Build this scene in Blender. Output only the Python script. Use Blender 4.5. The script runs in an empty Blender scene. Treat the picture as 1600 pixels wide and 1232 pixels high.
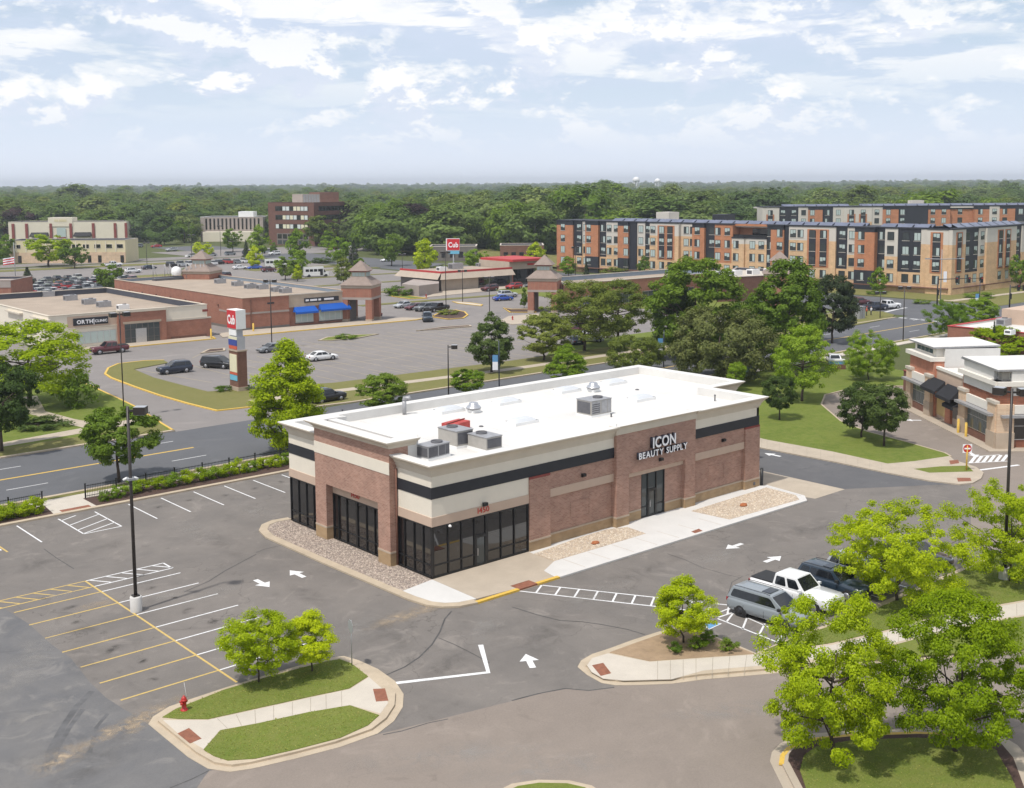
import bpy, math, random
import numpy as np
from mathutils import Matrix, Vector

# ------------------------------------------------------------------ camera, light, exposure
scene = bpy.context.scene
COL = scene.collection
FPX, PITCH, ROLL, YAW, CYP = 1796.5631, 0.1088, -0.0064, 0.8531, 485.1371
CAM = np.array([-44.8306, -59.5892, 26.2658])
_F0 = np.array([math.cos(YAW), math.sin(YAW), 0]); _R0 = np.array([math.sin(YAW), -math.cos(YAW), 0]); _Z0 = np.array([0, 0, 1.0])
_FP = _F0 * math.cos(PITCH) - _Z0 * math.sin(PITCH); _UP0 = _F0 * math.sin(PITCH) + _Z0 * math.cos(PITCH)
_RR = _R0 * math.cos(ROLL) + _UP0 * math.sin(ROLL); _UU = -_R0 * math.sin(ROLL) + _UP0 * math.cos(ROLL)

cd = bpy.data.cameras.new('camera')
cam = bpy.data.objects.new('camera', cd); COL.objects.link(cam)
cd.sensor_fit = 'HORIZONTAL'; cd.sensor_width = 36.0
cd.lens = FPX / 1600 * 36.0
cd.shift_y = -(616 - CYP) / 1600
cd.clip_start = 0.5; cd.clip_end = 30000
cam.matrix_world = Matrix(((_RR[0], _UU[0], -_FP[0], CAM[0]), (_RR[1], _UU[1], -_FP[1], CAM[1]), (_RR[2], _UU[2], -_FP[2], CAM[2]), (0, 0, 0, 1)))
scene.camera = cam

SUN_EL = math.radians(62.6); SHADOW_AZ = math.radians(9.5)     # shadows run along this heading
_sd = Vector((math.cos(SHADOW_AZ) * math.cos(SUN_EL), math.sin(SHADOW_AZ) * math.cos(SUN_EL), -math.sin(SUN_EL)))
sl = bpy.data.lights.new('sun', 'SUN'); sl.energy = 3.4; sl.angle = math.radians(1.6); sl.color = (1.0, 0.95, 0.88)
so = bpy.data.objects.new('sun', sl); COL.objects.link(so); so.location = (0, 0, 200)
so.rotation_euler = _sd.to_track_quat('-Z', 'Y').to_euler()

world = bpy.data.worlds.new('World'); scene.world = world; world.use_nodes = True
_nt = world.node_tree; _N = _nt.nodes; _L = _nt.links
for n in list(_N): _N.remove(n)
def wn(t, **k):
    n = _N.new(t)
    for a, b in k.items(): setattr(n, a, b)
    return n
def wmath(op, a, b=None, c=None):
    n = wn('ShaderNodeMath', operation=op)
    for i, v in enumerate((a, b, c)):
        if v is None: continue
        if isinstance(v, (int, float)): n.inputs[i].default_value = v
        else: _L.new(v, n.inputs[i])
    return n.outputs[0]
out = wn('ShaderNodeOutputWorld'); bg = wn('ShaderNodeBackground'); bg.inputs[1].default_value = 0.112
sky = wn('ShaderNodeTexSky', sky_type='NISHITA'); sky.sun_disc = False
sky.sun_elevation = SUN_EL; sky.sun_rotation = math.atan2(-_sd.x, -_sd.y)
sky.altitude = 260; sky.air_density = 1.0; sky.dust_density = 2.2; sky.ozone_density = 1.0
tc = wn('ShaderNodeTexCoord'); sep = wn('ShaderNodeSeparateXYZ'); _L.new(tc.outputs['Generated'], sep.inputs[0])
def wramp(src, stops):
    r = wn('ShaderNodeValToRGB'); _L.new(src, r.inputs[0])
    e = r.color_ramp.elements
    while len(e) < len(stops): e.new(0.5)
    for i, (p, c) in enumerate(stops):
        e[i].position = p; e[i].color = (c, c, c, 1) if isinstance(c, (int, float)) else (*c, 1)
    return r.outputs[0]
def wmix(f, a, b):
    m = wn('ShaderNodeMix', data_type='RGBA')
    _L.new(f, m.inputs[0]); 
    for i, v in ((6, a), (7, b)):
        if isinstance(v, tuple): m.inputs[i].default_value = (*v, 1)
        else: _L.new(v, m.inputs[i])
    return m.outputs[2]
EL = sep.outputs[2]                                            # sine of the elevation
def stretched(kz, off):
    c = wn('ShaderNodeCombineXYZ'); _L.new(sep.outputs[0], c.inputs[0]); _L.new(sep.outputs[1], c.inputs[1]); _L.new(wmath('MULTIPLY_ADD', EL, kz, off), c.inputs[2]); return c.outputs[0]
def fbm(vec, scale, detail, rough, dist=0.0):
    n = wn('ShaderNodeTexNoise'); n.inputs['Scale'].default_value = scale; n.inputs['Detail'].default_value = detail; n.inputs['Roughness'].default_value = rough; n.inputs['Distortion'].default_value = dist
    _L.new(vec, n.inputs['Vector']); return n.outputs[0]
base_sky = wmix(wramp(EL, [(0.0, 1.0), (0.06, 0.80), (0.16, 0.45), (0.5, 0.1)]), sky.outputs[0], (6.4, 7.5, 9.0))
# high broken decks with blue-grey undersides
d1 = fbm(stretched(5.5, 2.3), 3.1, 8, 0.6, 0.35)
deck = wmath('MULTIPLY', wramp(d1, [(0.34, 0.0), (0.50, 1.0)]), wramp(EL, [(0.05, 0.0), (0.085, 0.55), (0.12, 1.0), (0.7, 0.7)]))
d1u = fbm(stretched(5.5, 2.3 + .10), 3.1, 6, 0.6, 0.35)
dlit = wramp(wmath('SUBTRACT', d1, d1u), [(-0.0, 0.0), (0.055, 1.0)])
deck_col = wmix(dlit, (5.8, 6.6, 8.0), (9.2, 9.2, 9.25))
c1 = wmix(wmath('MULTIPLY', deck, .9), base_sky, deck_col)
# rows of small cumulus lower down, lit from above
n1 = fbm(stretched(2.0, 5.1), 11.5, 12, 0.62, 0.15); n1u = fbm(stretched(2.0, 5.1 + .03), 11.5, 9, 0.60, 0.15)
cum = wmath('MULTIPLY', wramp(n1, [(0.475, 0.0), (0.565, 1.0)]), wramp(EL, [(0.022, 0.0), (0.05, .7), (0.075, 1.0), (0.12, 0.8), (0.8, 0.6)]))
lit = wramp(wmath('SUBTRACT', n1, n1u), [(-0.02, 0.0), (0.05, 1.0)])
c2 = wmix(wmath('MULTIPLY', cum, .92), c1, wmix(lit, (6.5, 7.1, 8.3), (9.6, 9.5, 9.35)))
c3 = wmix(wramp(EL, [(0.0, .95), (0.02, 0.8), (0.045, 0.4), (0.07, 0.1), (0.1, 0.0)]), c2, (7.4, 7.9, 8.9))
_L.new(c3, bg.inputs[0]); _L.new(bg.outputs[0], out.inputs[0])

vs = scene.view_settings; vs.view_transform = 'Standard'; vs.look = 'None'; vs.exposure = 0.06; vs.gamma = 1.0; vs.use_curve_mapping = False
cy = scene.cycles; cy.use_denoising = True; cy.max_bounces = 6; cy.diffuse_bounces = 3; cy.glossy_bounces = 3
cy.transmission_bounces = 4; cy.volume_bounces = 0; cy.transparent_max_bounces = 24; cy.caustics_reflective = False; cy.caustics_refractive = False
cy.sample_clamp_indirect = 4.0

# ------------------------------------------------------------------ pixel -> place
def ray(x, y):
    return _FP + _RR * (x - 800) / FPX - _UU * (y - CYP) / FPX
def G(x, y, z=0.0):
    d = ray(x, y); t = (z - CAM[2]) / d[2]; p = CAM + d * t
    return (float(p[0]), float(p[1]))
def GP(pts, z=0.0): return [G(x, y, z) for x, y in pts]
def project(P):
    d = np.asarray(P, float) - CAM; z = d @ _FP
    return 800 + FPX * (d @ _RR) / z, CYP - FPX * (d @ _UU) / z
def depth_of(P): return float((np.asarray(P, float) - CAM) @ _FP)
def height_at(p, ytop):
    lo, hi = 0.0, 80.0
    for _ in range(40):
        m = (lo + hi) / 2
        if project((p[0], p[1], m))[1] > ytop: lo = m
        else: hi = m
    return lo
def at_depth(x, dep):
    d = ray(x, CYP - 0); d = np.array([d[0], d[1]]); f = np.array([_F0[0], _F0[1]])
    t = dep / (d @ f); return (float(CAM[0] + d[0] * t), float(CAM[1] + d[1] * t))

# ------------------------------------------------------------------ mesh helpers
class MB:
    def __init__(s): s.v = []; s.f = []; s.m = []; s.sm = []
    def poly(s, pts, mi=0, smooth=False):
        n = len(s.v); s.v += [tuple(map(float, p)) for p in pts]; s.f.append(tuple(range(n, n + len(pts)))); s.m.append(mi); s.sm.append(smooth)
    def box(s, x0, x1, y0, y1, z0, z1, mi=0, mt=None):
        n = len(s.v)
        s.v += [(x0, y0, z0), (x1, y0, z0), (x1, y1, z0), (x0, y1, z0), (x0, y0, z1), (x1, y0, z1), (x1, y1, z1), (x0, y1, z1)]
        for k, q in enumerate(((0, 3, 2, 1), (4, 5, 6, 7), (0, 1, 5, 4), (1, 2, 6, 5), (2, 3, 7, 6), (3, 0, 4, 7))):
            s.f.append(tuple(n + i for i in q)); s.m.append(mt if (k == 1 and mt is not None) else mi); s.sm.append(False)
        return s
    def prism(s, pts, z0, z1, mi=0, mt=None, bottom=False):
        pts = ccw(pts); n = len(pts); k = len(s.v)
        zt = z1 if isinstance(z1, (list, tuple)) else [z1] * n
        s.v += [(p[0], p[1], z0) for p in pts] + [(p[0], p[1], zt[i]) for i, p in enumerate(pts)]
        for i in range(n):
            j = (i + 1) % n; s.f.append((k + i, k + j, k + n + j, k + n + i)); s.m.append(mi); s.sm.append(False)
        s.f.append(tuple(range(k + n, k + 2 * n))); s.m.append(mi if mt is None else mt); s.sm.append(False)
        if bottom: s.f.append(tuple(reversed(range(k, k + n)))); s.m.append(mi); s.sm.append(False)
        return s
    def tube(s, path, rad, n=8, mi=0, cap=True, smooth=True):
        P = [Vector(p) for p in path]; k = len(s.v)
        for i, p in enumerate(P):
            t = (P[min(i + 1, len(P) - 1)] - P[max(i - 1, 0)]).normalized()
            a = Vector((1, 0, 0)) if abs(t.x) < 0.9 else Vector((0, 1, 0))
            u = t.cross(a).normalized(); w = t.cross(u).normalized()
            r = rad[i] if isinstance(rad, (list, tuple)) else rad
            for j in range(n):
                an = 2 * math.pi * j / n
                s.v.append(tuple(p + u * (r * math.cos(an)) + w * (r * math.sin(an))))
        for i in range(len(P) - 1):
            for j in range(n):
                j2 = (j + 1) % n
                s.f.append((k + i * n + j, k + i * n + j2, k + (i + 1) * n + j2, k + (i + 1) * n + j)); s.m.append(mi); s.sm.append(smooth)
        if cap:
            s.f.append(tuple(reversed(range(k, k + n)))); s.m.append(mi); s.sm.append(False)
            e = k + (len(P) - 1) * n; s.f.append(tuple(range(e, e + n))); s.m.append(mi); s.sm.append(False)
        return s
    def lathe(s, c, prof, n=16, mi=0):
        k = len(s.v)
        for r, z in prof:
            for j in range(n):
                a = 2 * math.pi * j / n; s.v.append((c[0] + r * math.cos(a), c[1] + r * math.sin(a), c[2] + z))
        for i in range(len(prof) - 1):
            for j in range(n):
                j2 = (j + 1) % n
                s.f.append((k + i * n + j, k + i * n + j2, k + (i + 1) * n + j2, k + (i + 1) * n + j)); s.m.append(mi); s.sm.append(True)
        e = k + (len(prof) - 1) * n; s.f.append(tuple(range(e, e + n))); s.m.append(mi); s.sm.append(False)
        return s
    def mesh(s, name):
        me = bpy.data.meshes.new(name); me.from_pydata(s.v, [], s.f)
        me.polygons.foreach_set('material_index', s.m); me.polygons.foreach_set('use_smooth', s.sm); me.update(); return me
def ccw(pts):
    a = sum(pts[i][0] * pts[(i + 1) % len(pts)][1] - pts[(i + 1) % len(pts)][0] * pts[i][1] for i in range(len(pts)))
    return list(pts) if a > 0 else list(reversed(pts))
def obj(name, mb, mats, parent=None, loc=None, rot=None):
    me = mb.mesh(name) if isinstance(mb, MB) else mb
    if not isinstance(mats, (list, tuple)): mats = [mats]
    if len(me.materials) == 0:
        for m in mats: me.materials.append(m)
    o = bpy.data.objects.new(name, me); COL.objects.link(o)
    if parent is not None: o.parent = parent
    if loc is not None: o.location = loc
    if rot is not None: o.rotation_euler = rot
    return o
def tag(o, label, cat, group=None):
    o['label'] = label; o['category'] = cat
    if group: o['group'] = group
    return o
def thing(name, label, cat, loc=(0, 0, 0), rotz=0.0, group=None):
    o = bpy.data.objects.new(name, None); COL.objects.link(o); o.location = (loc[0], loc[1], loc[2] if len(loc) > 2 else 0.0)
    o.rotation_euler = (0, 0, rotz); o.empty_display_size = 0.3
    return tag(o, label, cat, group)
def struct(o): o['kind'] = 'structure'; return o
def stuff(o, label=None, cat=None):
    o['kind'] = 'stuff'
    if label: o['label'] = label; o['category'] = cat
    return o
def set_slot(o, i, mat):
    o.material_slots[i].link = 'OBJECT'; o.material_slots[i].material = mat
def inset(pts, d):
    """offset a polygon inwards by d (mitred)"""
    pts = ccw(pts); n = len(pts); r = []
    for i in range(n):
        p0, p1, p2 = np.array(pts[i - 1]), np.array(pts[i]), np.array(pts[(i + 1) % n])
        e1 = (p1 - p0) / (np.linalg.norm(p1 - p0) + 1e-9); e2 = (p2 - p1) / (np.linalg.norm(p2 - p1) + 1e-9)
        n1 = np.array([-e1[1], e1[0]]); n2 = np.array([-e2[1], e2[0]])
        b = n1 + n2; b = b / max(0.35, (1 + n1 @ n2)); r.append(tuple(p1 + b * d))
    return r
def smooth_loop(pts, it=1):
    for _ in range(it):
        r = []
        for i in range(len(pts)):
            a = np.array(pts[i]); b = np.array(pts[(i + 1) % len(pts)])
            r += [tuple(a * .75 + b * .25), tuple(a * .25 + b * .75)]
        pts = r
    return pts
def ribbon(pts, w, z, closed=False):
    mb = MB(); n = len(pts); L = []; R = []
    for i in range(n):
        a = np.array(pts[i - 1] if (i > 0 or closed) else pts[i]); b = np.array(pts[(i + 1) % n] if (i < n - 1 or closed) else pts[i])
        t = (b - a); t = t / (np.linalg.norm(t) + 1e-9); nn = np.array([-t[1], t[0]]); p = np.array(pts[i])
        L.append(p + nn * w / 2); R.append(p - nn * w / 2)
    for i in range(n if closed else n - 1):
        j = (i + 1) % n
        mb.poly([(*R[i], z), (*R[j], z), (*L[j], z), (*L[i], z)])
    return mb
class Wall:
    """a wall line: o start (left end as seen from outside), d along it, n outward"""
    def __init__(s, p0, p1):
        s.o = np.array(p0, float); e = np.array(p1, float) - s.o; s.L = float(np.linalg.norm(e)); s.d = e / s.L; s.n = np.array([s.d[1], -s.d[0]])
        s.rz = math.atan2(s.d[1], s.d[0])
    def pt(s, a, n, z): p = s.o + s.d * a + s.n * n; return (p[0], p[1], z)
    def box(s, mb, s0, s1, z0, z1, n0, n1, mi=0):
        k = len(mb.v)
        mb.v += [s.pt(s0, n1, z0), s.pt(s1, n1, z0), s.pt(s1, n0, z0), s.pt(s0, n0, z0), s.pt(s0, n1, z1), s.pt(s1, n1, z1), s.pt(s1, n0, z1), s.pt(s0, n0, z1)]
        for q in ((0, 3, 2, 1), (4, 5, 6, 7), (0, 1, 5, 4), (1, 2, 6, 5), (2, 3, 7, 6), (3, 0, 4, 7)):
            mb.f.append(tuple(k + i for i in q)); mb.m.append(mi); mb.sm.append(False)
        return mb
    def s_of(s, x):
        d = ray(x, 400)[:2]; A = np.array([[d[0], -s.d[0]], [d[1], -s.d[1]]]); t = np.linalg.solve(A, s.o - CAM[:2]); return float(t[1])
def copy_tree(o, parent=None, link=True):
    c = o.copy(); COL.objects.link(c); c.parent = parent
    for ch in o.children: copy_tree(ch, c)
    return c
_txt = {}
def text_mesh(t, size, depth, bold=0.0):
    k = (t, size, depth, bold)
    if k not in _txt:
        cu = bpy.data.curves.new('t', 'FONT'); cu.body = t; cu.size = size; cu.extrude = depth / 2; cu.offset = bold; cu.resolution_u = 3
        o = bpy.data.objects.new('t', cu); me = bpy.data.meshes.new_from_object(o); bpy.data.objects.remove(o); bpy.data.curves.remove(cu); _txt[k] = me
    return _txt[k]
def letters(W, text, s0, s1, z0, h, n, depth, mats, parent, name='letter', bold=0.0, squeeze=None):
    """set each character as its own raised mesh along wall W between s0 and s1; h = cap height"""
    size = h / 0.72; meshes = [(c, text_mesh(c, size, depth, bold)) if c != ' ' else (c, None) for c in text]
    ws = []
    for c, m in meshes:
        if m is None: ws.append((0, size * .28)); continue
        xs = [v.co.x for v in m.vertices]; ws.append((min(xs), max(xs) - min(xs)))
    gap = size * 0.09; tot = sum(w for _, w in ws) + gap * (len(ws) - 1); k = (s1 - s0) / tot; x = s0
    for (c, m), (x0, w) in zip(meshes, ws):
        if m is not None:
            p = W.pt(x - x0 * k, n, z0); o = obj(name, m, mats, parent); o.location = p; o.rotation_euler = (math.pi / 2, 0, W.rz); o.scale = (k, 1, 1)
            pa = parent
            while pa is not None: o.location = Vector(o.location) - Vector(pa.location); pa = pa.parent
        x += (w + gap) * k
# ------------------------------------------------------------------ materials
MT = {}
def _new(name):
    m = bpy.data.materials.new(name); m.use_nodes = True; nt = m.node_tree
    b = nt.nodes['Principled BSDF']; return m, nt, b
def node(nt, t, **k):
    n = nt.nodes.new(t)
    for a, b in k.items(): setattr(n, a, b)
    return n
def noise(nt, vec, scale, detail=4, rough=0.55, dist=0.0):
    n = node(nt, 'ShaderNodeTexNoise'); n.inputs['Scale'].default_value = scale; n.inputs['Detail'].default_value = detail
    n.inputs['Roughness'].default_value = rough; n.inputs['Distortion'].default_value = dist
    if vec is not None: nt.links.new(vec, n.inputs['Vector'])
    return n.outputs[0]
def ramp(nt, src, stops):
    r = node(nt, 'ShaderNodeValToRGB'); nt.links.new(src, r.inputs[0]); e = r.color_ramp.elements
    while len(e) < len(stops): e.new(0.5)
    for i, (p, c) in enumerate(stops):
        e[i].position = p; e[i].color = (c, c, c, 1) if isinstance(c, (int, float)) else (*c, 1)
    return r.outputs[0]
def mixc(nt, f, a, b, mode='MIX'):
    m = node(nt, 'ShaderNodeMix', data_type='RGBA', blend_type=mode)
    if isinstance(f, (int, float)): m.inputs[0].default_value = f
    else: nt.links.new(f, m.inputs[0])
    for i, v in ((6, a), (7, b)):
        if isinstance(v, tuple): m.inputs[i].default_value = (*v, 1)
        else: nt.links.new(v, m.inputs[i])
    return m.outputs[2]
def pos(nt): return node(nt, 'ShaderNodeNewGeometry').outputs['Position']
def bump(nt, b, src, strength, dist=0.02):
    n = node(nt, 'ShaderNodeBump'); n.inputs['Strength'].default_value = strength; n.inputs['Distance'].default_value = dist
    nt.links.new(src, n.inputs['Height']); nt.links.new(n.outputs[0], b.inputs['Normal'])
def scale_c(c, k): return tuple(x * k for x in c)
def plain(name, c, rough=0.7, var=0.12, vs=1.5, metal=0.0, spec=0.5, bmp=0.0, obj_coord=False, coat=0.0, fine=0.0):
    if name in MT: return MT[name]
    m, nt, b = _new(name)
    v = node(nt, 'ShaderNodeTexCoord').outputs['Object'] if obj_coord else pos(nt)
    if var > 0:
        f = ramp(nt, noise(nt, v, vs, 5, 0.6), [(0.3, 0.0), (0.7, 1.0)])
        col = mixc(nt, f, scale_c(c, 1 - var), scale_c(c, 1 + var))
        if fine > 0:
            g = ramp(nt, noise(nt, v, vs * 14, 3, 0.7), [(0.3, 0.0), (0.7, 1.0)])
            col = mixc(nt, fine, col, mixc(nt, g, scale_c(c, .65), scale_c(c, 1.35)))
        nt.links.new(col, b.inputs['Base Color'])
    else: b.inputs['Base Color'].default_value = (*c, 1)
    b.inputs['Roughness'].default_value = rough; b.inputs['Metallic'].default_value = metal
    b.inputs['Specular IOR Level'].default_value = spec; b.inputs['Coat Weight'].default_value = coat; b.inputs['Coat Roughness'].default_value = 0.05
    if bmp > 0: bump(nt, b, noise(nt, v, vs * 25, 3, 0.6), bmp)
    MT[name] = m; return m
def asphalt(name, c, dark, light, crack=0.5, patch=0.12, tyre=0.0):
    m, nt, b = _new(name); v = pos(nt)
    f1 = ramp(nt, noise(nt, v, patch, 5, 0.62, 0.6), [(0.33, 0.0), (0.68, 1.0)])
    f2 = ramp(nt, noise(nt, v, patch * 5.5, 5, 0.6), [(0.3, 0.0), (0.7, 1.0)])
    col = mixc(nt, f1, dark, light); col = mixc(nt, 0.45, col, mixc(nt, f2, scale_c(c, .86), scale_c(c, 1.14)))
    g = ramp(nt, noise(nt, v, 9.0, 3, 0.8), [(0.25, 0.0), (0.75, 1.0)])
    col = mixc(nt, 0.22, col, mixc(nt, g, scale_c(c, .55), scale_c(c, 1.45)))
    # pale worn patches and dark oil drips
    wp = ramp(nt, noise(nt, v, patch * 2.3, 6, .68, 1.6), [(0.56, 0.0), (0.70, 1.0)])
    wpf = node(nt, 'ShaderNodeMath', operation='MULTIPLY'); nt.links.new(wp, wpf.inputs[0]); wpf.inputs[1].default_value = 0.42
    col = mixc(nt, wpf.outputs[0], col, scale_c(light, 1.28))
    dr = node(nt, 'ShaderNodeTexVoronoi'); dr.inputs['Scale'].default_value = .42; nt.links.new(v, dr.inputs['Vector'])
    drf = ramp(nt, dr.outputs['Distance'], [(0.03, .30 if crack > .5 else .12), (0.11, 0.0)])
    col = mixc(nt, drf, col, scale_c(c, .5))
    st = ramp(nt, noise(nt, v, 0.42, 3, 0.5, 1.2), [(0.62, 0.0), (0.74, 1.0)])
    stf = node(nt, 'ShaderNodeMath', operation='MULTIPLY'); nt.links.new(st, stf.inputs[0]); stf.inputs[1].default_value = 0.33
    col = mixc(nt, stf.outputs[0], col, scale_c(c, .6))
    if crack > 0:
        mp = node(nt, 'ShaderNodeMapping'); nt.links.new(v, mp.inputs[0]); mp.inputs['Scale'].default_value = (1, 1, 0)
        wv = node(nt, 'ShaderNodeVectorMath', operation='ADD'); nz = node(nt, 'ShaderNodeTexNoise'); nz.inputs['Scale'].default_value = .45; nz.inputs['Detail'].default_value = 5
        nt.links.new(mp.outputs[0], nz.inputs['Vector'])
        sc = node(nt, 'ShaderNodeVectorMath', operation='SCALE'); nt.links.new(nz.outputs['Color'], sc.inputs[0]); sc.inputs['Scale'].default_value = 5.5
        nt.links.new(mp.outputs[0], wv.inputs[0]); nt.links.new(sc.outputs[0], wv.inputs[1])
        vo = node(nt, 'ShaderNodeTexVoronoi', feature='DISTANCE_TO_EDGE'); vo.inputs['Scale'].default_value = 0.115
        nt.links.new(wv.outputs[0], vo.inputs['Vector'])
        cr = ramp(nt, vo.outputs['Distance'], [(0.0, 1.0), (0.0055, 0.0)])
        gate = ramp(nt, noise(nt, v, .07, 2, .5), [(0.45, 0.0), (0.58, 1.0)])
        mm = node(nt, 'ShaderNodeMath', operation='MULTIPLY'); nt.links.new(cr, mm.inputs[0]); nt.links.new(gate, mm.inputs[1])
        m2 = node(nt, 'ShaderNodeMath', operation='MULTIPLY'); nt.links.new(mm.outputs[0], m2.inputs[0]); m2.inputs[1].default_value = crack
        col = mixc(nt, m2.outputs[0], col, scale_c(c, .35))
    nt.links.new(col, b.inputs['Base Color']); b.inputs['Roughness'].default_value = 0.92; b.inputs['Specular IOR Level'].default_value = 0.25
    bump(nt, b, noise(nt, v, 30, 3, .7), 0.25, 0.01)
    MT[name] = m; return m
def grass(name, a, b_, c_, scale=1.0):
    m, nt, b = _new(name); v = pos(nt)
    f1 = ramp(nt, noise(nt, v, .22 * scale, 5, .65, .4), [(.32, 0.0), (.68, 1.0)])
    f2 = ramp(nt, noise(nt, v, 1.3 * scale, 5, .7), [(.35, 0.0), (.7, 1.0)])
    f3 = ramp(nt, noise(nt, v, 11 * scale, 3, .8), [(.25, 0.0), (.75, 1.0)])
    col = mixc(nt, f1, a, b_); cf = node(nt, 'ShaderNodeMath', operation='MULTIPLY'); nt.links.new(f2, cf.inputs[0]); cf.inputs[1].default_value = .55
    col = mixc(nt, cf.outputs[0], col, c_)
    col = mixc(nt, .4, col, mixc(nt, f3, scale_c(a, .5), scale_c(b_, 1.5)))
    nt.links.new(col, b.inputs['Base Color']); b.inputs['Roughness'].default_value = 0.95; b.inputs['Specular IOR Level'].default_value = 0.1
    bump(nt, b, noise(nt, v, 22 * scale, 3, .8), 0.7, 0.04)
    MT[name] = m; return m
def brick(name, c1, c2, mortar, bw=0.21, bh=0.07, soldier=False):
    m, nt, b = _new(name); v = pos(nt); s = node(nt, 'ShaderNodeSeparateXYZ'); nt.links.new(v, s.inputs[0])
    ad = node(nt, 'ShaderNodeMath', operation='ADD'); nt.links.new(s.outputs[0], ad.inputs[0]); nt.links.new(s.outputs[1], ad.inputs[1])
    cb = node(nt, 'ShaderNodeCombineXYZ'); nt.links.new(ad.outputs[0], cb.inputs[0]); nt.links.new(s.outputs[2], cb.inputs[1])
    t = node(nt, 'ShaderNodeTexBrick'); nt.links.new(cb.outputs[0], t.inputs['Vector'])
    t.inputs['Color1'].default_value = (*c1, 1); t.inputs['Color2'].default_value = (*c2, 1); t.inputs['Mortar'].default_value = (*mortar, 1)
    t.inputs['Scale'].default_value = 1.0; t.inputs['Brick Width'].default_value = bw; t.inputs['Row Height'].default_value = bh
    t.inputs['Mortar Size'].default_value = 0.008; t.inputs['Mortar Smooth'].default_value = 0.2; t.inputs['Bias'].default_value = 0.0
    f = ramp(nt, noise(nt, v, .8, 5, .6), [(.3, .0), (.7, 1.0)])
    col = mixc(nt, 1.0, t.outputs['Color'], mixc(nt, f, (.86, .86, .86), (1.12, 1.1, 1.08)), 'MULTIPLY')
    nt.links.new(col, b.inputs['Base Color']); b.inputs['Roughness'].default_value = 0.9; b.inputs['Specular IOR Level'].default_value = 0.2
    bump(nt, b, t.outputs['Fac'], -0.3, 0.01)
    MT[name] = m; return m
def leaf(name, c, c2, trans=0.3):
    m = bpy.data.materials.new(name); m.use_nodes = True; nt = m.node_tree; nt.nodes.clear()
    o = node(nt, 'ShaderNodeOutputMaterial'); v = pos(nt); oi = node(nt, 'ShaderNodeObjectInfo')
    f = ramp(nt, noise(nt, v, 0.9, 3, .6), [(.3, 0.0), (.7, 1.0)])
    at = node(nt, 'ShaderNodeAttribute', attribute_name='tint')
    col = mixc(nt, f, c, c2)
    col = mixc(nt, 1.0, col, mixc(nt, at.outputs['Fac'], (.72, .75, .7), (1.28, 1.25, 1.3)), 'MULTIPLY')
    col = mixc(nt, 1.0, col, mixc(nt, oi.outputs['Random'], (.74, .80, .78), (1.26, 1.18, 1.2)), 'MULTIPLY')
    d = node(nt, 'ShaderNodeBsdfDiffuse'); t = node(nt, 'ShaderNodeBsdfTranslucent'); gl = node(nt, 'ShaderNodeBsdfGlossy'); gl.inputs['Roughness'].default_value = .45
    nt.links.new(col, d.inputs[0]); nt.links.new(mixc(nt, 1.0, col, (1.15, 1.2, .7), 'MULTIPLY'), t.inputs[0]); gl.inputs[0].default_value = (.6, .65, .6, 1)
    m1 = node(nt, 'ShaderNodeMixShader'); m1.inputs[0].default_value = trans; nt.links.new(d.outputs[0], m1.inputs[1]); nt.links.new(t.outputs[0], m1.inputs[2])
    m2 = node(nt, 'ShaderNodeMixShader'); m2.inputs[0].default_value = .008; nt.links.new(m1.outputs[0], m2.inputs[1]); nt.links.new(gl.outputs[0], m2.inputs[2])
    nt.links.new(m2.outputs[0], o.inputs[0]); MT[name] = m; return m
def gravel(name, c, c2, c3, scale=9.0):
    m, nt, b = _new(name); v = pos(nt)
    vo = node(nt, 'ShaderNodeTexVoronoi'); vo.inputs['Scale'].default_value = scale; nt.links.new(v, vo.inputs['Vector'])
    s = node(nt, 'ShaderNodeSeparateColor'); nt.links.new(vo.outputs['Color'], s.inputs[0])
    col = ramp(nt, s.outputs[0], [(0.0, c), (.5, c2), (1.0, c3)])
    f = ramp(nt, noise(nt, v, .9, 4, .6), [(.3, .0), (.7, 1.0)])
    col = mixc(nt, 1.0, col, mixc(nt, f, (.85, .85, .85), (1.1, 1.1, 1.1)), 'MULTIPLY')
    nt.links.new(col, b.inputs['Base Color']); b.inputs['Roughness'].default_value = .9; b.inputs['Specular IOR Level'].default_value = .2
    bump(nt, b, vo.outputs['Distance'], -.8, .06); MT[name] = m; return m
def paint(name, c, worn=.35):
    m, nt, b = _new(name); v = pos(nt)
    f = ramp(nt, noise(nt, v, 7, 5, .7), [(.42, 0.0), (.62, 1.0)]); mm = node(nt, 'ShaderNodeMath', operation='MULTIPLY'); nt.links.new(f, mm.inputs[0]); mm.inputs[1].default_value = worn
    nt.links.new(mixc(nt, mm.outputs[0], c, (.2, .19, .18)), b.inputs['Base Color']); b.inputs['Roughness'].default_value = .7; MT[name] = m; return m
def glass(name, c, rough=.04, ior=1.6):
    m, nt, b = _new(name); b.inputs['Base Color'].default_value = (*c, 1); b.inputs['Roughness'].default_value = rough; b.inputs['IOR'].default_value = ior
    b.inputs['Specular IOR Level'].default_value = .5; MT[name] = m; return m

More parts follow.
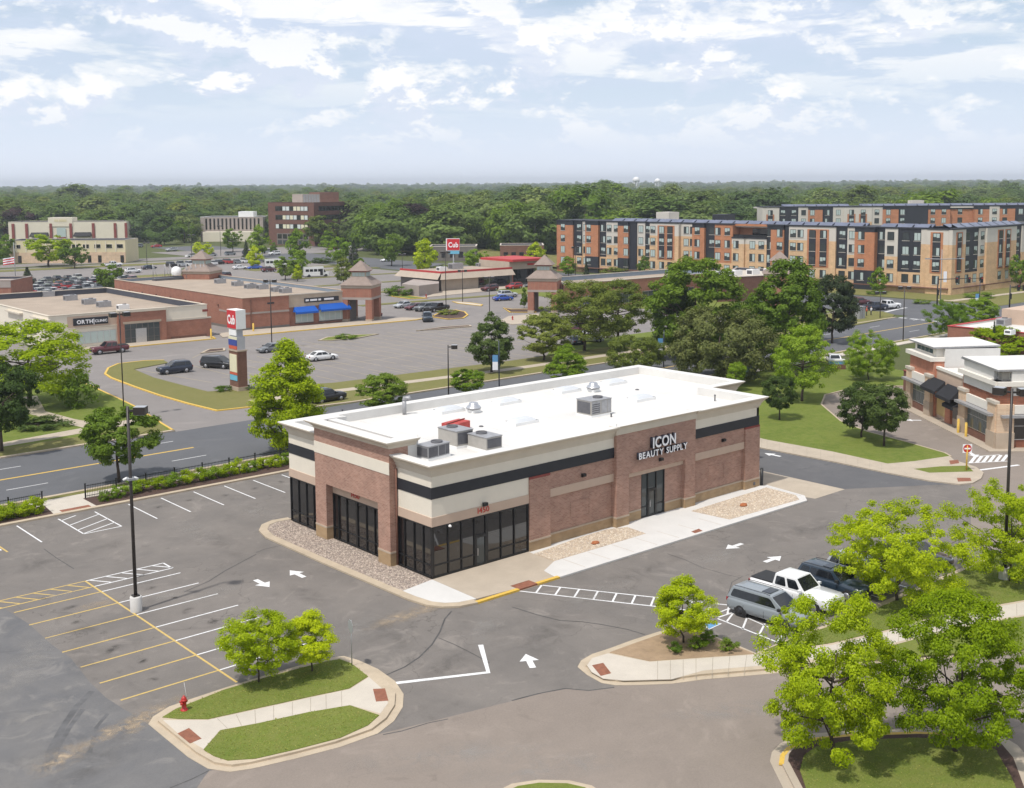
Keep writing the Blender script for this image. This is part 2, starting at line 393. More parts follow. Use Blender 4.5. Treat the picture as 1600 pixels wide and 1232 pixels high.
asphalt('asphalt', (.176, .160, .146), (.120, .111, .104), (.236, .210, .187), .6, .15)
asphalt('asphalt_new', (.138, .138, .142), (.096, .098, .105), (.220, .205, .187), .3, .16)
asphalt('asphalt_tan', (.240, .202, .172), (.215, .182, .157), (.265, .225, .192), .35, .1)
asphalt('asphalt_road', (.115, .118, .126), (.102, .106, .116), (.135, .135, .139), .2, .06)
asphalt('asphalt_mall', (.225, .205, .195), (.200, .186, .178), (.265, .240, .222), .3, .05)
asphalt('asphalt_lane', (.115, .115, .120), (.100, .101, .107), (.140, .136, .136), .4, .12)
grass('lawn', (.105, .155, .026), (.165, .200, .040), (.250, .215, .085))
grass('lawn_lush', (.080, .128, .020), (.150, .195, .036), (.270, .250, .085))
grass('lawn_dry', (.140, .150, .045), (.190, .180, .065), (.230, .195, .090))
grass('earth', (.070, .095, .030), (.095, .110, .040), (.13, .12, .065), .35)
plain('concrete', (.430, .365, .285), .9, .10, .7, bmp=.1, fine=.12)
plain('kerb', (.455, .375, .275), .9, .12, .9, bmp=.1, fine=.12)
plain('concrete_new', (.600, .585, .560), .85, .05, .6, fine=.06)
plain('concrete_warm', (.420, .355, .280), .9, .09, .5, fine=.1)
plain('concrete_pale', (.520, .470, .400), .9, .08, .6, fine=.08)
plain('mulch', (.075, .042, .032), .95, .35, 3.0, bmp=.8, fine=.5)
plain('mulch_tan', (.320, .225, .140), .95, .22, 2.0, bmp=.5, fine=.35)
gravel('river_rock', (.295, .245, .205), (.385, .325, .270), (.225, .190, .165))
gravel('river_rock_pale', (.470, .375, .275), (.560, .465, .360), (.370, .285, .215))
paint('paint_white', (.78, .78, .78), .3); paint('paint_yellow', (.62, .43, .11), .4); paint('kerb_yellow', (.70, .45, .06), .3)
paint('paint_blue', (.10, .30, .55), .3); paint('paint_faded', (.40, .32, .17), .6); paint('paint_white_road', (.62, .62, .62), .3)
plain('tactile', (.245, .095, .055), .9, .2, 4.0); plain('crack_seal', (.075, .072, .070), .85, .25, 2.0); plain('skid', (.105, .104, .106), .9, .3, 1.2); plain('soot', (.05, .048, .047), .9, .2, .8)
brick('brick_side', (.315, .172, .130), (.410, .245, .190), (.47, .37, .30), .30, .10)
brick('brick_mall', (.300, .128, .088), (.345, .155, .108), (.33, .22, .17), .3, .1)
brick('brick_dark', (.170, .085, .062), (.215, .108, .080), (.20, .13, .10), .3, .1)
brick('brick_red', (.450, .175, .108), (.520, .215, .138), (.38, .26, .2), .3, .1)
brick('brick_office', (.145, .072, .055), (.175, .090, .068), (.16, .1, .08), .4, .2)
brick('brick_tan', (.600, .400, .230), (.660, .450, .270), (.62, .45, .3), .4, .15)
brick('brick_orange', (.440, .190, .098), (.490, .220, .118), (.46, .25, .16), .4, .15)
brick('stone_base', (.355, .245, .140), (.400, .285, .170), (.36, .27, .18), .4, .2)
brick('stone_tan', (.620, .450, .310), (.700, .540, .390), (.55, .42, .3), .3, .12)
plain('eifs_cream', (.720, .660, .555), .9, .035, .8); plain('eifs_tan', (.520, .390, .300), .9, .05, .8); plain('cornice', (.585, .520, .425), .85, .05, .8)
plain('band_black', (.017, .018, .024), .55, .1, 1.0); plain('frame_black', (.012, .012, .013), .4, .1, 3.0); plain('stone_cap', (.44, .355, .27), .9, .08, 1.0)
plain('trim_red', (.23, .05, .04), .8, .1, 1.0); plain('membrane', (.650, .635, .605), .75, .09, .22, fine=.05); plain('seam', (.60, .585, .56), .8, .06, .8)
plain('white_metal', (.80, .80, .79), .5, .03, 1.0); plain('galv', (.36, .36, .37), .5, .15, 3.0, metal=.35); plain('galv_dark', (.10, .10, .11), .6, .2, 3.0)
plain('hvac_tan', (.37, .35, .32), .6, .1, 2.0); plain('alu', (.62, .62, .63), .3, .08, 4.0, metal=.8); plain('skylight', (.58, .60, .62), .25, .03, 2.0)
plain('red_plastic', (.42, .05, .04), .6, .15, 2.0); plain('hydrant_red', (.42, .025, .02), .45, .1, 6.0); plain('pole_bronze', (.028, .022, .019), .45, .15, 3.0)
plain('pole_grey', (.30, .31, .32), .5, .1, 3.0); plain('steel_blue', (.02, .03, .06), .45, .1, 3.0); plain('rock_red', (.38, .13, .05), .9, .25, 9.0, bmp=.6)
plain('letter_white', (.84, .84, .86), .4, .0); plain('letter_side', (.02, .022, .035), .5, .0); plain('number_red', (.50, .03, .02), .5, .0)
glass('glass_dark', (.010, .010, .011), .03, 1.9); glass('glass_grey', (.05, .06, .062), .05, 1.6); glass('glass_blue', (.085, .115, .12), .05, 1.6); glass('glass_pale', (.44, .52, .50), .15, 1.5)
plain('roof_tan', (.36, .29, .225), .95, .12, .25, fine=.1); plain('roof_shingle', (.26, .205, .175), .95, .15, 1.2, fine=.25); plain('metal_blue', (.20, .25, .31), .5, .08, .6); plain('parapet_dark', (.06, .065, .085), .8, .1, .5); plain('panel_grey', (.585, .545, .485), .8, .04, .5); plain('apt_black', (.020, .022, .030), .6, .12, .8); plain('solar', (.13, .145, .205), .3, .25, .4); plain('concrete_dim', (.34, .29, .26), .9, .1, .3); plain('awning_blue', (.0, .085, .42), .7, .05, 1.0); plain('awning_black', (.014, .014, .017), .8, .1, 1.0); plain('cream_wall', (.70, .64, .52), .85, .05, .3); plain('yellow_wall', (.65, .57, .37), .85, .05, .3); plain('red_trim', (.45, .035, .035), .6, .05, .5); plain('mansard', (.42, .35, .28), .85, .08, .6); plain('wall_dark', (.17, .15, .135), .9, .1, .5)  # the last is a dark grey-brown for walls, sills and plinths
plain('cream_trim', (.74, .70, .63), .85, .04, .8); plain('blind', (.60, .64, .62), .5, .1, 2.0); plain('tan_metal', (.50, .36, .16), .6, .05, 1.0)
plain('bark', (.075, .055, .042), .95, .25, 5.0, obj_coord=True, bmp=.5); plain('bark_pale', (.13, .105, .085), .95, .25, 5.0, obj_coord=True, bmp=.5)
leaf('leaf_lime', (.370, .465, .010), (.490, .570, .018), .46); leaf('leaf_bright', (.170, .280, .022), (.235, .340, .032), .38)
leaf('leaf_spring', (.270, .370, .008), (.365, .460, .014), .44)
leaf('leaf_green', (.118, .195, .022), (.168, .250, .032), .34); leaf('leaf_dark', (.070, .112, .028), (.098, .145, .036), .28)
leaf('leaf_olive', (.152, .198, .036), (.205, .245, .050), .32); leaf('leaf_conifer', (.046, .066, .030), (.066, .086, .038), .16)
leaf('leaf_brown', (.108, .135, .042), (.148, .170, .054), .28); leaf('leaf_gold', (.42, .33, .02), (.5, .38, .03), .3); leaf('leaf_purple', (.045, .028, .03), (.06, .035, .035), .2)
leaf('leaf_wood_a', (.105, .165, .040), (.145, .210, .052), .28); leaf('leaf_wood_b', (.140, .190, .056), (.180, .232, .070), .28); leaf('leaf_wood_c', (.080, .132, .044), (.108, .162, .054), .26)

def decal(name, c, amount, scale=1.6):
    """a stain with a soft ragged outline, lying on the paving"""
    m, nt, b = _new(name); tc_ = node(nt, 'ShaderNodeTexCoord'); v = tc_.outputs['Generated']; fl = node(nt, 'ShaderNodeVectorMath', operation='MULTIPLY'); nt.links.new(v, fl.inputs[0]); fl.inputs[1].default_value = (1, 1, 0); gr = node(nt, 'ShaderNodeVectorMath', operation='DISTANCE'); nt.links.new(fl.outputs[0], gr.inputs[0]); gr.inputs[1].default_value = (.5, .5, 0)
    fo = ramp(nt, gr.outputs['Value'], [(.10, 1.0), (.48, 0.0)]); nz = ramp(nt, noise(nt, pos(nt), scale, 6, .68, .8), [(.40, 0.0), (.66, 1.0)])
    a = node(nt, 'ShaderNodeMath', operation='MULTIPLY'); nt.links.new(fo, a.inputs[0]); nt.links.new(nz, a.inputs[1]); k = node(nt, 'ShaderNodeMath', operation='MULTIPLY'); nt.links.new(a.outputs[0], k.inputs[0]); k.inputs[1].default_value = amount
    b.inputs['Base Color'].default_value = (*c, 1); b.inputs['Roughness'].default_value = .9; b.inputs['Specular IOR Level'].default_value = .2; nt.links.new(k.outputs[0], b.inputs['Alpha']); MT[name] = m; return m
decal('dust', (.44, .35, .25), .8); decal('scuff', (.36, .34, .315), .45, .8); decal('oil', (.045, .042, .040), .6, 1.4); decal('damp', (.085, .080, .076), .26, .6)
# ------------------------------------------------------------------ the setting
rng = random.Random(7)
def rise(d): t = min(1, max(0, (d - 1400) / 3600)); return 15.0 * t * t * (3 - 2 * t)
def make_ground():
    mb = MB(); rings = [0, 60, 150, 300, 500, 800, 1100, 1400, 1800, 2300, 2900, 3600, 4400, 5500, 8000, 14000]; n = 72
    mb.v.append((CAM[0], CAM[1], -0.03))
    for r in rings[1:]:
        for j in range(n):
            a = 2 * math.pi * j / n; mb.v.append((CAM[0] + r * math.cos(a), CAM[1] + r * math.sin(a), -0.03 + rise(r)))
    for j in range(n): mb.f.append((0, 1 + j, 1 + (j + 1) % n)); mb.m.append(0); mb.sm.append(True)
    for i in range(len(rings) - 2):
        for j in range(n):
            a = 1 + i * n; b = a + n; j2 = (j + 1) % n
            mb.f.append((a + j, b + j, b + j2, a + j2)); mb.m.append(0); mb.sm.append(True)
    return struct(obj('ground', mb, MT['earth']))
make_ground()
def sheet(name, pts, z, mat, parent=None):
    mb = MB(); mb.poly([(p[0], p[1], z) for p in ccw(pts)]); o = obj(name, mb, MT[mat], parent)
    if parent is None: struct(o)
    return o
def slab(name, pts, z0, z1, mat, parent=None):
    mb = MB(); mb.prism(pts, z0, z1); o = obj(name, mb, MT[mat], parent)
    if parent is None: struct(o)
    return o
def offset_path(path, d, closed=False):
    n = len(path); r = []
    for i in range(n):
        p = np.array(path[i]); a = np.array(path[i - 1]) if (i > 0 or closed) else None; b = np.array(path[(i + 1) % n]) if (i < n - 1 or closed) else None
        es = []
        if a is not None: e = p - a; es.append(e / (np.linalg.norm(e) + 1e-9))
        if b is not None: e = b - p; es.append(e / (np.linalg.norm(e) + 1e-9))
        ns = [np.array([-e[1], e[0]]) for e in es]
        if len(ns) == 2: m = (ns[0] + ns[1]) / max(.4, 1 + ns[0] @ ns[1])
        else: m = ns[0]
        r.append(tuple(p + m * d))
    return r
def kerb_strip(name, path, w, z0, z1, mat, closed=False, side=1, parent=None):
    """a kerb: solid strip along path, w wide to the left (side=1) or right (-1) of it, in lengths split by joints"""
    q = offset_path(path, w * side, closed); mb = MB(); n = len(path)
    for i in range(n if closed else n - 1):
        j = (i + 1) % n; mb.prism([path[i], path[j], q[j], q[i]], z0, z1)
    o = obj(name, mb, MT[mat], parent)
    if parent is None: struct(o)
    return o
KZ = 0.13
lot = sheet('parking_lot', [(-110, -110), (51.2, -110), (51.2, 32.4), (-110, 32.4)], 0.0, 'asphalt')
sheet('resurfaced_asphalt', GP([(-300, 860), (0, 947), (45, 975), (80, 1007), (112, 1030), (140, 1066), (165, 1090), (196, 1110), (235, 1130), (290, 1178), (330, 1203), (300, 1240), (200, 1500), (-300, 1500)]), .004, 'asphalt_new')
drv = sheet('access_drive', GP([(270, 1290), (318, 1216), (327, 1205), (420, 1190), (520, 1170), (594, 1147), (700, 1121), (800, 1096), (850, 1083), (885, 1077), (930, 1079), (960, 1073), (1100, 1060), (1219, 1042), (1420, 1022), (1600, 1008), (1900, 985), (1900, 1500), (200, 1500)]), .006, 'asphalt_tan')
sheet('drive_through_lane', GP([(1421, 604), (1375, 604), (1320, 610), (1290, 618), (1282, 630), (1312, 657), (1355, 674), (1412, 689), (1475, 709), (1490, 720), (1535, 747), (1517, 757), (1517, 860), (1900, 850), (1900, 690), (1640, 700), (1557, 705), (1500, 674), (1420, 637)]), .006, 'asphalt_tan')
sheet('side_lane', [(40.3, -5.4), (51.1, -12.4), (51.1, 32), (40.3, 32)], .004, 'asphalt_lane')
# main road along the back, cross street, far lots
def RV(v, u): return v + .016 * u
road = sheet('road', [(-300, RV(38.9, -300)), (400, RV(38.9, 400)), (400, RV(56.3, 400)), (-300, RV(56.3, -300))], .002, 'asphalt_road')
sheet('cross_street', [(160, -200), (192, -200), (192, 420), (166, 420)], .006, 'asphalt_road')
mall_lot = sheet('mall_lot', [(-160, 60), (159, 62), (163, 330), (-160, 330)], .0, 'asphalt_mall')
sheet('entrance_apron', [(8, RV(56.0, 8)), (24, RV(56.0, 24)), (24, 66), (8, 66)], .0045, 'asphalt_mall')
sheet('far_street', [(-300, 352), (420, 322), (420, 338), (-300, 368)], .004, 'asphalt_mall')
sheet('office_lot', [(150, 340), (330, 330), (330, 372), (150, 385)], .009, 'asphalt_mall')
sheet('apartment_drive', [(192, 60), (206, 62), (220, 190), (192, 190)], .002, 'earth')
# kerbs and verges of the road
kerb_strip('kerb', [(-300, RV(38.9, -300)), (-60, RV(38.9, -60)), (51, RV(38.9, 51)), (100, RV(38.9, 100)), (158, RV(38.9, 158))], .45, -.02, KZ, 'kerb', side=-1)
kerb_strip('kerb', [(-300, RV(56.3, -300)), (-60, RV(56.3, -60)), (8, RV(56.3, 8))], .45, -.02, KZ, 'kerb', side=1)
kerb_strip('kerb', [(23, RV(57.6, 23)), (32, RV(56.5, 32)), (80, RV(56.3, 80)), (158, RV(56.3, 158))], .45, -.02, KZ, 'kerb', side=1)
# strip behind the lot: sidewalk, verge, planting bed
slab('verge', [(-300, RV(38.45, -300)), (158, RV(38.45, 158)), (158, RV(37.6, 158)), (-300, RV(37.6, -300))], -.02, .11, 'lawn_dry')
slab('sidewalk', [(-300, RV(37.6, -300)), (158, RV(37.6, 158)), (158, RV(36.0, 158)), (-300, RV(36.0, -300))], -.02, .12, 'concrete_pale')
slab('planting_bed', [(-11.3 + 1.5, 32.9), (50, 32.9), (50, RV(36.0, 50)), (-9.8, 35.85)], -.02, .12, 'mulch')
slab('planting_bed', [(-110, 32.9), (-13.3, 32.9), (-13.0, 35.8), (-110, 34.3)], -.02, .12, 'mulch')
slab('footpath', [(-13.3, 32.9), (-9.8, 32.9), (-9.8, 35.85), (-13.0, 35.8)], -.02, .115, 'concrete_pale')
slab('tactile_pad', [(-12.6, 32.95), (-10.2, 32.95), (-10.2, 33.6), (-12.6, 33.6)], .11, .122, 'tactile')
kerb_strip('kerb', [(-110, 32.4), (-13.3, 32.4), (-9.8, 32.4), (50, 32.4)], .5, -.02, KZ, 'kerb')
# right hand lawn, its walk and kerb
sheet('lawn', GP([(1150, 676), (1200, 688), (1300, 706), (1387, 725), (1430, 721), (1484, 713), (1475, 708), (1412, 690), (1355, 675), (1312, 658), (1282, 632), (1288, 617), (1320, 609), (1375, 603), (1421, 603)], .1) + [(100, 22), (104, RV(36.0, 104)), (51.6, RV(36.0, 50)), (51.6, 18)], .11, 'lawn_lush')
slab('sidewalk', GP([(1100, 672), (1150, 692), (1200, 702), (1300, 721), (1387, 739), (1450, 751), (1500, 757), (1520, 755), (1533, 748), (1537, 739), (1525, 730), (1490, 719), (1484, 713), (1430, 721), (1387, 725), (1300, 706), (1200, 688), (1150, 676), (1100, 662)], .1), -.02, .122, 'concrete')
sheet('lawn', GP([(1428, 733), (1470, 729), (1512, 728), (1521, 737), (1452, 739)], .12), .128, 'lawn')
for q in ([(1483, 720), (1497, 719), (1499, 724), (1485, 726)], [(1495, 747), (1516, 747), (1518, 752), (1497, 753)]): slab('tactile_pad', GP(q, .12), .1, .13, 'tactile')
kerb_strip('kerb', GP([(1421, 603), (1375, 603), (1320, 609), (1288, 617), (1282, 632), (1312, 658), (1355, 675), (1412, 690), (1475, 708), (1484, 713)], .1), .18, -.02, KZ, 'kerb', side=1)
# far side: lawns left of the mall entrance
slab('lawn', [(-300, RV(56.75, -300)), (7.6, RV(56.75, 8)), (8.6, 60.5), (10.6, 73), (11.2, 79), (12.3, 92), (12, 101), (-300, 101)], -.02, .1, 'lawn_lush')
sheet('verge', [(-300, RV(56.8, -300)), (7.4, RV(56.8, 8)), (8.2, 60.6), (-40, 60.2), (-300, 57)], .106, 'lawn_dry')
sheet('footpath', [(-300, 58.5), (-40, 60.4), (-8, 61.0), (3, 62.2), (8.4, 63.2), (8.8, 65.4), (3.5, 65.2), (2.2, 70), (1.4, 77), (4.2, 88), (2.6, 88.4), (-.6, 77), (.2, 70), (1.2, 64.6), (-9, 62.8), (-40, 62.2), (-300, 60.2)], .112, 'concrete')
kerb_strip('kerb', [(8.0, RV(56.4, 8)), (8.6, 60.5), (10.6, 73), (11.2, 79), (12.3, 92), (12, 101)], .25, -.02, KZ, 'kerb_yellow', side=1)
# grass strip between road and mall lot, with its nose at the entrance
nose = GP([(404, 634), (340, 641), (295, 630), (250, 617), (212, 604), (175, 590), (166, 584), (171, 575), (186, 568.5), (225, 564), (256, 563), (262, 567), (225, 574), (209, 577), (240, 590), (285, 602), (325, 612), (400, 606)], .1)
strip = nose + [(37, 70.5), (67, 68.8), (112, 69.5), (140, 71), (158, 72), (158, RV(56.8, 158)), (80, RV(56.8, 80)), (32, RV(57.0, 32)), (24, RV(58.0, 24))]
mb = MB(); mb.prism(strip, -.02, .1); struct(obj('lawn', mb, MT['lawn_dry']))
kerb_strip('kerb', nose[:11], .3, -.02, KZ, 'kerb_yellow', side=1)
sheet('sidewalk', [(22.6, 65.0), (41, 63.4), (62, 61.9), (110, 61.9), (158, 63), (158, 65), (110, 63.7), (62, 63.7), (41, 65.3), (22.4, 67.0)], .106, 'concrete')
slab('lawn', [(74, 68.5), (135, 70), (135, 77), (88, 77), (80, 74)], .0, .11, 'lawn_lush')
slab('lawn', [(135, 72), (158, 73), (161, 160), (140, 160), (135, 110)], .0, .092, 'lawn')
slab('street_corner', GP([(1300, 500), (1322, 512), (1392, 498), (1398, 493), (1380, 488), (1345, 486), (1320, 488)]), .0, .12, 'lawn_dry')
# lawn in front of the apartments (rises to the left)
mb = MB(); mb.poly([(193, 55, .05), (300, 55, .05), (300, 80, .05), (208, 78, .1), (246, 300, 1.6), (212, 300, 1.2), (193, 120, .1)]); struct(obj('lawn', mb, MT['lawn_dry']))
sheet('sidewalk', [(194, 66), (230, 64.5), (300, 64), (300, 66), (230, 66.4), (195.5, 68), (210, 180), (208, 180)], .12, 'concrete')

# ------------------------------------------------------------------ island kerbs near the camera
def Z5(l): return [(200 + .3125 * x, 924 + .3125 * y) for x, y in l]
def Z3(l): return [(800 + .25 * x, 800 + .25 * y) for x, y in l]
isl = GP(Z5([(480, 485), (700, 418), (900, 360), (1000, 335), (1080, 325), (1150, 345), (1250, 390), (1335, 450), (1378, 515), (1374, 580), (1330, 650), (1250, 712), (1060, 780), (850, 835), (620, 888), (510, 904), (400, 888), (300, 830), (240, 780), (170, 722), (102, 665), (125, 628), (205, 578), (300, 545)]), .01)
slab('island_gutter', isl, -.02, .022, 'kerb')
in1 = inset(isl, .42); slab('island_kerb', in1, .0, KZ, 'kerb')
slab('footpath', GP(Z5([(175, 645), (400, 645), (650, 590), (900, 535), (1110, 490), (1205, 430), (1285, 500), (1300, 560), (1262, 612), (1110, 570), (900, 605), (650, 660), (460, 695), (378, 790), (250, 712)]), KZ), .1, KZ + .006, 'concrete_pale')
slab('lawn', GP(Z5([(172, 632), (240, 590), (480, 495), (700, 430), (1000, 350), (1060, 342), (1120, 365), (1200, 428), (1105, 488), (900, 531), (650, 586), (400, 641), (250, 640)]), KZ), .1, KZ + .03, 'lawn')
slab('lawn', GP(Z5([(462, 698), (650, 663), (900, 608), (1110, 573), (1256, 622), (1200, 672), (1060, 735), (850, 790), (640, 838), (500, 848), (430, 826), (378, 794)]), KZ), .1, KZ + .03, 'lawn')
for q in ([(248, 712), (305, 685), (368, 738), (310, 762)], [(1225, 490), (1285, 487), (1302, 548), (1240, 553)]): slab('tactile_pad', GP(Z5(q), KZ), .1, KZ + .012, 'tactile')
# right island with the mulch bed, joined to the walk that runs along the drive
ri = GP(Z3([(410, 970), (432, 930), (500, 890), (600, 858), (750, 803), (900, 755), (1010, 725), (1180, 742), (1300, 790), (1450, 852), (1530, 886)]) + [(1184, 1019), (1237, 997)], .01) + [(15.0, -22.1), (34, -22.4), (48, -21.5), (58, -21), (70, -36), (70, -60)] + GP([(1900, 1000), (1590, 1022), (1480, 1029), (1350, 1040), (1219, 1052), (1100, 1062)], .01) + GP(Z3([(1000, 1075), (800, 1083), (650, 1085), (560, 1070), (470, 1020)]), .01)
slab('island_gutter', ri, -.02, .022, 'kerb')
ri2 = inset(ri, .42); slab('island_kerb', ri2, .0, KZ, 'kerb')
slab('footpath', GP(Z3([(470, 960), (500, 915), (600, 885), (860, 938), (1150, 918), (1520, 893)]) + [(1219, 1021), (1300, 1008), (1385, 988), (1440, 972), (1526, 954), (1600, 941), (1750, 915), (1750, 935), (1600, 961), (1528, 973), (1440, 994), (1385, 1008), (1300, 1026), (1219, 1038), (1100, 1048)] + Z3([(1000, 1046), (700, 1054), (570, 1042), (497, 1000)]), KZ), .1, KZ + .006, 'concrete_pale')
slab('mulch_bed', GP(Z3([(610, 880), (760, 825), (950, 758), (1030, 740), (1170, 752), (1300, 800), (1440, 858), (1515, 888), (1150, 913), (860, 934)]), KZ), .1, KZ + .02, 'mulch_tan')
slab('lawn', GP([(1192, 1018), (1240, 998), (1300, 978)], KZ) + [(15.2, -22.7), (33, -22.9), (47, -22.2), (57, -21.8), (66, -35)] + GP([(1750, 912), (1600, 938), (1526, 951), (1440, 969), (1385, 985), (1300, 1005), (1219, 1018)], KZ), .1, KZ + .03, 'lawn')
slab('lawn', GP([(1300, 1034), (1385, 1012), (1440, 997), (1528, 976), (1600, 964), (1750, 938), (1750, 1000), (1590, 1015), (1480, 1022), (1350, 1032)], KZ), .1, KZ + .03, 'lawn')
slab('tactile_pad', GP(Z3([(500, 960), (570, 945), (620, 1010), (555, 1027)]), KZ), .1, KZ + .012, 'tactile')
# island at the lower right and the tip at the bottom edge
bi = GP([(1203, 1190), (1206, 1176), (1218, 1163), (1238, 1153), (1270, 1147), (1330, 1142), (1430, 1139), (1520, 1143), (1565, 1150), (1590, 1165), (1612, 1190), (1640, 1260), (1500, 1330), (1290, 1300), (1235, 1255)], .01)
slab('island_gutter', bi, -.02, .022, 'concrete_warm')
slab('island_kerb', inset(bi, .45), .0, KZ, 'concrete_warm'); bi2 = inset(bi, .62)
kerb_strip('yellow_kerb', GP([(1217, 1193), (1219, 1180), (1229, 1168), (1246, 1160), (1272, 1153), (1330, 1147), (1430, 1143.5), (1520, 1148), (1555, 1154)], KZ), .22, .05, KZ + .005, 'kerb_yellow', side=-1)
slab('mulch_bed', inset(bi, .8), .1, KZ + .02, 'mulch')
slab('lawn', inset(bi, .85)[0:0] or GP([(1250, 1205), (1256, 1182), (1275, 1168), (1330, 1158), (1430, 1154), (1520, 1158), (1555, 1172), (1580, 1215), (1600, 1262), (1490, 1320), (1310, 1290), (1265, 1250)], KZ), .1, KZ + .04, 'lawn')
ti = GP([(770, 1240), (800, 1225), (840, 1219), (890, 1220), (925, 1228), (950, 1245), (900, 1300), (800, 1300)], .01)
slab('island_gutter', ti, -.02, .022, 'kerb'); slab('island_kerb', inset(ti, .3), .0, KZ, 'kerb'); slab('lawn', inset(ti, .5), .1, KZ + .03, 'lawn')

# ------------------------------------------------------------------ paving round the shop
ap = [(0.2, 19.2), (-1.1, 19.4), (-2.3, 18.9), (-3.2, 17.7), (-3.65, 15.9), (-3.62, 8), (-3.4, -1.9), (-3.15, -3.5), (-2.6, -4.45), (-1.7, -5.1), (-.5, -5.36), (6.6, -5.4), (34.6, -5.6), (35.7, -4.6), (36.2, -.4), (35.4, .3)]
slab('apron_gutter', ap + [(20, 9)], -.02, .02, 'kerb')
kerb_strip('kerb', ap[:11], .62, .0, KZ, 'kerb', side=1)
kerb_strip('yellow_kerb', [(-.5, -5.36), (3.0, -5.38)], .3, .0, KZ + .002, 'kerb_yellow', side=1)
kerb_strip('yellow_kerb', [(4.6, -5.39), (6.6, -5.4)], .3, .0, KZ + .002, 'kerb_yellow', side=1)
kerb_strip('kerb', [(6.6, -5.4), (34.6, -5.6), (35.7, -4.6), (36.2, -.4)], .28, .0, KZ, 'concrete_new', side=1)
slab('tactile_pad', [(3.0, -5.36), (4.6, -5.36), (4.6, -4.5), (3.0, -4.5)], .02, .132, 'tactile')
slab('rock_bed', [(-.05, 18.7), (-1.1, 18.75), (-2.0, 18.3), (-2.7, 17.4), (-3.05, 15.8), (-3.0, 8), (-2.82, -.45), (-.05, -.15)], .05, .11, 'river_rock')
slab('apron_slab', [(-.08, -.05), (-2.82, -.5), (-2.75, -1.8), (-2.55, -3.3), (-2.1, -4.0), (-1.4, -4.5), (-.15, -4.78)], .05, .125, 'concrete_new')
slab('apron_slab', [(-.06, 0), (-.12, -4.8), (2.98, -5.08), (2.98, -4.45), (4.62, -4.45), (4.62, -5.1), (6.3, -5.12)] + GP([(850, 892), (866, 877), (834, 866)], .12) + [(8.6, .0)], .05, .12, 'concrete_warm')
g2 = GP([(834, 866), (860, 857), (900, 842), (947, 828), (980, 824), (1009, 834), (930, 858), (866, 877)], .12); g3 = GP([(1080, 799), (1186, 766), (1197, 762), (1243, 774), (1249, 781), (1140, 812)], .12)
slab('rock_bed', g2, .05, .135, 'river_rock_pale'); slab('rock_bed', g3, .05, .135, 'river_rock_pale')
slab('entry_slab', [(6.35, -5.12), (34.5, -5.3), (35.4, -4.5), (35.9, -.4), (35.3, .2), (8.6, .2)] + GP([(834, 866), (866, 877), (850, 892)], .12), .03, .118, 'concrete_new')
sheet('concrete_pad', [(35.9, -5.5), (40.3, -5.5), (40.3, 6.0), (40.25, 30), (36, 30), (35.5, .3), (36.2, -.4), (35.7, -4.6)], .005, 'concrete')
for k in range(1, 12): sheet('joint', [(6.8 + 2.45 * k, -5.1), (6.84 + 2.45 * k, -5.1), (6.84 + 2.45 * k, -2.9), (6.8 + 2.45 * k, -2.9)], .1215, 'stone_cap')

def cross_joints(T, B, n, z, w=.026):
    def along(P, t): k = min(int(t * (len(P) - 1)), len(P) - 2); f = t * (len(P) - 1) - k; return (P[k][0] + (P[k + 1][0] - P[k][0]) * f, P[k][1] + (P[k + 1][1] - P[k][1]) * f)
    for i in range(n):
        t = (i + .5) / n; struct(obj('slab_joint', ribbon([G(*along(T, t), z), G(*along(B, t), z)], w, z + .004), MT['joint']))
plain('joint', (.33, .285, .225), .95, .2, 2.0)
cross_joints(Z5([(400, 647), (650, 592), (900, 537), (1105, 492)]), Z5([(462, 693), (650, 658), (900, 603), (1108, 569)]), 8, KZ + .006)
cross_joints(Z3([(870, 936), (1150, 917), (1520, 893)]), Z3([(870, 1050), (1150, 1040), (1500, 1012)]), 7, KZ + .006)
cross_joints([(1235, 1019), (1300, 1009), (1385, 989), (1440, 973), (1526, 955), (1600, 942)], [(1235, 1035), (1300, 1024), (1385, 1007), (1440, 993), (1528, 972), (1600, 960)], 16, KZ + .006)
cross_joints([(1160, 679), (1200, 689), (1300, 707), (1387, 726)], [(1160, 693), (1200, 701), (1300, 720), (1387, 738)], 14, .122)
for k in range(26): u = -60 + 5.2 * k; struct(obj('slab_joint', ribbon([(u, RV(36.02, u)), (u, RV(37.58, u))], .04, .124), MT['joint']))
# ------------------------------------------------------------------ painted markings
def line(name, a, b, w, mat, z=.008, parent=lot): return obj(name, ribbon([a, b], w, z), MT[mat], parent)
for u in (-22.3, -19.4, -16.5, -7.5, -4.65, -1.7, 1.2, 4.05, 6.95, 9.8): line('parking_line', (u, 31.9), (u, 26.3), .12, 'paint_white')
for k in range(5): line('parking_line', (12.7 + 2.9 * k, 31.9), (12.7 + 2.9 * k, 26.3), .12, 'paint_white')
hx0, hx1 = -13.4, -10.45
for a, b in (((hx0, 31.6), (hx0, 26.2)), ((hx1, 31.6), (hx1, 26.2)), ((hx0, 26.2), (hx1, 26.2)), ((hx0, 27.5), (hx1, 29.0)), ((hx0, 26.3), (hx1, 27.6)), ((hx0, 29.2), (hx1, 30.7)), ((hx0, 30.9), (-12.0, 31.6))): line('hatch_line', a, b, .12, 'paint_white')
Y0, U0 = 15.63, -17.33
line('parking_line', (U0, Y0 + .05), (U0, -5.6), .13, 'paint_yellow')
for k in range(1, 8):
    v = Y0 - 2.74 * k; line('parking_line', (U0 - 5.5, v), (U0 - .07, v), .13, 'paint_yellow'); line('parking_line', (U0 + .07, v), (U0 + 5.5, v), .12, 'paint_white')
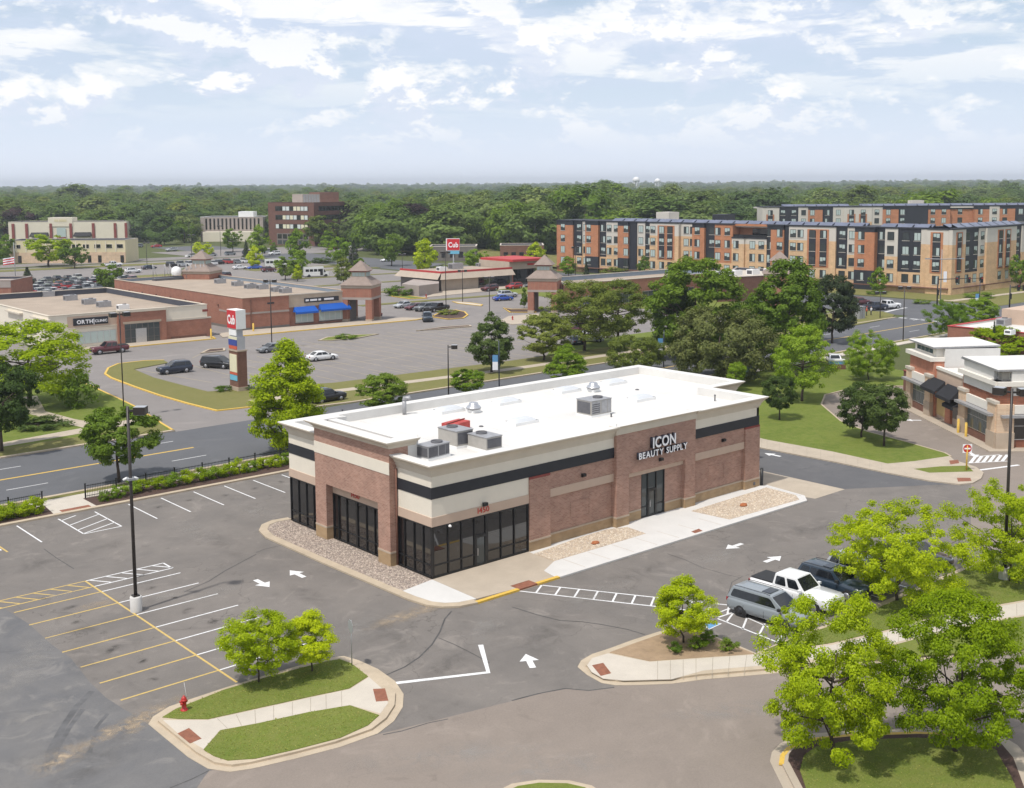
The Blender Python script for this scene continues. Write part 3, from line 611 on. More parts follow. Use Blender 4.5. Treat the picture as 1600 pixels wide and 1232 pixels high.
for m, s, L in (('paint_yellow', -1, 12), ('paint_white', 1, 5.5)):
    line('hatch_line', (U0 + .07 * s, Y0), (U0 + L * s, Y0), .12, m); line('hatch_line', (U0 + .07 * s, Y0 - 1.45), (U0 + L * s, Y0 - 1.45), .12, m)
    if s > 0: line('hatch_line', (U0 + L, Y0), (U0 + L, Y0 - 1.45), .12, m)
    for k in range(int(L / 1.1)): line('hatch_line', (U0 + s * (.3 + 1.1 * k) + (0 if s > 0 else -.9), Y0 - .06), (U0 + s * (.3 + 1.1 * k) + (.9 if s > 0 else 0), Y0 - 1.39), .12, m)
line('parking_line', G(-30, 835), G(12, 863), .13, 'paint_yellow')
def arrow(px, py, head, L=1.9, mat='paint_white', parent=lot, z=.009):
    c = np.array(G(px, py)); d = np.array([math.cos(head), math.sin(head)]); n = np.array([-d[1], d[0]]); mb = MB()
    P = lambda a, b: (*(c + d * a + n * b), z)
    mb.poly([P(-L / 2, -.18), P(.0 * L, -.18), P(.0 * L, .18), P(-L / 2, .18)][::1]); mb.poly([P(.0 * L, -.55), P(L / 2, 0), P(.0 * L, .55)])
    return obj('arrow_marking', mb, MT[mat], parent)
arrow(410, 912, -math.pi / 2); arrow(464, 897, math.pi / 2); arrow(827, 1033, math.radians(60), 1.9); arrow(1147, 854, math.pi); arrow(1208, 874, 0.0); arrow(1207, 711, math.pi / 2)
obj('stop_line', ribbon(GP([(617, 1068), (763, 1051), (751, 1008)]), .3, .009), MT['paint_white'], lot)
def Z3p(a): return G(*Z3([a])[0])
obj('crosswalk_line', ribbon([Z3p((190, 460)), Z3p((780, 523)), Z3p((1365, 585))], .13, .009), MT['paint_white'], lot)
obj('crosswalk_line', ribbon([Z3p((40, 495)), Z3p((500, 548)), Z3p((985, 602)), Z3p((1290, 640))], .13, .009), MT['paint_white'], lot)
for k in range(11):
    t = k / 6.0; a = Z3p((185 + t * (888 - 185), 460 + t * (537 - 460))); b = Z3p((150 + t * (868 - 150), 507 + t * (587 - 507))); line('crosswalk_bar', a, b, .13, 'paint_white', .0092)
for a, b in (((1285, 668), (1700, 832)), ((1370, 600), (1280, 635)), ((1385, 630), (1340, 690)), ((1470, 660), (1440, 735)), ((1580, 700), (1545, 768)), ((1690, 770), (1660, 812)), ((1290, 660), (1390, 628)), ((1390, 628), (1690, 760))): line('hatch_line', Z3p(a), Z3p(b), .12, 'paint_white', .0095)
sq = [Z3p((1195, 705)), Z3p((1235, 685)), Z3p((1312, 700)), Z3p((1230, 738))]; sheet('accessible_bay_symbol', sq, .0088, 'paint_white', lot)
cs = np.mean(np.array(sq), axis=0); sheet('accessible_bay_symbol', [tuple(cs + (np.array(p) - cs) * .82) for p in sq], .0108, 'paint_blue', lot)
for u in (13.2, 16.2, 19.2, 22.2, 25.2, 28.2): line('parking_line', (u, -16.6), (u, -21.9), .12, 'paint_white')
# crack sealing and skid marks that show in the photograph
def Z2(l): return [(400 + .25 * x, 800 + .25 * y) for x, y in l]
def Z1(l): return [(.3506 * x, 800 + .3506 * y) for x, y in l]
for pts, w in ((Z2([(1222, 622), (1180, 670), (1150, 750), (1100, 830), (1020, 910), (930, 970), (810, 1022)]), .10), (Z2([(1140, 788), (1240, 830), (1340, 880), (1460, 945)]), .06), (Z3([(0, 595), (160, 645), (300, 680), (440, 688), (560, 705), (720, 735), (830, 768)]), .08),
               (Z3([(970, 262), (1080, 300), (1190, 350), (1330, 390), (1420, 412)]), .06), (Z3([(1440, 405), (1375, 440), (1350, 520), (1350, 590)]), .05), (Z1([(195, 165), (250, 205), (330, 255)]), .07), (Z1([(1141, 190), (1000, 265), (930, 310), (820, 358)]), .08),
               (Z2([(0, 255), (60, 232), (150, 212)]), .06), (Z5([(210, 985), (320, 940), (405, 898)]), .07), (Z5([(1275, 718), (1370, 700), (1500, 660), (1600, 640)]), .08), (Z3([(0, 1180), (160, 1138), (330, 1105), (480, 1118), (640, 1098)]), .10)):
    obj('crack_seal', ribbon(GP(pts), w, .0078), MT['crack_seal'], lot)
for pts, w in ((Z1([(200, 1150), (225, 1060), (280, 960), (340, 870), (410, 800)]), .34), (Z1([(235, 1130), (258, 1050), (310, 960), (370, 880)]), .26), (Z1([(400, 1075), (430, 960), (480, 900)]), .2)):
    obj('skid_mark', ribbon(GP(pts), w, .0076), MT['skid'], lot)
# road markings
def rl(a, b, v, w, mat): return obj('lane_line', ribbon([(a, RV(v, a)), (b, RV(v, b))], w, .007), MT[mat], road)
rl(-60, 6.0, 47.75, .3, 'kerb_yellow'); rl(24, 157, 47.75, .25, 'kerb_yellow')
for k in range(16): rl(-27.0 + 15.4 * k - 2.0, -27.0 + 15.4 * k + 1.6, 43.75, .16, 'paint_white_road'); rl(-28.5 + 15.4 * k, -28.5 + 15.4 * k + 3.4, 51.85, .16, 'paint_white_road')
for k in range(5): line('crosswalk_bar', (158.4 - .1 * k, 58.5 - 2.4 * k), (158.6 - .1 * k, 57.0 - 2.4 * k), 1.0, 'paint_white_road', .011, road)
obj('stop_line', ribbon(GP([(1383, 488), (1400, 484), (1416, 481)]), .8, .011), MT['paint_white_road'], road)
# mall lot: faded bay lines
for k in range(16): line('parking_line', (24 + 2.9 * k, 77.4), (24 + 2.9 * k, 71.8 - .02 * k), .12, 'paint_faded', .006, mall_lot)
for k in range(18): line('parking_line', (46 + 2.9 * k, 74.5), (46 + 2.9 * k, 69.6), .12, 'paint_faded', .006, mall_lot)
for r, (v0, u0, n) in enumerate(((84, 30, 20), (94.5, 30, 22), (105, 50, 16))):
    line('parking_line', (u0, v0), (u0 + 2.9 * (n - 1), v0), .12, 'paint_faded', .006, mall_lot)
    for k in range(n): line('parking_line', (u0 + 2.9 * k, v0 - 5.2), (u0 + 2.9 * k, v0 + 5.2), .12, 'paint_faded', .0062, mall_lot)
for a, b in (((208, 577), (330, 598)), ((345, 590), (405, 588)), ((300, 560), (330, 545))): line('parking_line', G(*a), G(*b), .12, 'paint_faded', .0064, mall_lot)
# kerbed walks of the mall
slab('sidewalk', [(18, 123.6), (46, 123.0), (46.5, 127.2), (18, 128.4)], .0, .14, 'concrete_warm'); kerb_strip('yellow_kerb', [(30, 123.3), (46.4, 122.9), (47.2, 125.5)], .3, .0, .15, 'kerb_yellow')
slab('sidewalk', [(48, 123.6), (88, 121.4), (91, 122.4), (88, 126.2), (84, 126), (56, 129.6), (50, 129)], .0, .14, 'concrete_warm'); kerb_strip('yellow_kerb', [(49, 123.3), (54, 122.6), (88, 121.0), (91.4, 122.2)], .4, .0, .15, 'kerb_yellow')
def isle(pts, mat='mulch', col='kerb_yellow', w=.35):
    slab('mall_island', pts, .0, .1, mat); kerb_strip('yellow_kerb', ccw(pts), w, .0, .14, col, closed=True)
isle(GP([(497, 533), (510, 528), (560, 524), (592, 523), (560, 529), (520, 533)]), 'lawn', 'kerb'); isle(GP([(650, 518), (690, 512), (735, 509), (737, 511), (690, 515)]), 'mulch', 'kerb')
isle(GP([(672, 496), (690, 488), (712, 485), (727, 488), (732, 493), (725, 498), (700, 500)])); isle(GP([(706, 472), (735, 474), (755, 477), (752, 479), (715, 475)]), 'concrete_pale'); isle(GP([(786, 482), (800, 484), (838, 484), (838, 489), (796, 489)]))
isle(GP([(608, 461), (640, 463), (668, 467), (640, 468), (612, 464)]), 'lawn'); slab('sidewalk', GP([(780, 503), (795, 495), (842, 491), (842, 505), (800, 508)]), .0, .12, 'concrete_warm'); isle(GP([(313, 553), (325, 547), (352, 545), (352, 549), (325, 552)]), 'mulch', 'kerb')
slab('sidewalk', GP([(660, 466), (700, 462), (760, 456), (790, 452), (790, 448), (690, 456)]), .0, .12, 'concrete_warm'); slab('planting_bed', GP([(610, 455), (640, 450), (650, 460), (622, 463)]), .0, .12, 'mulch')
for k, v in enumerate((150, 175, 200, 225, 250)): slab('mall_island', [(95 + 9 * k, v), (150 + 4 * k, v - 4), (150 + 4 * k, v - 1.5), (95 + 9 * k, v + 2.5)], .0, .1, 'lawn_dry')
for a in ([(130, 262), (168, 258), (168, 266), (130, 270)], [(60, 262), (110, 258), (110, 270), (60, 274)], [(60, 318), (140, 312), (140, 320), (60, 326)]): slab('lawn', a, .0, .1, 'lawn_dry')

# stains and wear on the paving
def stain(px, py, wu, wv, rz, mat, z=.0082):
    p = G(px, py); mb = MB(); n = 18; mb.poly([(wu * math.cos(2 * math.pi * i / n), wv * math.sin(2 * math.pi * i / n), 0) for i in range(n)]); o = obj('stain', mb, MT[mat], lot); o.location = (p[0], p[1], z); o.rotation_euler.z = rz
for k, (x, y, a, b, r_, m_) in enumerate(((250, 1112, 3.0, .9, .4, 'dust'), (175, 1143, 2.6, .8, .3, 'dust'), (215, 1128, 2.2, .7, .9, 'dust'), (95, 1185, 2.2, 1.2, .4, 'dust'), (45, 1120, 3.0, 1.3, .2, 'scuff'), (60, 1010, 4.5, 1.6, .9, 'scuff'), (130, 1030, 3.2, 1.2, 1.2, 'damp'), (20, 1060, 4.0, 1.8, .6, 'scuff'), (150, 1190, 3.5, 1.5, .5, 'damp'), (40, 1200, 3.0, 1.6, .8, 'scuff'), (250, 935, 2.2, 1.0, 0, 'scuff'), (150, 945, 1.6, .7, 0, 'dust'), (95, 930, 1.5, .8, 0, 'scuff'), (205, 1005, 2.4, .9, .2, 'damp'), (130, 985, 2.0, .9, 0, 'damp'), (330, 930, 2.6, 1.0, .2, 'scuff'), (620, 1000, 4.2, 1.3, 1.2, 'damp'), (560, 980, 3.0, 1.4, .6, 'scuff'), (640, 960, 4.0, 1.0, .1, 'dust'), (860, 990, 4.6, 1.6, .3, 'damp'), (760, 980, 3.6, 1.2, .8, 'scuff'), (930, 930, 5.0, 1.3, .15, 'scuff'), (1010, 890, 5.5, 1.2, .05, 'damp'), (1120, 870, 5.0, 1.4, .05, 'scuff'), (1260, 830, 6.0, 1.6, .1, 'damp'), (1330, 810, 5.0, 1.5, .3, 'scuff'), (860, 880, 3.2, .8, .1, 'dust'), (985, 866, 2.6, .6, 0, 'dust'), (700, 1040, 3.4, 1.2, .4, 'damp'), (480, 930, 3.2, 1.0, 1.5, 'damp'), (350, 850, 5.0, 1.3, 1.5, 'damp'), (300, 830, 4.5, 1.4, 1.5, 'scuff'), (180, 850, 4.0, 1.2, .3, 'damp'), (60, 880, 4.0, 1.4, .5, 'damp'), (400, 800, 4.0, 1.2, 1.5, 'scuff'), (1090, 960, 3.0, 1.0, .3, 'scuff'), (700, 1180, 6.0, 1.5, -.5, 'scuff'), (850, 1200, 5.0, 1.5, -.5, 'scuff'), (1150, 1110, 5.0, 1.2, -.5, 'scuff'))): stain(x, y, a, b, r_, m_, .0082 + .00012 * k)
for k in range(7):
    for s_ in (-1, 1): cx = U0 + s_ * 2.9; stain(*[float(v_) for v_ in project((cx + .3 * math.sin(k * 3 + s_), Y0 - 2.74 * (k + .5) - .1, 0))], .55 + .25 * math.sin(k * 2.1 + s_), .38, .2 * k, 'oil', .0140 + .0001 * k)
for k in range(9): stain(*[float(v_) for v_ in project((-6.0 + 2.9 * k, 29.3 + .4 * math.sin(k * 2), 0))], .6, .4, .3 * k, 'oil', .0150)
# ------------------------------------------------------------------ the shop
shop = thing('shop_building', 'low brick and cream shop with white flat roof, black band and dark storefront windows', 'shop', (0, 0, 0))
FW = Wall((0, 0), (35.4, 0)); SW = Wall((0, 18.4), (0, 0)); RT = 18.4      # SW: s = 18.4 - V
def part(name, mats, build, parent=shop):
    mb = MB(); build(mb); return obj(name, mb, [MT[m] for m in (mats if isinstance(mats, (list, tuple)) else [mats])], parent)
# core body behind the facing
part('wall', 'brick_side', lambda m: (m.box(.3, 35.1, .3, 18.1, 0, 7.1), m.box(35.1, 40.0, 6.4, 18.1, 0, 7.1)))
# upper rendered walls
def up(m):
    FW.box(m, 0, 8.66, 3.67, 7.3, -.3, 0); FW.box(m, 8.66, 17.4, 5.55, 7.3, -.3, 0); FW.box(m, 26.65, 35.4, 5.55, 7.3, -.3, 0)
    SW.box(m, 0, 4.8, 3.67, 7.3, -.3, 0); SW.box(m, 14.45, 18.1, 3.67, 7.3, -.3, 0)
    m.box(35.1, 35.4, .0, 6.2, 5.55, 7.3); m.box(35.4, 40.2, 6.2, 6.5, 5.55, 7.3); m.box(39.9, 40.2, 6.5, 18.4, 5.55, 7.3); m.box(.3, 39.9, 18.1, 18.4, 5.55, 7.3)
part('upper_wall', 'eifs_cream', up)
def lowr(m): m.box(35.1, 35.4, .02, 6.2, 0, 5.55); m.box(35.4, 40.2, 6.2, 6.5, 0, 5.55); m.box(39.9, 40.2, 6.5, 18.4, 0, 5.55); m.box(.3, 39.9, 18.1, 18.4, 0, 5.55)
part('rear_wall', 'brick_side', lowr)
def wparts(name, mat, lst, parent=shop):
    for W, q in lst: part(name, mat, lambda m: W.box(m, *q), parent)
wparts('black_band', 'band_black', [(FW, (-.035, 17.4, 5.55, 6.33, 0, .035)), (FW, (26.65, 35.43, 5.55, 6.33, 0, .035)), (SW, (-.03, 4.8, 5.55, 6.33, 0, .035)), (SW, (14.45, 18.4, 5.55, 6.33, 0, .035))])
part('black_band', 'band_black', lambda m: m.box(35.4, 35.432, .04, 6.16, 5.55, 6.33))
wparts('lintel_band', 'eifs_tan', [(FW, (-.05, 8.66, 3.67, 4.3, 0, .05)), (SW, (14.45, 18.4, 3.67, 4.3, 0, .05)), (SW, (-.02, 4.8, 3.67, 4.3, 0, .05))])
# front brick
wparts('brick_wall', 'brick_side', [(FW, (a, b, z0, z1, -.3, n_)) for a, b in ((10.68, 17.4), (26.65, 33.45)) for z0, z1, n_ in ((0, 3.7, -.22), (4.3, 5.55, -.05))])
wparts('belt_course', 'eifs_tan', [(FW, (10.68, 17.4, 3.70, 4.30, -.3, -.02)), (FW, (26.65, 33.45, 3.70, 4.30, -.3, -.02))])
for a, b in ((8.66, 10.68), (33.45, 35.46)):
    p = part('pilaster', 'brick_side', lambda m: FW.box(m, a, b, 0, 5.38, -.28, .10))
    part('cap_course', 'trim_red', lambda m: FW.box(m, a, b, 5.38, 5.545, -.2, .09), p)
    part('pilaster_base', 'stone_base', lambda m: FW.box(m, a - .015, b + .015, 0, .80, -.2, .125), p); part('base_cap', 'stone_cap', lambda m: FW.box(m, a - .03, b + .03, .80, .93, -.2, .14), p)
for a, b in ((10.70, 17.38), (26.67, 33.43)):
    p = part('plinth', 'stone_base', lambda m: FW.box(m, a, b, 0, .82, -.3, -.16)); part('plinth_cap', 'stone_cap', lambda m: FW.box(m, a, b, .82, .94, -.3, -.14), p)
for a, b in ((13.0, 15.0), (28.9, 30.95)):      # blind window panels
    def fr(m):
        for q in ((a, b, 1.55, 1.63), (a, b, 2.85, 2.91), (a, a + .06, 1.63, 2.85), (b - .06, b, 1.63, 2.85)): FW.box(m, *q, -.24, -.195)
    part('blind_panel_frame', 'brick_side', fr)
# entrance bay with the sign
def bay(m):
    FW.box(m, 17.4, 18.78, 0, 7.33, -.3, .28); FW.box(m, 25.4, 26.65, 0, 7.33, -.3, .28); FW.box(m, 18.78, 25.4, 4.10, 7.33, -.3, .28)
entry = part('entrance_bay', 'brick_side', bay)
wparts('recess_wall', 'brick_side', [(FW, (18.78, 20.6, 0, 3.74, -.3, -.12)), (FW, (23.36, 25.4, 0, 3.74, -.3, -.12))], entry)
part('lintel', 'eifs_tan', lambda m: FW.box(m, 18.78, 25.4, 3.72, 4.10, -.3, .06), entry)
for a, b in ((17.4, 18.78), (25.4, 26.65)): part('pier_base', 'stone_base', lambda m: FW.box(m, a - .02, b + .02, 0, .80, -.2, .305), entry); part('base_cap', 'stone_cap', lambda m: FW.box(m, a - .035, b + .035, .80, .93, -.2, .32), entry)
for a, b in ((18.82, 20.58), (23.38, 25.36)): part('plinth', 'stone_base', lambda m: FW.box(m, a, b, 0, .82, -.25, -.095), entry); part('plinth_cap', 'stone_cap', lambda m: FW.box(m, a, b, .82, .94, -.25, -.08), entry)
def sweep(path, prof, mats, name, parent=shop, caps=True):
    """prof: (offset, z, material of the face above it)"""
    mb = MB(); rows = [offset_path(path, -o) for o, z, m in prof]
    for k in range(len(prof) - 1):
        for i in range(len(path) - 1):
            mb.poly([(*rows[k][i], prof[k][1]), (*rows[k][i + 1], prof[k][1]), (*rows[k + 1][i + 1], prof[k + 1][1]), (*rows[k + 1][i], prof[k + 1][1])], prof[k][2])
    if caps:
        for i in (0, len(path) - 1): mb.poly([(*rows[k][i], prof[k][1]) for k in range(len(prof))], 0)
    return obj(name, mb, [MT[m] for m in mats], parent)
CP = [(0.0, 7.05, 0), (.05, 7.22, 0), (.10, 7.24, 0), (.12, 7.40, 0), (.17, 7.42, 0), (.24, 7.58, 0), (.36, 7.72, 0), (.50, 7.82, 0), (.52, 7.90, 0), (.60, 7.91, 0), (.60, 7.985, 1), (.56, 8.0, 1), (-.34, 7.98, 1), (-.36, 7.2, 1)]
sweep([(0, 3.93), (0, 0), (17.42, 0)], CP, ('cornice', 'membrane'), 'cornice')
sweep([(26.63, 0), (35.4, 0), (35.4, 6.2), (40.2, 6.2), (40.2, 18.4), (0, 18.4), (0, 13.62)], CP, ('cornice', 'membrane'), 'cornice')
EP = [(.0, 7.30, 0), (.05, 7.34, 0), (.07, 7.80, 0), (.16, 7.92, 0), (.30, 7.99, 0), (.30, 8.03, 1), (-.6, 8.03, 1), (-.6, 7.2, 1)]
sweep([(17.38, .25), (17.38, -.28), (26.67, -.28), (26.67, .25)], EP, ('cornice', 'membrane'), 'entrance_cornice', entry)
part('roof', 'membrane', lambda m: (m.box(.3, 35.1, .3, 18.1, 7.1, 7.28), m.box(35.1, 40.0, 6.4, 18.1, 7.1, 7.28)))
# roof seams of the membrane sheets
for k in range(1, 12): part('roof_seam', 'seam', lambda m: m.box(3.05 * k, 3.05 * k + .12, .7, 17.7, 7.28, 7.286))
for u, v in ((12, 9.3), (24, 9.5), (33, 12)): part('roof_drain', 'galv_dark', lambda m: m.lathe((u, v, 7.28), [(.18, 0), (.18, .06), (.06, .1)], 12))
# brick bay on the side wall
def sbay(m):
    m.box(-.6, 1.0, 3.95, 5.40, 0, 8.45); m.box(-.6, 1.0, 12.12, 13.6, 0, 8.45); m.box(-.6, 1.0, 5.40, 12.12, 4.35, 8.45)
sb = part('side_bay', 'brick_side', sbay)
part('cream_band', 'eifs_cream', lambda m: m.box(-.632, -.6, 3.93, 13.62, 6.55, 7.40), sb)
part('lintel', 'eifs_tan', lambda m: m.box(-.05, .3, 5.42, 12.10, 3.62, 4.35), sb)
for a, b in ((3.95, 5.40), (12.12, 13.6)): part('pier_base', 'stone_base', lambda m: m.box(-.625, .3, a - .02, b + .02, 0, 1.0), sb); part('base_cap', 'stone_cap', lambda m: m.box(-.64, .3, a - .035, b + .035, 1.0, 1.13), sb)
BP = [(.0, 8.36, 0), (.05, 8.40, 0), (.08, 8.52, 0), (.16, 8.60, 0), (.30, 8.72, 0), (.46, 8.80, 0), (.48, 8.88, 0), (.55, 8.89, 0), (.55, 8.95, 1), (-.5, 8.97, 1), (-.5, 7.2, 1)]
sweep([(1.7, 13.6), (-.6, 13.6), (-.6, 3.95), (1.7, 3.95)], BP, ('cornice', 'membrane'), 'bay_cornice', sb)
part('bay_parapet', 'membrane', lambda m: (m.box(1.0, 1.9, 3.95, 4.5, 7.2, 8.94), m.box(1.0, 1.9, 13.05, 13.6, 7.2, 8.94), m.box(.3, 1.0, 4.5, 13.05, 7.2, 8.94)), sb)
part('downpipe', 'brick_dark', lambda m: m.tube([(-.12, 3.83, .2), (-.12, 3.83, 7.0)], .07), sb)
# storefront glazing
def storefront(W, cols, z0, z1, rails, n=0.0, parent=shop, gl='glass_dark', door=None, mull=.09, thick=()):
    mb = MB(); lo, hi = cols[0], cols[-1]
    W.box(mb, lo, hi, z0, z0 + .10, n - .14, n + .03); W.box(mb, lo, hi, z1 - .10, z1, n - .14, n + .03)
    for i, c in enumerate(cols):
        w = mull * (2.6 if i in thick else 1.0); a = max(lo, c - w / 2); b = min(hi, c + w / 2)
        if i == 0: b = lo + w
        if i == len(cols) - 1: a = hi - w
        W.box(mb, a, b, z0 + .10, z1 - .10, n - .14, n + .035)
    zs = [z0 + .1] + list(rails) + [z1 - .1]
    for i in range(len(cols) - 1):
        for r in rails:
            if door is not None and i == door: continue
            W.box(mb, cols[i] + mull / 2, cols[i + 1] - mull / 2, r - .03, r + .03, n - .12, n + .02)
    fr = obj('storefront_frame', mb, MT['frame_black'], parent)
    for i in range(len(cols) - 1):
        zz = zs if not (door is not None and i == door) else [z0 + .1, 2.28, z1 - .1]
        for k in range(len(zz) - 1):
            m2 = MB(); tl = rng.uniform(-.004, .004)
            W.box(m2, cols[i] + .02, cols[i + 1] - .02, zz[k], zz[k + 1], n - .07 + tl, n - .05 + tl)
            if door is not None and i == door and k == 0: continue
            obj('pane', m2, MT[gl], fr)
        if door is not None and i == door:
            m3 = MB(); a, b = cols[i] + .05, cols[i + 1] - .05
            for q in ((a, a + .12, .03, 2.24), (b - .12, b, .03, 2.24), (a + .12, b - .12, .03, .26), (a + .12, b - .12, 2.12, 2.24)): W.box(m3, *q, n - .08, n + .04)
            d = obj('door', m3, MT['frame_black'], parent); m4 = MB(); W.box(m4, a + .1, b - .1, .24, 2.14, n - .04, n - .02); obj('door_glass', m4, MT['glass_grey'], d)
            m5 = MB(); W.box(m5, a + .14, a + .18, .9, 1.4, n + .05, n + .09); obj('door_handle', m5, MT['alu'], d)
            m6 = MB(); W.box(m6, a, b, 2.24, 2.33, n - .12, n + .03); obj('door_head', m6, MT['frame_black'], d)
    return fr
storefront(FW, [.06, 1.38, 2.52, 3.66, 4.72, 6.05, 7.28, 8.62], 0.13, 3.67, [.98], door=3, thick=(4,))
storefront(SW, [14.5, 15.28, 16.36, 17.38, 18.34], 0.13, 3.67, [.98])
storefront(SW, [.08, 1.28, 2.44, 3.5, 4.72], 0.13, 3.67, [.98])
storefront(SW, [RT - 12.1, RT - 11.4, RT - 10.3, RT - 8.97, RT - 7.75, RT - 6.7, RT - 5.42], 0.13, 3.62, [.98], n=.02, thick=(3,))
storefront(FW, [20.6, 21.4, 22.38, 23.36], 0.125, 3.72, [.98], n=-.15, door=1, gl='glass_grey')
part('corner_post', 'frame_black', lambda m: m.box(-.03, .14, -.03, .14, .12, 3.67))
# small wall lights, outlets
for u, z, n in ((14.05, 4.72, -.04), (22.3, 4.62, .28), (30.5, 4.85, -.04), (4.45, 4.36, .05)):
    W = FW; l = part('wall_light', 'frame_black', lambda m: (W.box(m, u - .10, u + .10, z - .1, z + .16, n, n + .06), W.box(m, u - .16, u + .16, z - .02, z + .2, n + .06, n + .30)))
part('wall_vent', 'galv_dark', lambda m: FW.box(m, 34.6, 34.8, .35, .6, .125, .2))
ld = thing('letter_sign', 'raised white letters ICON BEAUTY SUPPLY on the brick entrance bay', 'sign', (0, 0, 0))
letters(FW, 'ICON', 21.15, 23.85, 5.80, .84, .46, .30, [MT['letter_white']], ld, 'letter', .028)
letters(FW, 'BEAUTY SUPPLY', 19.62, 25.35, 5.12, .50, .42, .24, [MT['letter_white']], ld, 'letter', .02)
def two_tone(o):
    me = o.data
    if len(me.materials) < 2:
        me.materials.append(MT['letter_side'])
        for p in me.polygons: p.material_index = 0 if p.normal.z > .6 else 1
for c in ld.children: two_tone(c)
nm = thing('house_number', 'red number 1450 above the glass door on the front', 'number', (0, 0, 0)); letters(FW, '1450', 3.9, 4.92, 3.84, .40, .07, .03, [MT['number_red']], nm, 'digit', .0)
nm = thing('house_number', 'red number 1450 on the lintel of the recessed side windows', 'number', (0, 0, 0)); letters(SW, '1450', RT - 9.55, RT - 8.5, 3.82, .40, .08, .03, [MT['number_red']], nm, 'digit', .0)
cm = MB(); cm.lathe((1.4, -.16, 3.42), [(.0, .0), (.1, .03), (.12, .1), (.05, .18)], 10); tag(obj('security_camera', cm, MT['white_metal']), 'small white dome camera under the lintel near the shop corner', 'camera')
# ------------------------------------------------------------------ rooftop plant
def hvac(name, label, loc, rz, L, Wd, H, fan=True, tone='hvac_tan', side='galv', group='air handling units on the shop roof'):
    t = thing(name, label, 'roof unit', loc, rz, group)
    mb = MB(); mb.box(-L / 2 - .05, L / 2 + .05, -Wd / 2 - .05, Wd / 2 + .05, 0, .18); obj('curb', mb, MT['white_metal'], t)
    mb = MB(); mb.box(-L / 2, L / 2, -Wd / 2, Wd / 2, .18, H); obj('housing', mb, MT[tone], t)
    mb = MB(); mb.box(-L / 2 - .04, L / 2 + .04, -Wd / 2 - .04, Wd / 2 + .04, H, H + .05); obj('lid', mb, MT['galv'], t)
    for k, (x0, x1) in enumerate(((-L / 2 + .05, -.06 * L), (.0, .28 * L), (.31 * L, L / 2 - .05))):
        mb = MB(); mb.box(x0, x1, -Wd / 2 - .018, -Wd / 2, .26, H - .06); obj('panel', mb, MT[side], t)
        for j in range(5 if k == 0 else 0):
            mb = MB(); zz = .34 + j * (H - .5) / 5; mb.box(x0 + .06, x1 - .06, -Wd / 2 - .034, -Wd / 2 - .018, zz, zz + .09); obj('louver', mb, MT['galv_dark'], t)
    mb = MB(); mb.box(-L / 2 - .02, -L / 2, -Wd / 2 + .1, Wd / 2 - .1, .3, H - .1); obj('coil_grille', mb, MT['galv_dark'], t)
    if fan:
        mb = MB(); mb.lathe((L * .18, 0, H + .05), [(.42, 0), (.42, .12), (.36, .12), (.36, .03)], 18); obj('fan_ring', mb, MT['galv_dark'], t)
        mb = MB(); mb.lathe((L * .18, 0, H + .06), [(.36, 0), (.08, .05)], 18); obj('fan_guard', mb, MT['frame_black'], t)
    return t
RZ = 7.28
hvac('rooftop_unit', 'low dark grey roof unit nearest the front corner of the shop', (2.9, 3.6, RZ), math.radians(8), 2.1, 1.2, 1.0, tone='galv', side='galv_dark')
hvac('rooftop_unit', 'tallest grey roof unit of the front cluster, beside the red cover', (6.5, 5.6, RZ), math.pi / 2, 2.2, 1.5, 1.25)
hvac('rooftop_unit', 'grey roof unit at the right of the front cluster, close to the parapet', (7.3, 3.2, RZ), math.pi / 2, 2.1, 1.45, 1.05)
hvac('rooftop_unit', 'single large grey roof unit standing alone in the middle of the white roof', (21.9, 6.6, RZ), 0.0, 2.35, 1.7, 1.35)
tr = thing('roof_hatch_cover', 'dark red cover lying on the roof behind the grey units', 'cover', (9.9, 9.9, RZ), .3)
mb = MB(); mb.prism([(-1.1, -.6), (1.0, -.7), (1.2, .5), (-.9, .7)], 0, .6); obj('cover', mb, MT['red_plastic'], tr); mb = MB(); mb.box(-1.2, 1.25, -.05, .05, .6, .68); obj('handle', mb, MT['trim_red'], tr)
def skylight(u, v, lab):
    t = thing('skylight', lab, 'skylight', (u, v, RZ), 0, 'skylights in the white roof')
    mb = MB(); mb.box(-1.25, 1.25, -.7, .7, 0, .26); obj('curb', mb, MT['white_metal'], t)
    mb = MB(); n = 8
    for i in range(n):
        for j in range(6):
            def p(a, b): x = -1.2 + 2.4 * a / n; y = -.65 + 1.3 * b / 6; return (x, y, .26 + .24 * (1 - (x / 1.2) ** 4) * (1 - (y / .65) ** 4))
            mb.poly([p(i, j), p(i + 1, j), p(i + 1, j + 1), p(i, j + 1)], 0, True)
    obj('dome', mb, MT['skylight'], t)
for (x, y), lab in (((701, 640), 'leftmost skylight on the white roof, left of the domed vent'), ((790, 627), 'skylight at the back of the roof, right of the first domed vent'), ((815, 658), 'skylight in mid roof, left of the lone grey unit'), ((885, 609), 'skylight at the back, left of the second domed vent'), ((958, 597), 'skylight farthest back, right of the second domed vent'), ((1001, 622), 'skylight right of the lone grey unit')):
    skylight(*G(x, y, RZ + .2), lab)
def dome_vent(u, v, lab):
    t = thing('roof_vent', lab, 'roof vent', (u, v, RZ), 0, 'domed exhaust vents on the roof')
    mb = MB(); mb.box(-.5, .5, -.5, .5, 0, .3); obj('curb', mb, MT['white_metal'], t); t.scale = (.85, .85, .85); mb = MB(); mb.lathe((0, 0, .3), [(.5, 0), (.55, .08), (.75, .1), (.75, .22)], 20); obj('flange', mb, MT['galv'], t)
    mb = MB(); mb.lathe((0, 0, .52), [(.75, 0), (.62, .16), (.5, .2), (.48, .38), (.36, .5), (.0, .54)], 20); obj('hood', mb, MT['alu'], t)
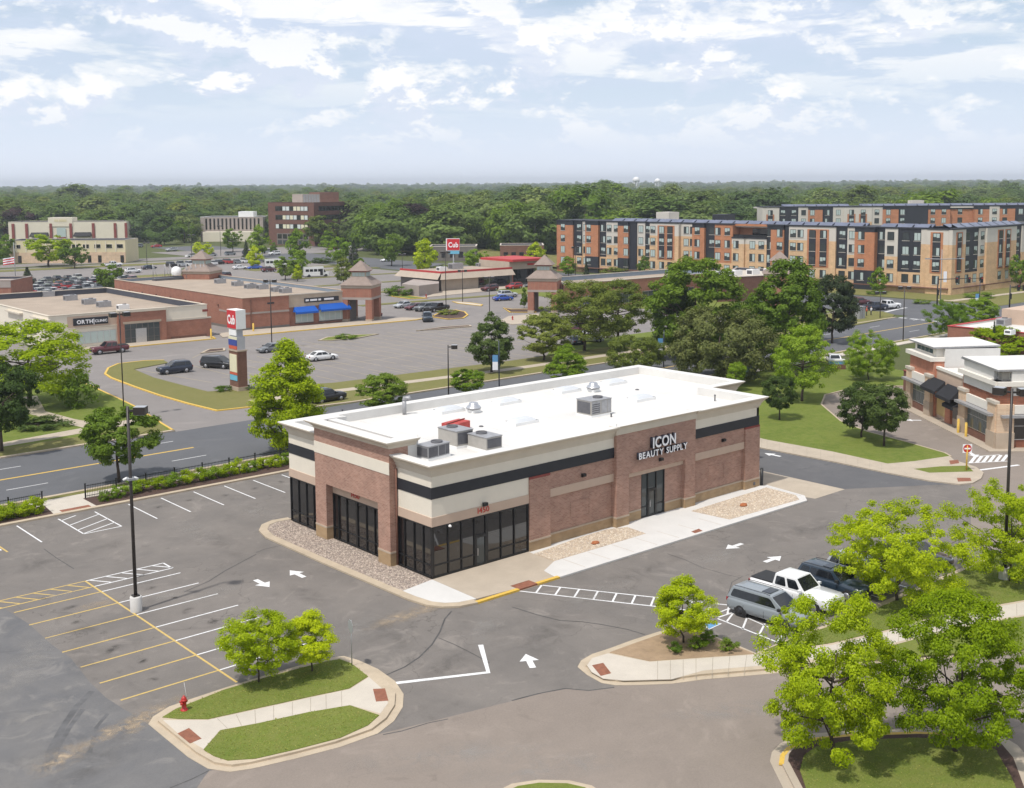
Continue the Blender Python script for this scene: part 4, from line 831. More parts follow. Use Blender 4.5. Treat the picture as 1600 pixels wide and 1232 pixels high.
dome_vent(*G(740, 639, RZ + .3), 'silver domed roof vent between the two left skylights'); dome_vent(*G(927, 607, RZ + .3), 'silver domed roof vent behind the lone grey unit')
t = thing('flue_pipe', 'tall grey flue pipe with a side cowl at the back of the roof', 'pipe', (*G(632, 648, RZ), RZ)); mb = MB(); mb.tube([(0, 0, 0), (0, 0, 1.25)], .17, 12); obj('pipe', mb, MT['galv'], t); mb = MB(); mb.tube([(0, 0, 1.2), (0, 0, 1.36), (.34, -.2, 1.42), (.42, -.25, 1.2)], .19, 12); obj('cowl', mb, MT['galv'], t)
for (x, y), h, lab in (((535, 650), .5, 'short vent stub near the rear left corner of the roof'), ((600, 647), .55, 'thin vent stub left of the tall flue pipe'), ((1117, 627), .5, 'short vent stub near the right end of the roof'), ((955, 652), .25, 'small drain stub beside the lone grey unit')):
    mb = MB(); u, v = G(x, y, RZ); mb.tube([(0, 0, 0), (0, 0, h)], .06, 8); mb.lathe((0, 0, h), [(.09, 0), (.09, .06), (.02, .08)], 8); o = obj('vent_stub', mb, MT['galv_dark']); o.location = (u, v, RZ); tag(o, lab, 'vent pipe', 'vent stubs on the roof')
# ------------------------------------------------------------------ lamps, signs and small site furniture
def lamp(px, py, ytop, label, heads=((1, 0),), base=True, h=None, mat='pole_bronze', r=.085, group='tall parking lot lamps', hs=1.0):
    p = G(px, py); H = h or height_at(p, ytop); t = thing('lamp_post', label, 'lamp post', (*p, 0), 0, group)
    z0 = 0
    if base: mb = MB(); mb.lathe((0, 0, 0), [(.36, 0), (.36, .92), (.33, .96)], 20); obj('base', mb, MT['concrete_new'], t); z0 = .95; mb = MB(); mb.box(-.2, .2, -.2, .2, z0, z0 + .1); obj('base_plate', mb, MT[mat], t)
    mb = MB(); mb.tube([(0, 0, z0), (0, 0, H * .5), (0, 0, H - .1)], [r, r * .92, r * .8], 10); obj('pole', mb, MT[mat], t)
    for dx, dy in heads:
        n = math.hypot(dx, dy); dx /= n; dy /= n; a = math.atan2(dy, dx)
        mb = MB(); mb.box(.05, .5 * hs, -.05, .05, H - .42, H - .3); o = obj('arm', mb, MT[mat], t); o.rotation_euler.z = a
        mb = MB(); mb.prism([(.42 * hs, -.32 * hs), (1.15 * hs, -.32 * hs), (1.15 * hs, .32 * hs), (.42 * hs, .32 * hs)], H - .58, H - .12, bottom=True); o = obj('lamp_head', mb, MT[mat], t); o.rotation_euler.z = a
        mb = MB(); mb.box(.5 * hs, 1.08 * hs, -.26 * hs, .26 * hs, H - .61, H - .585); q = obj('lens', mb, MT['glass_pale'], o)
        mb = MB(); mb.box(.44 * hs, 1.13 * hs, -.3 * hs, .3 * hs, H - .12, H - .10); q = obj('top_plate', mb, MT['alu'], o)
    return t, H
RD = (_R0[0], _R0[1]); LD = (-_R0[0], -_R0[1])
t, H = lamp(213, 955, 633, 'tall bronze lamp on a concrete drum in the striped parking bays', ((RD[0], RD[1]),), r=.11)
mb = MB(); mb.box(-.22, .22, -.22, .22, H * .64, H * .64 + .14); obj('bracket', mb, MT['pole_grey'], t)
for a in (0, 2.4): mb = MB(); mb.tube([(.2 * math.cos(a), .2 * math.sin(a), H * .65), (.45 * math.cos(a), .45 * math.sin(a), H * .64)], .09, 8); obj('floodlight', mb, MT['white_metal'], t)
lamp(1569, 908, 605, 'tall twin-headed lamp on a concrete drum among the lime trees', ((RD[0], RD[1]), (-_R0[1] * .3 - .3, .9)), r=.11)
lamp(194, 655, 487, 'slender lamp with twin heads by the mall entrance drive', ((1, 0), (-1, 0)), False, r=.07, mat='pole_bronze')
lamp(701, 625, 538, 'black lamp with one box head rising behind the shop roof', ((RD[0], RD[1]),), False, r=.09)
for x, y0, y1, lab in ((425, 546, 436, 'thin lamp pole in front of the brick mall corner'), (697, 487, 392, 'thin lamp pole on the round island by the parked cars'), (765, 492, 432, 'thin lamp pole behind the oval tree by the mall'), (723, 473, 421, 'thin lamp pole on the narrow concrete island'), (629, 437, 396, 'thin lamp pole left of the red-banded restaurant'), (899, 442, 385, 'thin lamp pole in front of the apartments, left'), (552, 440, 395, 'thin lamp pole beyond the corner tower'), (1411, 533, 447, 'black pole on the verge by the road junction'), (1492, 517, 476, 'short black pole in front of the bright shrubs'), (230, 420, 378, 'thin lamp pole right of the cream building'), (300, 412, 366, 'thin lamp pole behind the mall roof'), (345, 400, 352, 'thin lamp pole in front of the low office'), (1375, 498, 455, 'black signal pole at the near street corner')):
    lamp(x, y0, y1, lab, ((RD[0], RD[1]), (LD[0], LD[1])), False, r=.09, group='thin lamp poles in the distance', hs=.9)
# hydrant
def hydrant(px, py, label, s=1.0):
    t = thing('fire_hydrant', label, 'fire hydrant', (*G(px, py, .15), .15), .5); t.scale = (s, s, s)
    mb = MB(); mb.lathe((0, 0, 0), [(.19, 0), (.19, .05), (.12, .07), (.115, .48), (.16, .5), (.16, .55), (.13, .57)], 16); obj('barrel', mb, MT['hydrant_red'], t)
    mb = MB(); mb.lathe((0, 0, .57), [(.13, 0), (.12, .08), (.07, .14), (.04, .15), (.04, .2), (.0, .2)], 16); obj('bonnet', mb, MT['hydrant_red'], t)
    for a in (0, math.pi / 2, math.pi): mb = MB(); mb.tube([(.1 * math.cos(a), .1 * math.sin(a), .40), (.23 * math.cos(a), .23 * math.sin(a), .40)], .065, 10); obj('nozzle', mb, MT['hydrant_red'], t)
    mb = MB(); mb.tube([(.1, -.1, .6), (.22, .12, 1.35)], .006, 5); obj('marker_flag', mb, MT['white_metal'], t)
hydrant(288, 1110, 'red fire hydrant at the left tip of the grass island', 1.0); hydrant(666, 465, 'small red hydrant beside the restaurant walk'); hydrant(801, 500, 'small red hydrant on the pale walk by the second tower')
# signs on posts
def post_sign(name, label, px, py, H, build, post='galv', r=.03, rz=None, z0=.14):
    t = thing(name, label, 'sign', (*G(px, py, z0), z0), rz if rz is not None else YAW - math.pi / 2, 'signs on posts')
    mb = MB(); mb.tube([(0, 0, 0), (0, 0, H)], r, 8); obj('post', mb, MT[post], t); build(t); return t
def octagon(r, z, y0, y1, mb): 
    pts = [(r * math.cos(math.pi / 8 + k * math.pi / 4), r * math.sin(math.pi / 8 + k * math.pi / 4)) for k in range(8)]
    n = len(mb.v); mb.v += [(a, y0, z + b) for a, b in pts] + [(a, y1, z + b) for a, b in pts]
    mb.f += [tuple(range(n, n + 8)), tuple(reversed(range(n + 8, n + 16)))] + [(n + i, n + 8 + i, n + 8 + (i + 1) % 8, n + (i + 1) % 8) for i in range(8)]; mb.m += [0] * 10; mb.sm += [False] * 10
def b1(t): mb = MB(); octagon(.38, 2.25, .03, .045, mb); obj('sign_plate', mb, MT['pole_grey'], t)
post_sign('stop_sign', 'back of a grey octagonal stop sign on the grass island', 550, 1041, 2.6, b1, rz=YAW + .5)
def b2(t): mb = MB(); mb.box(-.16, .16, -.05, -.035, 1.55, 2.05); obj('sign_plate', mb, MT['pole_grey'], t)
post_sign('parking_sign', 'thin post with a small sign beside the hatched parking bay', 1219, 1012, 2.1, b2, post='pole_bronze', rz=math.pi)
def b3(t):
    mb = MB(); mb.box(-.42, .42, -.05, -.03, 1.62, 2.42); obj('sign_plate', mb, MT['letter_white'], t)
    mb = MB(); n = 20; k = len(mb.v); mb.v += [(.38 * math.cos(2 * math.pi * i / n), -.054, 2.02 + .38 * math.sin(2 * math.pi * i / n)) for i in range(n)]; mb.f.append(tuple(range(n))); mb.m.append(0); mb.sm.append(False); obj('red_disc', mb, MT['number_red'], t)
    mb = MB(); mb.box(-.28, .28, -.066, -.056, 1.95, 2.09); obj('white_bar', mb, MT['letter_white'], t)
post_sign('do_not_enter_sign', 'white and red no entry sign on a yellow post by the drive-through', 1510, 735, 2.3, b3, post='kerb_yellow', r=.075)
def banner(px, py, H, label, zc=2.2):
    t = thing('banner_pole', label, 'street pole', (*G(px, py), 0), YAW - math.pi / 2, 'street poles with banners')
    mb = MB(); mb.tube([(0, 0, 0), (0, 0, H)], [.09, .06], 10); obj('pole', mb, MT['steel_blue'], t)
    mb = MB(); mb.box(-.85, -.15, -.02, .02, zc, zc + 1.1); obj('banner', mb, MT['letter_white'], t); mb = MB(); mb.box(-.85, -.15, -.02, .02, zc + 1.1, zc + 2.0); obj('banner', mb, MT['paint_blue'], t)
    for z in (zc, zc + 2.0): mb = MB(); mb.tube([(0, 0, z), (-.9, 0, z)], .025, 6); obj('banner_arm', mb, MT['steel_blue'], t)
banner(780, 606, 6.2, 'dark pole with a blue and white banner behind the shop', 2.3); banner(1037, 574, 5.4, 'dark pole with a banner between the olive trees', 2.2); banner(1530, 480, 5.6, 'dark pole with a blue and white panel at the junction', .8); banner(-2, 803, 12.5, 'dark blue pole cut by the left edge of the view', 9.5)
# street corner: signals
def signal(px, py, ytop, reach, label, nheads=3):
    p = G(px, py); H = height_at(p, ytop); t = thing('traffic_signal', label, 'traffic signal', (*p, 0), math.atan2(_R0[1], _R0[0]), 'traffic signals at the junction')
    mb = MB(); mb.tube([(0, 0, 0), (0, 0, H + .5)], [.16, .12], 10); obj('pole', mb, MT['pole_bronze'], t)
    mb = MB(); mb.tube([(0, 0, H), (reach * .5, 0, H + .15), (reach, 0, H + .2)], [.10, .08, .05], 8); obj('mast_arm', mb, MT['pole_bronze'], t)
    for k in range(nheads):
        x = reach * (.42 + .28 * k); mb = MB(); mb.box(x - .22, x + .22, -.2, .2, H - .75, H + .45); hd = obj('signal_head', mb, MT['frame_black'], t)
        for j in range(3): mb = MB(); mb.tube([(x, -.2, H - .5 + .36 * j), (x, -.26, H - .5 + .36 * j)], .12, 10); obj('signal_lens', mb, MT[('glass_dark', 'glass_dark', 'number_red')[j]], hd)
    mb = MB(); mb.box(-.2, .2, -.45, -.12, 2.4, 3.6); obj('signal_head', mb, MT['frame_black'], t)
signal(1464, 479, 437, 9.5, 'dark mast-arm traffic signal in front of the tan apartment corner'); signal(1577, 486, 449, 4.0, 'dark traffic signal by the right edge of the view', 2)
p = G(1469, 478); t = thing('street_light', 'grey street light with two long arms in front of the apartment corner', 'street light', (*p, 0), math.atan2(_R0[1], _R0[0])); H = height_at(p, 390)
mb = MB(); mb.tube([(0, 0, 0), (0, 0, H)], [.12, .07], 10); obj('pole', mb, MT['pole_grey'], t); mb = MB(); mb.tube([(-3.1, 0, H - 2.0), (0, 0, H - 2.1), (4.3, 0, H - 2.0)], .09, 8); obj('arm', mb, MT['pole_grey'], t)
for x in (-3.0, 4.2): mb = MB(); mb.box(x - .5, x + .5, -.18, .18, H - 2.1, H - 1.85); obj('lamp_head', mb, MT['galv'], t)
mb = MB(); mb.box(.5, 1.2, -.03, .03, H - 7.0, H - 4.7); obj('banner', mb, MT['letter_white'], t)
def box_thing(name, label, cat, px, py, w, d, h, mat, rz=0.0, top=None, z0=.1):
    t = thing(name, label, cat, (*G(px, py, z0), z0), rz); mb = MB(); mb.box(-w / 2, w / 2, -d / 2, d / 2, 0, h); obj('cabinet', mb, MT[mat], t)
    mb = MB(); mb.box(-w / 2 - .04, w / 2 + .04, -d / 2 - .04, d / 2 + .04, h, h + .07); obj('lid', mb, MT[top or mat], t)
    mb = MB(); mb.box(-.015, .015, -d / 2 - .02, -d / 2, .1, h - .1); obj('door_seam', mb, MT['galv_dark'], t); return t
plain('utility_green', (.03, .06, .045), .6, .1, 2.0)
box_thing('utility_cabinet', 'dark green utility cabinet on the lawn behind the shop', 'cabinet', 1171, 588, 1.5, 1.1, 1.1, 'utility_green'); box_thing('signal_cabinet', 'pale grey signal cabinet on the street corner', 'cabinet', 1343, 498, 2.0, 1.2, 2.3, 'galv')
t = thing('monument_sign', 'low stone monument sign with blue panel on the lawn', 'sign', (*G(1307, 577, .1), .1), YAW - math.pi / 2); mb = MB(); mb.box(-1.2, 1.2, -.35, .35, 0, .7); obj('stone_base', mb, MT['brick_dark'], t); mb = MB(); mb.box(-1.1, 1.1, -.2, .2, .7, 1.15); obj('panel', mb, MT['paint_blue'], t); mb = MB(); mb.box(-1.15, 1.15, -.25, .25, 1.15, 1.4); obj('cap', mb, MT['white_metal'], t)
def bollard(p, label, mat, h=1.1, r=.09, group=None):
    t = thing('bollard', label, 'bollard', (*p, 0), 0, group); mb = MB(); mb.lathe((0, 0, 0), [(r, 0), (r, h)], 14); obj('post', mb, MT[mat], t); mb = MB(); mb.lathe((0, 0, h), [(r, 0), (r * .8, .06), (r * .3, .1)], 14); obj('cap', mb, MT[mat], t); return t
bollard(G(1190, 760), 'black bollard at the right corner of the shop', 'frame_black', 1.55, .13)
bollard(G(330, 530), 'tall yellow bollard at the right corner of the clinic', 'kerb_yellow', 1.7, .14); bollard(G(396, 519), 'yellow bollard at the left corner of the brick mall', 'kerb_yellow', 1.5, .16)
# rust coloured boulders in the rock beds
def boulder(px, py, label, s):
    mb = MB(); r = random.Random(px); n = 9
    prof = [(.0, 0), (.9, .02), (1.0, .25), (.8, .5), (.35, .62), (.0, .64)]
    for rr, z in prof: 
        for j in range(n): a = 2 * math.pi * j / n; q = rr * r.uniform(.85, 1.15); mb.v.append((s * q * math.cos(a), s * .7 * q * math.sin(a), s * z))
    for i in range(len(prof) - 1):
        for j in range(n): mb.f.append((i * n + j, i * n + (j + 1) % n, (i + 1) * n + (j + 1) % n, (i + 1) * n + j)); mb.m.append(0); mb.sm.append(False)
    o = obj('boulder', mb, MT['rock_red']); o.location = (*G(px, py, .13), .13); tag(o, label, 'boulder')
boulder(930, 850, 'small rust-red boulder in the rock bed left of the entrance', .34); boulder(1162, 791, 'rust-red boulder in the rock bed right of the entrance', .38)
slab('tactile_pad', GP([(1080, 831), (1092, 826.5), (1098, 830), (1087, 834)], .12), .1, .128, 'tactile')
# loose stones over the two kinds of rock bed: real pebbles
def pebbles(name, poly, n, mats, seed, zb, parent_label, smin=.04, smax=.085):
    r = np.random.default_rng(seed); P = np.array(poly); lo = P.min(0); hi = P.max(0); pts = []
    def inside(x, y):
        c = False; j = len(P) - 1
        for i in range(len(P)):
            if (P[i][1] > y) != (P[j][1] > y) and x < (P[j][0] - P[i][0]) * (y - P[i][1]) / (P[j][1] - P[i][1]) + P[i][0]: c = not c
            j = i
        return c
    while len(pts) < n:
        x, y = lo + r.random(2) * (hi - lo)
        if inside(x, y): pts.append((x, y))
    mb = MB()
    for x, y in pts:
        s = r.uniform(smin, smax); a = r.uniform(0, 6.28); e = r.uniform(.6, 1); k = len(mb.v); ca, sa = math.cos(a), math.sin(a)
        for q in range(5):
            b = 2 * math.pi * q / 5; dx, dy = s * math.cos(b), s * e * math.sin(b); mb.v.append((x + dx * ca - dy * sa, y + dx * sa + dy * ca, zb))
        mb.v.append((x + r.uniform(-.2, .2) * s, y + r.uniform(-.2, .2) * s, zb + s * r.uniform(.5, .9))); m = int(r.integers(0, len(mats)))
        for q in range(5): mb.f.append((k + q, k + (q + 1) % 5, k + 5)); mb.m.append(m); mb.sm.append(False)
    o = obj(name, mb, [MT[m] for m in mats]); stuff(o, parent_label, 'gravel')
for nm_, c in (('peb_a', (.29, .235, .195)), ('peb_b', (.40, .335, .28)), ('peb_c', (.20, .16, .145)), ('peb_d', (.52, .43, .36)), ('peb_e', (.52, .44, .34)), ('peb_f', (.42, .34, .26)), ('peb_g', (.63, .56, .46))): plain(nm_, c, .9, .1, 4.0)
pebbles('gravel', inset([(-.05, 18.6), (-1.1, 18.65), (-2.0, 18.2), (-2.7, 17.3), (-3.02, 15.8), (-2.97, 8), (-2.8, -.4), (-.05, -.1)], .05), 5200, ('peb_a', 'peb_b', 'peb_c', 'peb_d'), 3, .108, 'grey-pink river rock in the bed along the side windows')
pebbles('gravel', inset(g2, .06), 2000, ('peb_e', 'peb_f', 'peb_g', 'peb_b'), 4, .132, 'tan river rock in the bed left of the entrance'); pebbles('gravel', inset(g3, .06), 2600, ('peb_e', 'peb_f', 'peb_g', 'peb_b'), 5, .132, 'tan river rock in the bed right of the entrance')
# ------------------------------------------------------------------ picket fence behind the hedge
def fence(u0, u1, label):
    t = thing('picket_fence', label, 'fence', (0, 0, 0), 0, 'black metal fences along the road'); n = max(1, round((u1 - u0) / 2.7)); st = (u1 - u0) / n
    for k in range(n + 1):
        u = u0 + st * k; v = RV(35.95, u); mb = MB(); mb.box(u - .05, u + .05, v - .05, v + .05, .1, 1.35); mb.box(u - .065, u + .065, v - .065, v + .065, 1.35, 1.41); obj('post', mb, MT['frame_black'], t)
    for k in range(n):
        mb = MB(); a = u0 + st * k + .05; b = a + st - .1; va, vb = RV(35.95, a), RV(35.95, b)
        for z in (.28, 1.15): mb.prism([(a, va - .02), (b, vb - .02), (b, vb + .02), (a, va + .02)], z, z + .045, bottom=True)
        obj('rail_pair', mb, MT['frame_black'], t)
        mb = MB(); m = int((b - a) / .14)
        for j in range(1, m): u = a + (b - a) * j / m; v = RV(35.95, u); mb.box(u - .010, u + .010, v - .010, v + .010, .15, 1.27)
        pk = obj('pickets', mb, MT['frame_black'], t); pk['kind'] = 'stuff'
fence(-9.6, 49.5, 'black picket fence running behind the shop, right of the footpath'); fence(-40, -13.2, 'black picket fence at the left edge, left of the footpath')
# ------------------------------------------------------------------ pylon sign
plain('sign_red', (.56, .015, .025), .4, .02, 1.0); plain('sign_blue', (.03, .06, .30), .4, .02, 1.0); plain('sign_orange', (.55, .10, .05), .5, .1, 1.0); plain('sign_pale', (.72, .68, .50), .5, .05, 1.0); plain('sign_sky', (.15, .45, .62), .5, .05, 1.0); plain('sign_grey', (.42, .42, .45), .5, .05, 1.0); plain('text_grey', (.25, .27, .35), .5, 0)
pyl = thing('pylon_sign', 'tall brick pylon sign with red Cub panel at the mall entrance', 'sign', (0, 0, 0)); pu, pv = G(373, 613); D = 1.3; Wd = 2.3
PW = Wall((pu, pv + Wd), (pu, pv)); PB = Wall((pu, pv), (pu + D, pv))
def pp(name, s0, s1, z0, z1, n0, n1, mat, parent=pyl): mb = MB(); PW.box(mb, s0, s1, z0, z1, n0, n1); return obj(name, mb, MT[mat], parent)
pp('pier', 0, Wd, .0, 5.2, -D, 0, 'brick_dark'); pp('pier_base', -.06, Wd + .06, 0, .6, -D - .06, .06, 'stone_cap'); pp('pier_cap', -.08, Wd + .08, 5.2, 5.4, -D - .08, .08, 'stone_cap')
pp('cabinet', .05, Wd - .05, 5.4, 7.1, -D + .15, -.02, 'sign_grey'); pp('neck', .3, Wd - .3, 7.1, 8.1, -D + .3, -.1, 'sign_grey'); hd = pp('head_cabinet', -.12, Wd + .02, 8.1, 10.55, -D, .06, 'white_metal')
pp('panel', -.05, Wd - .05, 8.16, 10.48, .06, .10, 'sign_red', hd); pp('panel', .2, Wd - .2, 7.25, 8.0, -.1, .02, 'letter_white'); pp('panel', .05, Wd - .06, 5.95, 6.7, -.02, .06, 'sign_blue'); pp('panel', .1, Wd - .06, 5.48, 5.92, -.02, .05, 'sign_orange'); pp('panel', .05, Wd - .06, 6.73, 7.08, -.02, .04, 'sign_pale')
pp('panel', .2, Wd - .2, 2.5, 4.8, 0, .06, 'sign_pale'); pp('panel', .2, Wd - .2, 2.15, 2.46, 0, .06, 'sign_orange'); pp('panel', .2, Wd - .2, 1.4, 2.1, 0, .06, 'sign_sky')
letters(PW, 'Cub', .12, Wd - .22, 8.75, 1.15, .12, .04, [MT['letter_white']], hd, 'letter', .05)
# second pylon, far behind the restaurant
p = G(709, 440); t = thing('pylon_sign', 'distant red Cub sign on a pole behind the red-banded restaurant', 'sign', (*p, 0), YAW - math.pi / 2); H = height_at(p, 373)
mb = MB(); mb.tube([(0, 0, 0), (0, 0, H - 3)], .18, 8); obj('pole', mb, MT['pole_grey'], t); mb = MB(); mb.box(-2.0, 1.75, -.3, .3, H - 3.3, H); hd = obj('head_cabinet', mb, MT['white_metal'], t); mb = MB(); mb.box(-1.7, 1.7, -.36, -.3, H - 3.15, H - .12); obj('panel', mb, MT['sign_red'], hd); mb = MB(); mb.box(-1.4, 1.6, -.3, .3, H - 4.2, H - 3.35); obj('panel', mb, MT['sign_sky'], t)
ww = Wall((p[0], p[1]), (p[0] + _R0[0], p[1] + _R0[1])); letters(ww, 'Cub', -1.35, 1.35, H - 2.35, 1.35, .38, .05, [MT['letter_white']], hd, 'letter', .06)
for c in hd.children:
    if c.name.startswith('letter'): c.rotation_euler.z = 0; wp = Matrix.Rotation(-(YAW - math.pi / 2), 3, 'Z') @ Vector((c.location.x, c.location.y, c.location.z)); c.location = wp
# flag at the left edge
p = G(25, 450); t = thing('flag_pole', 'thin pole with a small red and white flag at the left edge', 'flag', (*p, 0), YAW - math.pi / 2); mb = MB(); mb.tube([(0, 0, 0), (0, 0, 12)], .09, 8); obj('pole', mb, MT['pole_grey'], t)
for k in range(6):
    mb = MB(); z0 = 6.4 + .3 * k
    for j in range(6): x0 = -.1 - .5 * j; w0 = .25 * math.sin(j * 1.1); w1 = .25 * math.sin((j + 1) * 1.1); mb.poly([(x0, w0, z0 - .08 * j), (x0 - .5, w1, z0 - .08 * (j + 1)), (x0 - .5, w1, z0 + .3 - .08 * (j + 1)), (x0, w0, z0 + .3 - .08 * j)])
    obj('stripe', mb, MT['letter_white' if k % 2 else 'sign_red'], t)
# ------------------------------------------------------------------ vehicles (x forward, z up, origin on the ground at the middle)
def carpaint(name, c, rough=.28, metal=0.0):
    return plain('car_' + name, c, rough, .0, metal=metal, coat=.6)
for n_, c_ in dict(white=(.78, .78, .78), silver=(.42, .44, .46), grey=(.16, .17, .18), black=(.012, .012, .014), navy=(.015, .022, .045), blue=(.02, .08, .42), red=(.42, .02, .025), maroon=(.10, .012, .018), bluegrey=(.235, .262, .282), darkblue=(.02, .035, .055), tan=(.40, .36, .30), green=(.05, .09, .07)).items(): carpaint(n_, c_)
glass('car_glass', (.012, .014, .017), .03, 1.6); plain('tyre', (.018, .018, .018), .9, .0); plain('rim_dark', (.05, .05, .055), .4, .0, metal=.6); plain('rim_alloy', (.45, .45, .47), .35, .0, metal=.8); plain('head_lens', (.62, .65, .68), .1, .0); plain('tail_lens', (.28, .01, .012), .2, .0); plain('trim_dark', (.02, .02, .021), .6, .0)
KINDS = dict(
    #        L     W    wheelbase front/rear axle  wheel r  z:sill belt hood tail roof   cabin x: rear base, rear top, front top, front base
    minivan=dict(L=5.1, W=1.98, ax=(1.55, -1.50), r=.36, sill=.26, belt=1.10, hood=1.04, nose=.92, roof=1.76, tail=1.12, cab=(-2.48, -2.18, .55, 1.55), deck=None),
    suv=dict(L=4.8, W=1.93, ax=(1.45, -1.40), r=.38, sill=.30, belt=1.12, hood=1.10, nose=1.0, roof=1.72, tail=1.12, cab=(-2.30, -1.98, .25, 1.02), deck=None),
    sedan=dict(L=4.75, W=1.84, ax=(1.40, -1.40), r=.33, sill=.22, belt=.92, hood=.90, nose=.74, roof=1.44, tail=.96, cab=(-1.80, -1.02, .25, 1.12), deck=None),
    pickup=dict(L=5.85, W=2.02, ax=(1.85, -1.75), r=.41, sill=.38, belt=1.16, hood=1.20, nose=1.12, roof=1.90, tail=1.18, cab=(-1.12, -.98, .50, 1.18), deck=(-2.86, -1.16)),
    hatch=dict(L=4.3, W=1.80, ax=(1.30, -1.25), r=.32, sill=.24, belt=.95, hood=.95, nose=.72, roof=1.52, tail=.95, cab=(-2.02, -1.55, .25, 1.10), deck=None))
def car_meshes(kind):
    K = KINDS[kind]; L, W, r = K['L'], K['W'], K['r']; h = L / 2; w = W / 2; out = {}
    rb, rt, ft, fb = K['cab']
    # lower body: stations of (x, halfwidth factor, top z, sill z)
    st = [(-h, .84, K['tail'] - .22, K['sill'] + .16), (-h + .05, .93, K['tail'] - .05, K['sill'] + .06), (-h + .22, .985, K['tail'], K['sill'])]
    for a in np.linspace(-h + .6, fb - .05, 5): st.append((a, 1.0, K['belt'] + (K['tail'] - K['belt']) * (1 if a < rb else 0), K['sill']))
    st += [(fb + .1, 1.0, K['hood'], K['sill']), (h - .75, .99, (K['hood'] * .72 + K['nose'] * .28), K['sill']), (h - .30, .97, K['nose'] + .05, K['sill'] + .0), (h - .08, .92, K['nose'] - .03, K['sill'] + .04), (h, .84, K['nose'] - .12, K['sill'] + .12)]
    mb = MB(); sec = 11; k0 = 0
    for x, f, zt, zs in st:
        ww = w * f; H = zt - zs
        prof = [(-ww * .86, zs), (-ww * .97, zs + .10 * H), (-ww, zs + .42 * H), (-ww * .985, zs + .72 * H), (-ww * .93, zt - .05), (0, zt + .025), (ww * .93, zt - .05), (ww * .985, zs + .72 * H), (ww, zs + .42 * H), (ww * .97, zs + .10 * H), (ww * .86, zs)]
        prof[5] = (0, zt + .02); mb.v += [(x, y, z) for y, z in prof]
    for i in range(len(st) - 1):
        for j in range(sec):
            j2 = (j + 1) % sec; mb.f.append((i * sec + j, (i + 1) * sec + j, (i + 1) * sec + j2, i * sec + j2)); mb.m.append(0); mb.sm.append(True)
    mb.f.append(tuple(range(sec))); e = (len(st) - 1) * sec; mb.f.append(tuple(reversed(range(e, e + sec)))); mb.m += [0, 0]; mb.sm += [False, False]
    # painted cabin shell with a crowned roof; the glass sits in it
    zb = K['belt'] - .04; zr = K['roof']; wb = w * .945; wr = w * .79; zg = zr - .05
    def face(side):                                      # corner points: rear-bottom, front-bottom, front-top, rear-top
        if side == 'L': return [(rb, wb, zb), (fb, wb, zb), (ft, wr, zg), (rt, wr, zg)]
        if side == 'R': return [(rb, -wb, zb), (fb, -wb, zb), (ft, -wr, zg), (rt, -wr, zg)]
        if side == 'F': return [(fb, -wb, zb), (fb, wb, zb), (ft, wr, zg), (ft, -wr, zg)]
        return [(rb, wb, zb), (rb, -wb, zb), (rt, -wr, zg), (rt, wr, zg)]
    for sd in 'LRFB':
        q = face(sd); mb.poly(q if sd in 'RFB' else q[::-1])
    n = 8
    for i in range(n):
        for j in range(n):
            def rp(a, b): x = rt + (ft - rt) * a / n; y = -wr + 2 * wr * b / n; return (x, y, zg + .07 * (1 - abs(2 * b / n - 1) ** 3) * (1 - .75 * abs(2 * a / n - 1) ** 4))
            mb.poly([rp(i, j), rp(i + 1, j), rp(i + 1, j + 1), rp(i, j + 1)], 0, True)
    out['body'] = (mb, ['PAINT'])
    def pane(sd, u0, u1, v0, v1, rnd=.25, slf=0.0, slr=0.0):
        A, B_, C_, D_ = [Vector(q) for q in face(sd)]; nr = (B_ - A).cross(D_ - A).normalized()
        if (sd == 'L' and nr.y < 0) or (sd == 'R' and nr.y > 0) or (sd == 'F' and nr.x < 0) or (sd == 'B' and nr.x > 0): nr = -nr
        uv = []; k = 4
        for cu, cv, a0 in ((u1, v0, -90), (u1 + slf, v1, 0), (u0 + slr, v1, 90), (u0, v0, 180)):
            su = 1 if cu > (u0 + u1) / 2 else -1; sv = 1 if cv > (v0 + v1) / 2 else -1; ru = rnd * (v1 - v0) * .35 * .5; rv = rnd * (v1 - v0)
            for i in range(k + 1):
                an = math.radians(a0 + 90 * i / k); uv.append((cu - su * ru + ru * math.cos(an), cv - sv * rv + rv * math.sin(an)))
        P = [(A.lerp(B_, u)).lerp(D_.lerp(C_, u), v) for u, v in uv]; m = MB(); o1 = [q + nr * .012 for q in P]; o0 = [q - nr * .01 for q in P]
        fl = (o1[1] - o1[0]).cross(o1[k * 2] - o1[0]).dot(nr) < 0
        m.poly(o1[::-1] if fl else o1)
        for i in range(len(P)): j = (i + 1) % len(P); m.poly([o0[i], o0[j], o1[j], o1[i]])
        return m
    out['windscreen'] = (pane('F', .06, .94, .10, .95, .12), ['car_glass']); out['rear_window'] = (pane('B', .10, .90, .22 if kind != 'sedan' else .12, .92, .15), ['car_glass'])
    for s, sd in ((1, 'L'), (-1, 'R')):
        if kind == 'pickup': segs = [(.07, .44), (.52, .90)]
        elif kind == 'minivan': segs = [(.05, .90)]
        elif kind == 'suv': segs = [(.06, .28), (.31, .90)]
        else: segs = [(.12, .50), (.53, .89)]
        for i, (a_, b_) in enumerate(segs): out[('side_window', s, i)] = (pane(sd, a_, b_, .13, .84, .22, 0.02 if i == len(segs) - 1 else 0, -.0), ['car_glass'])
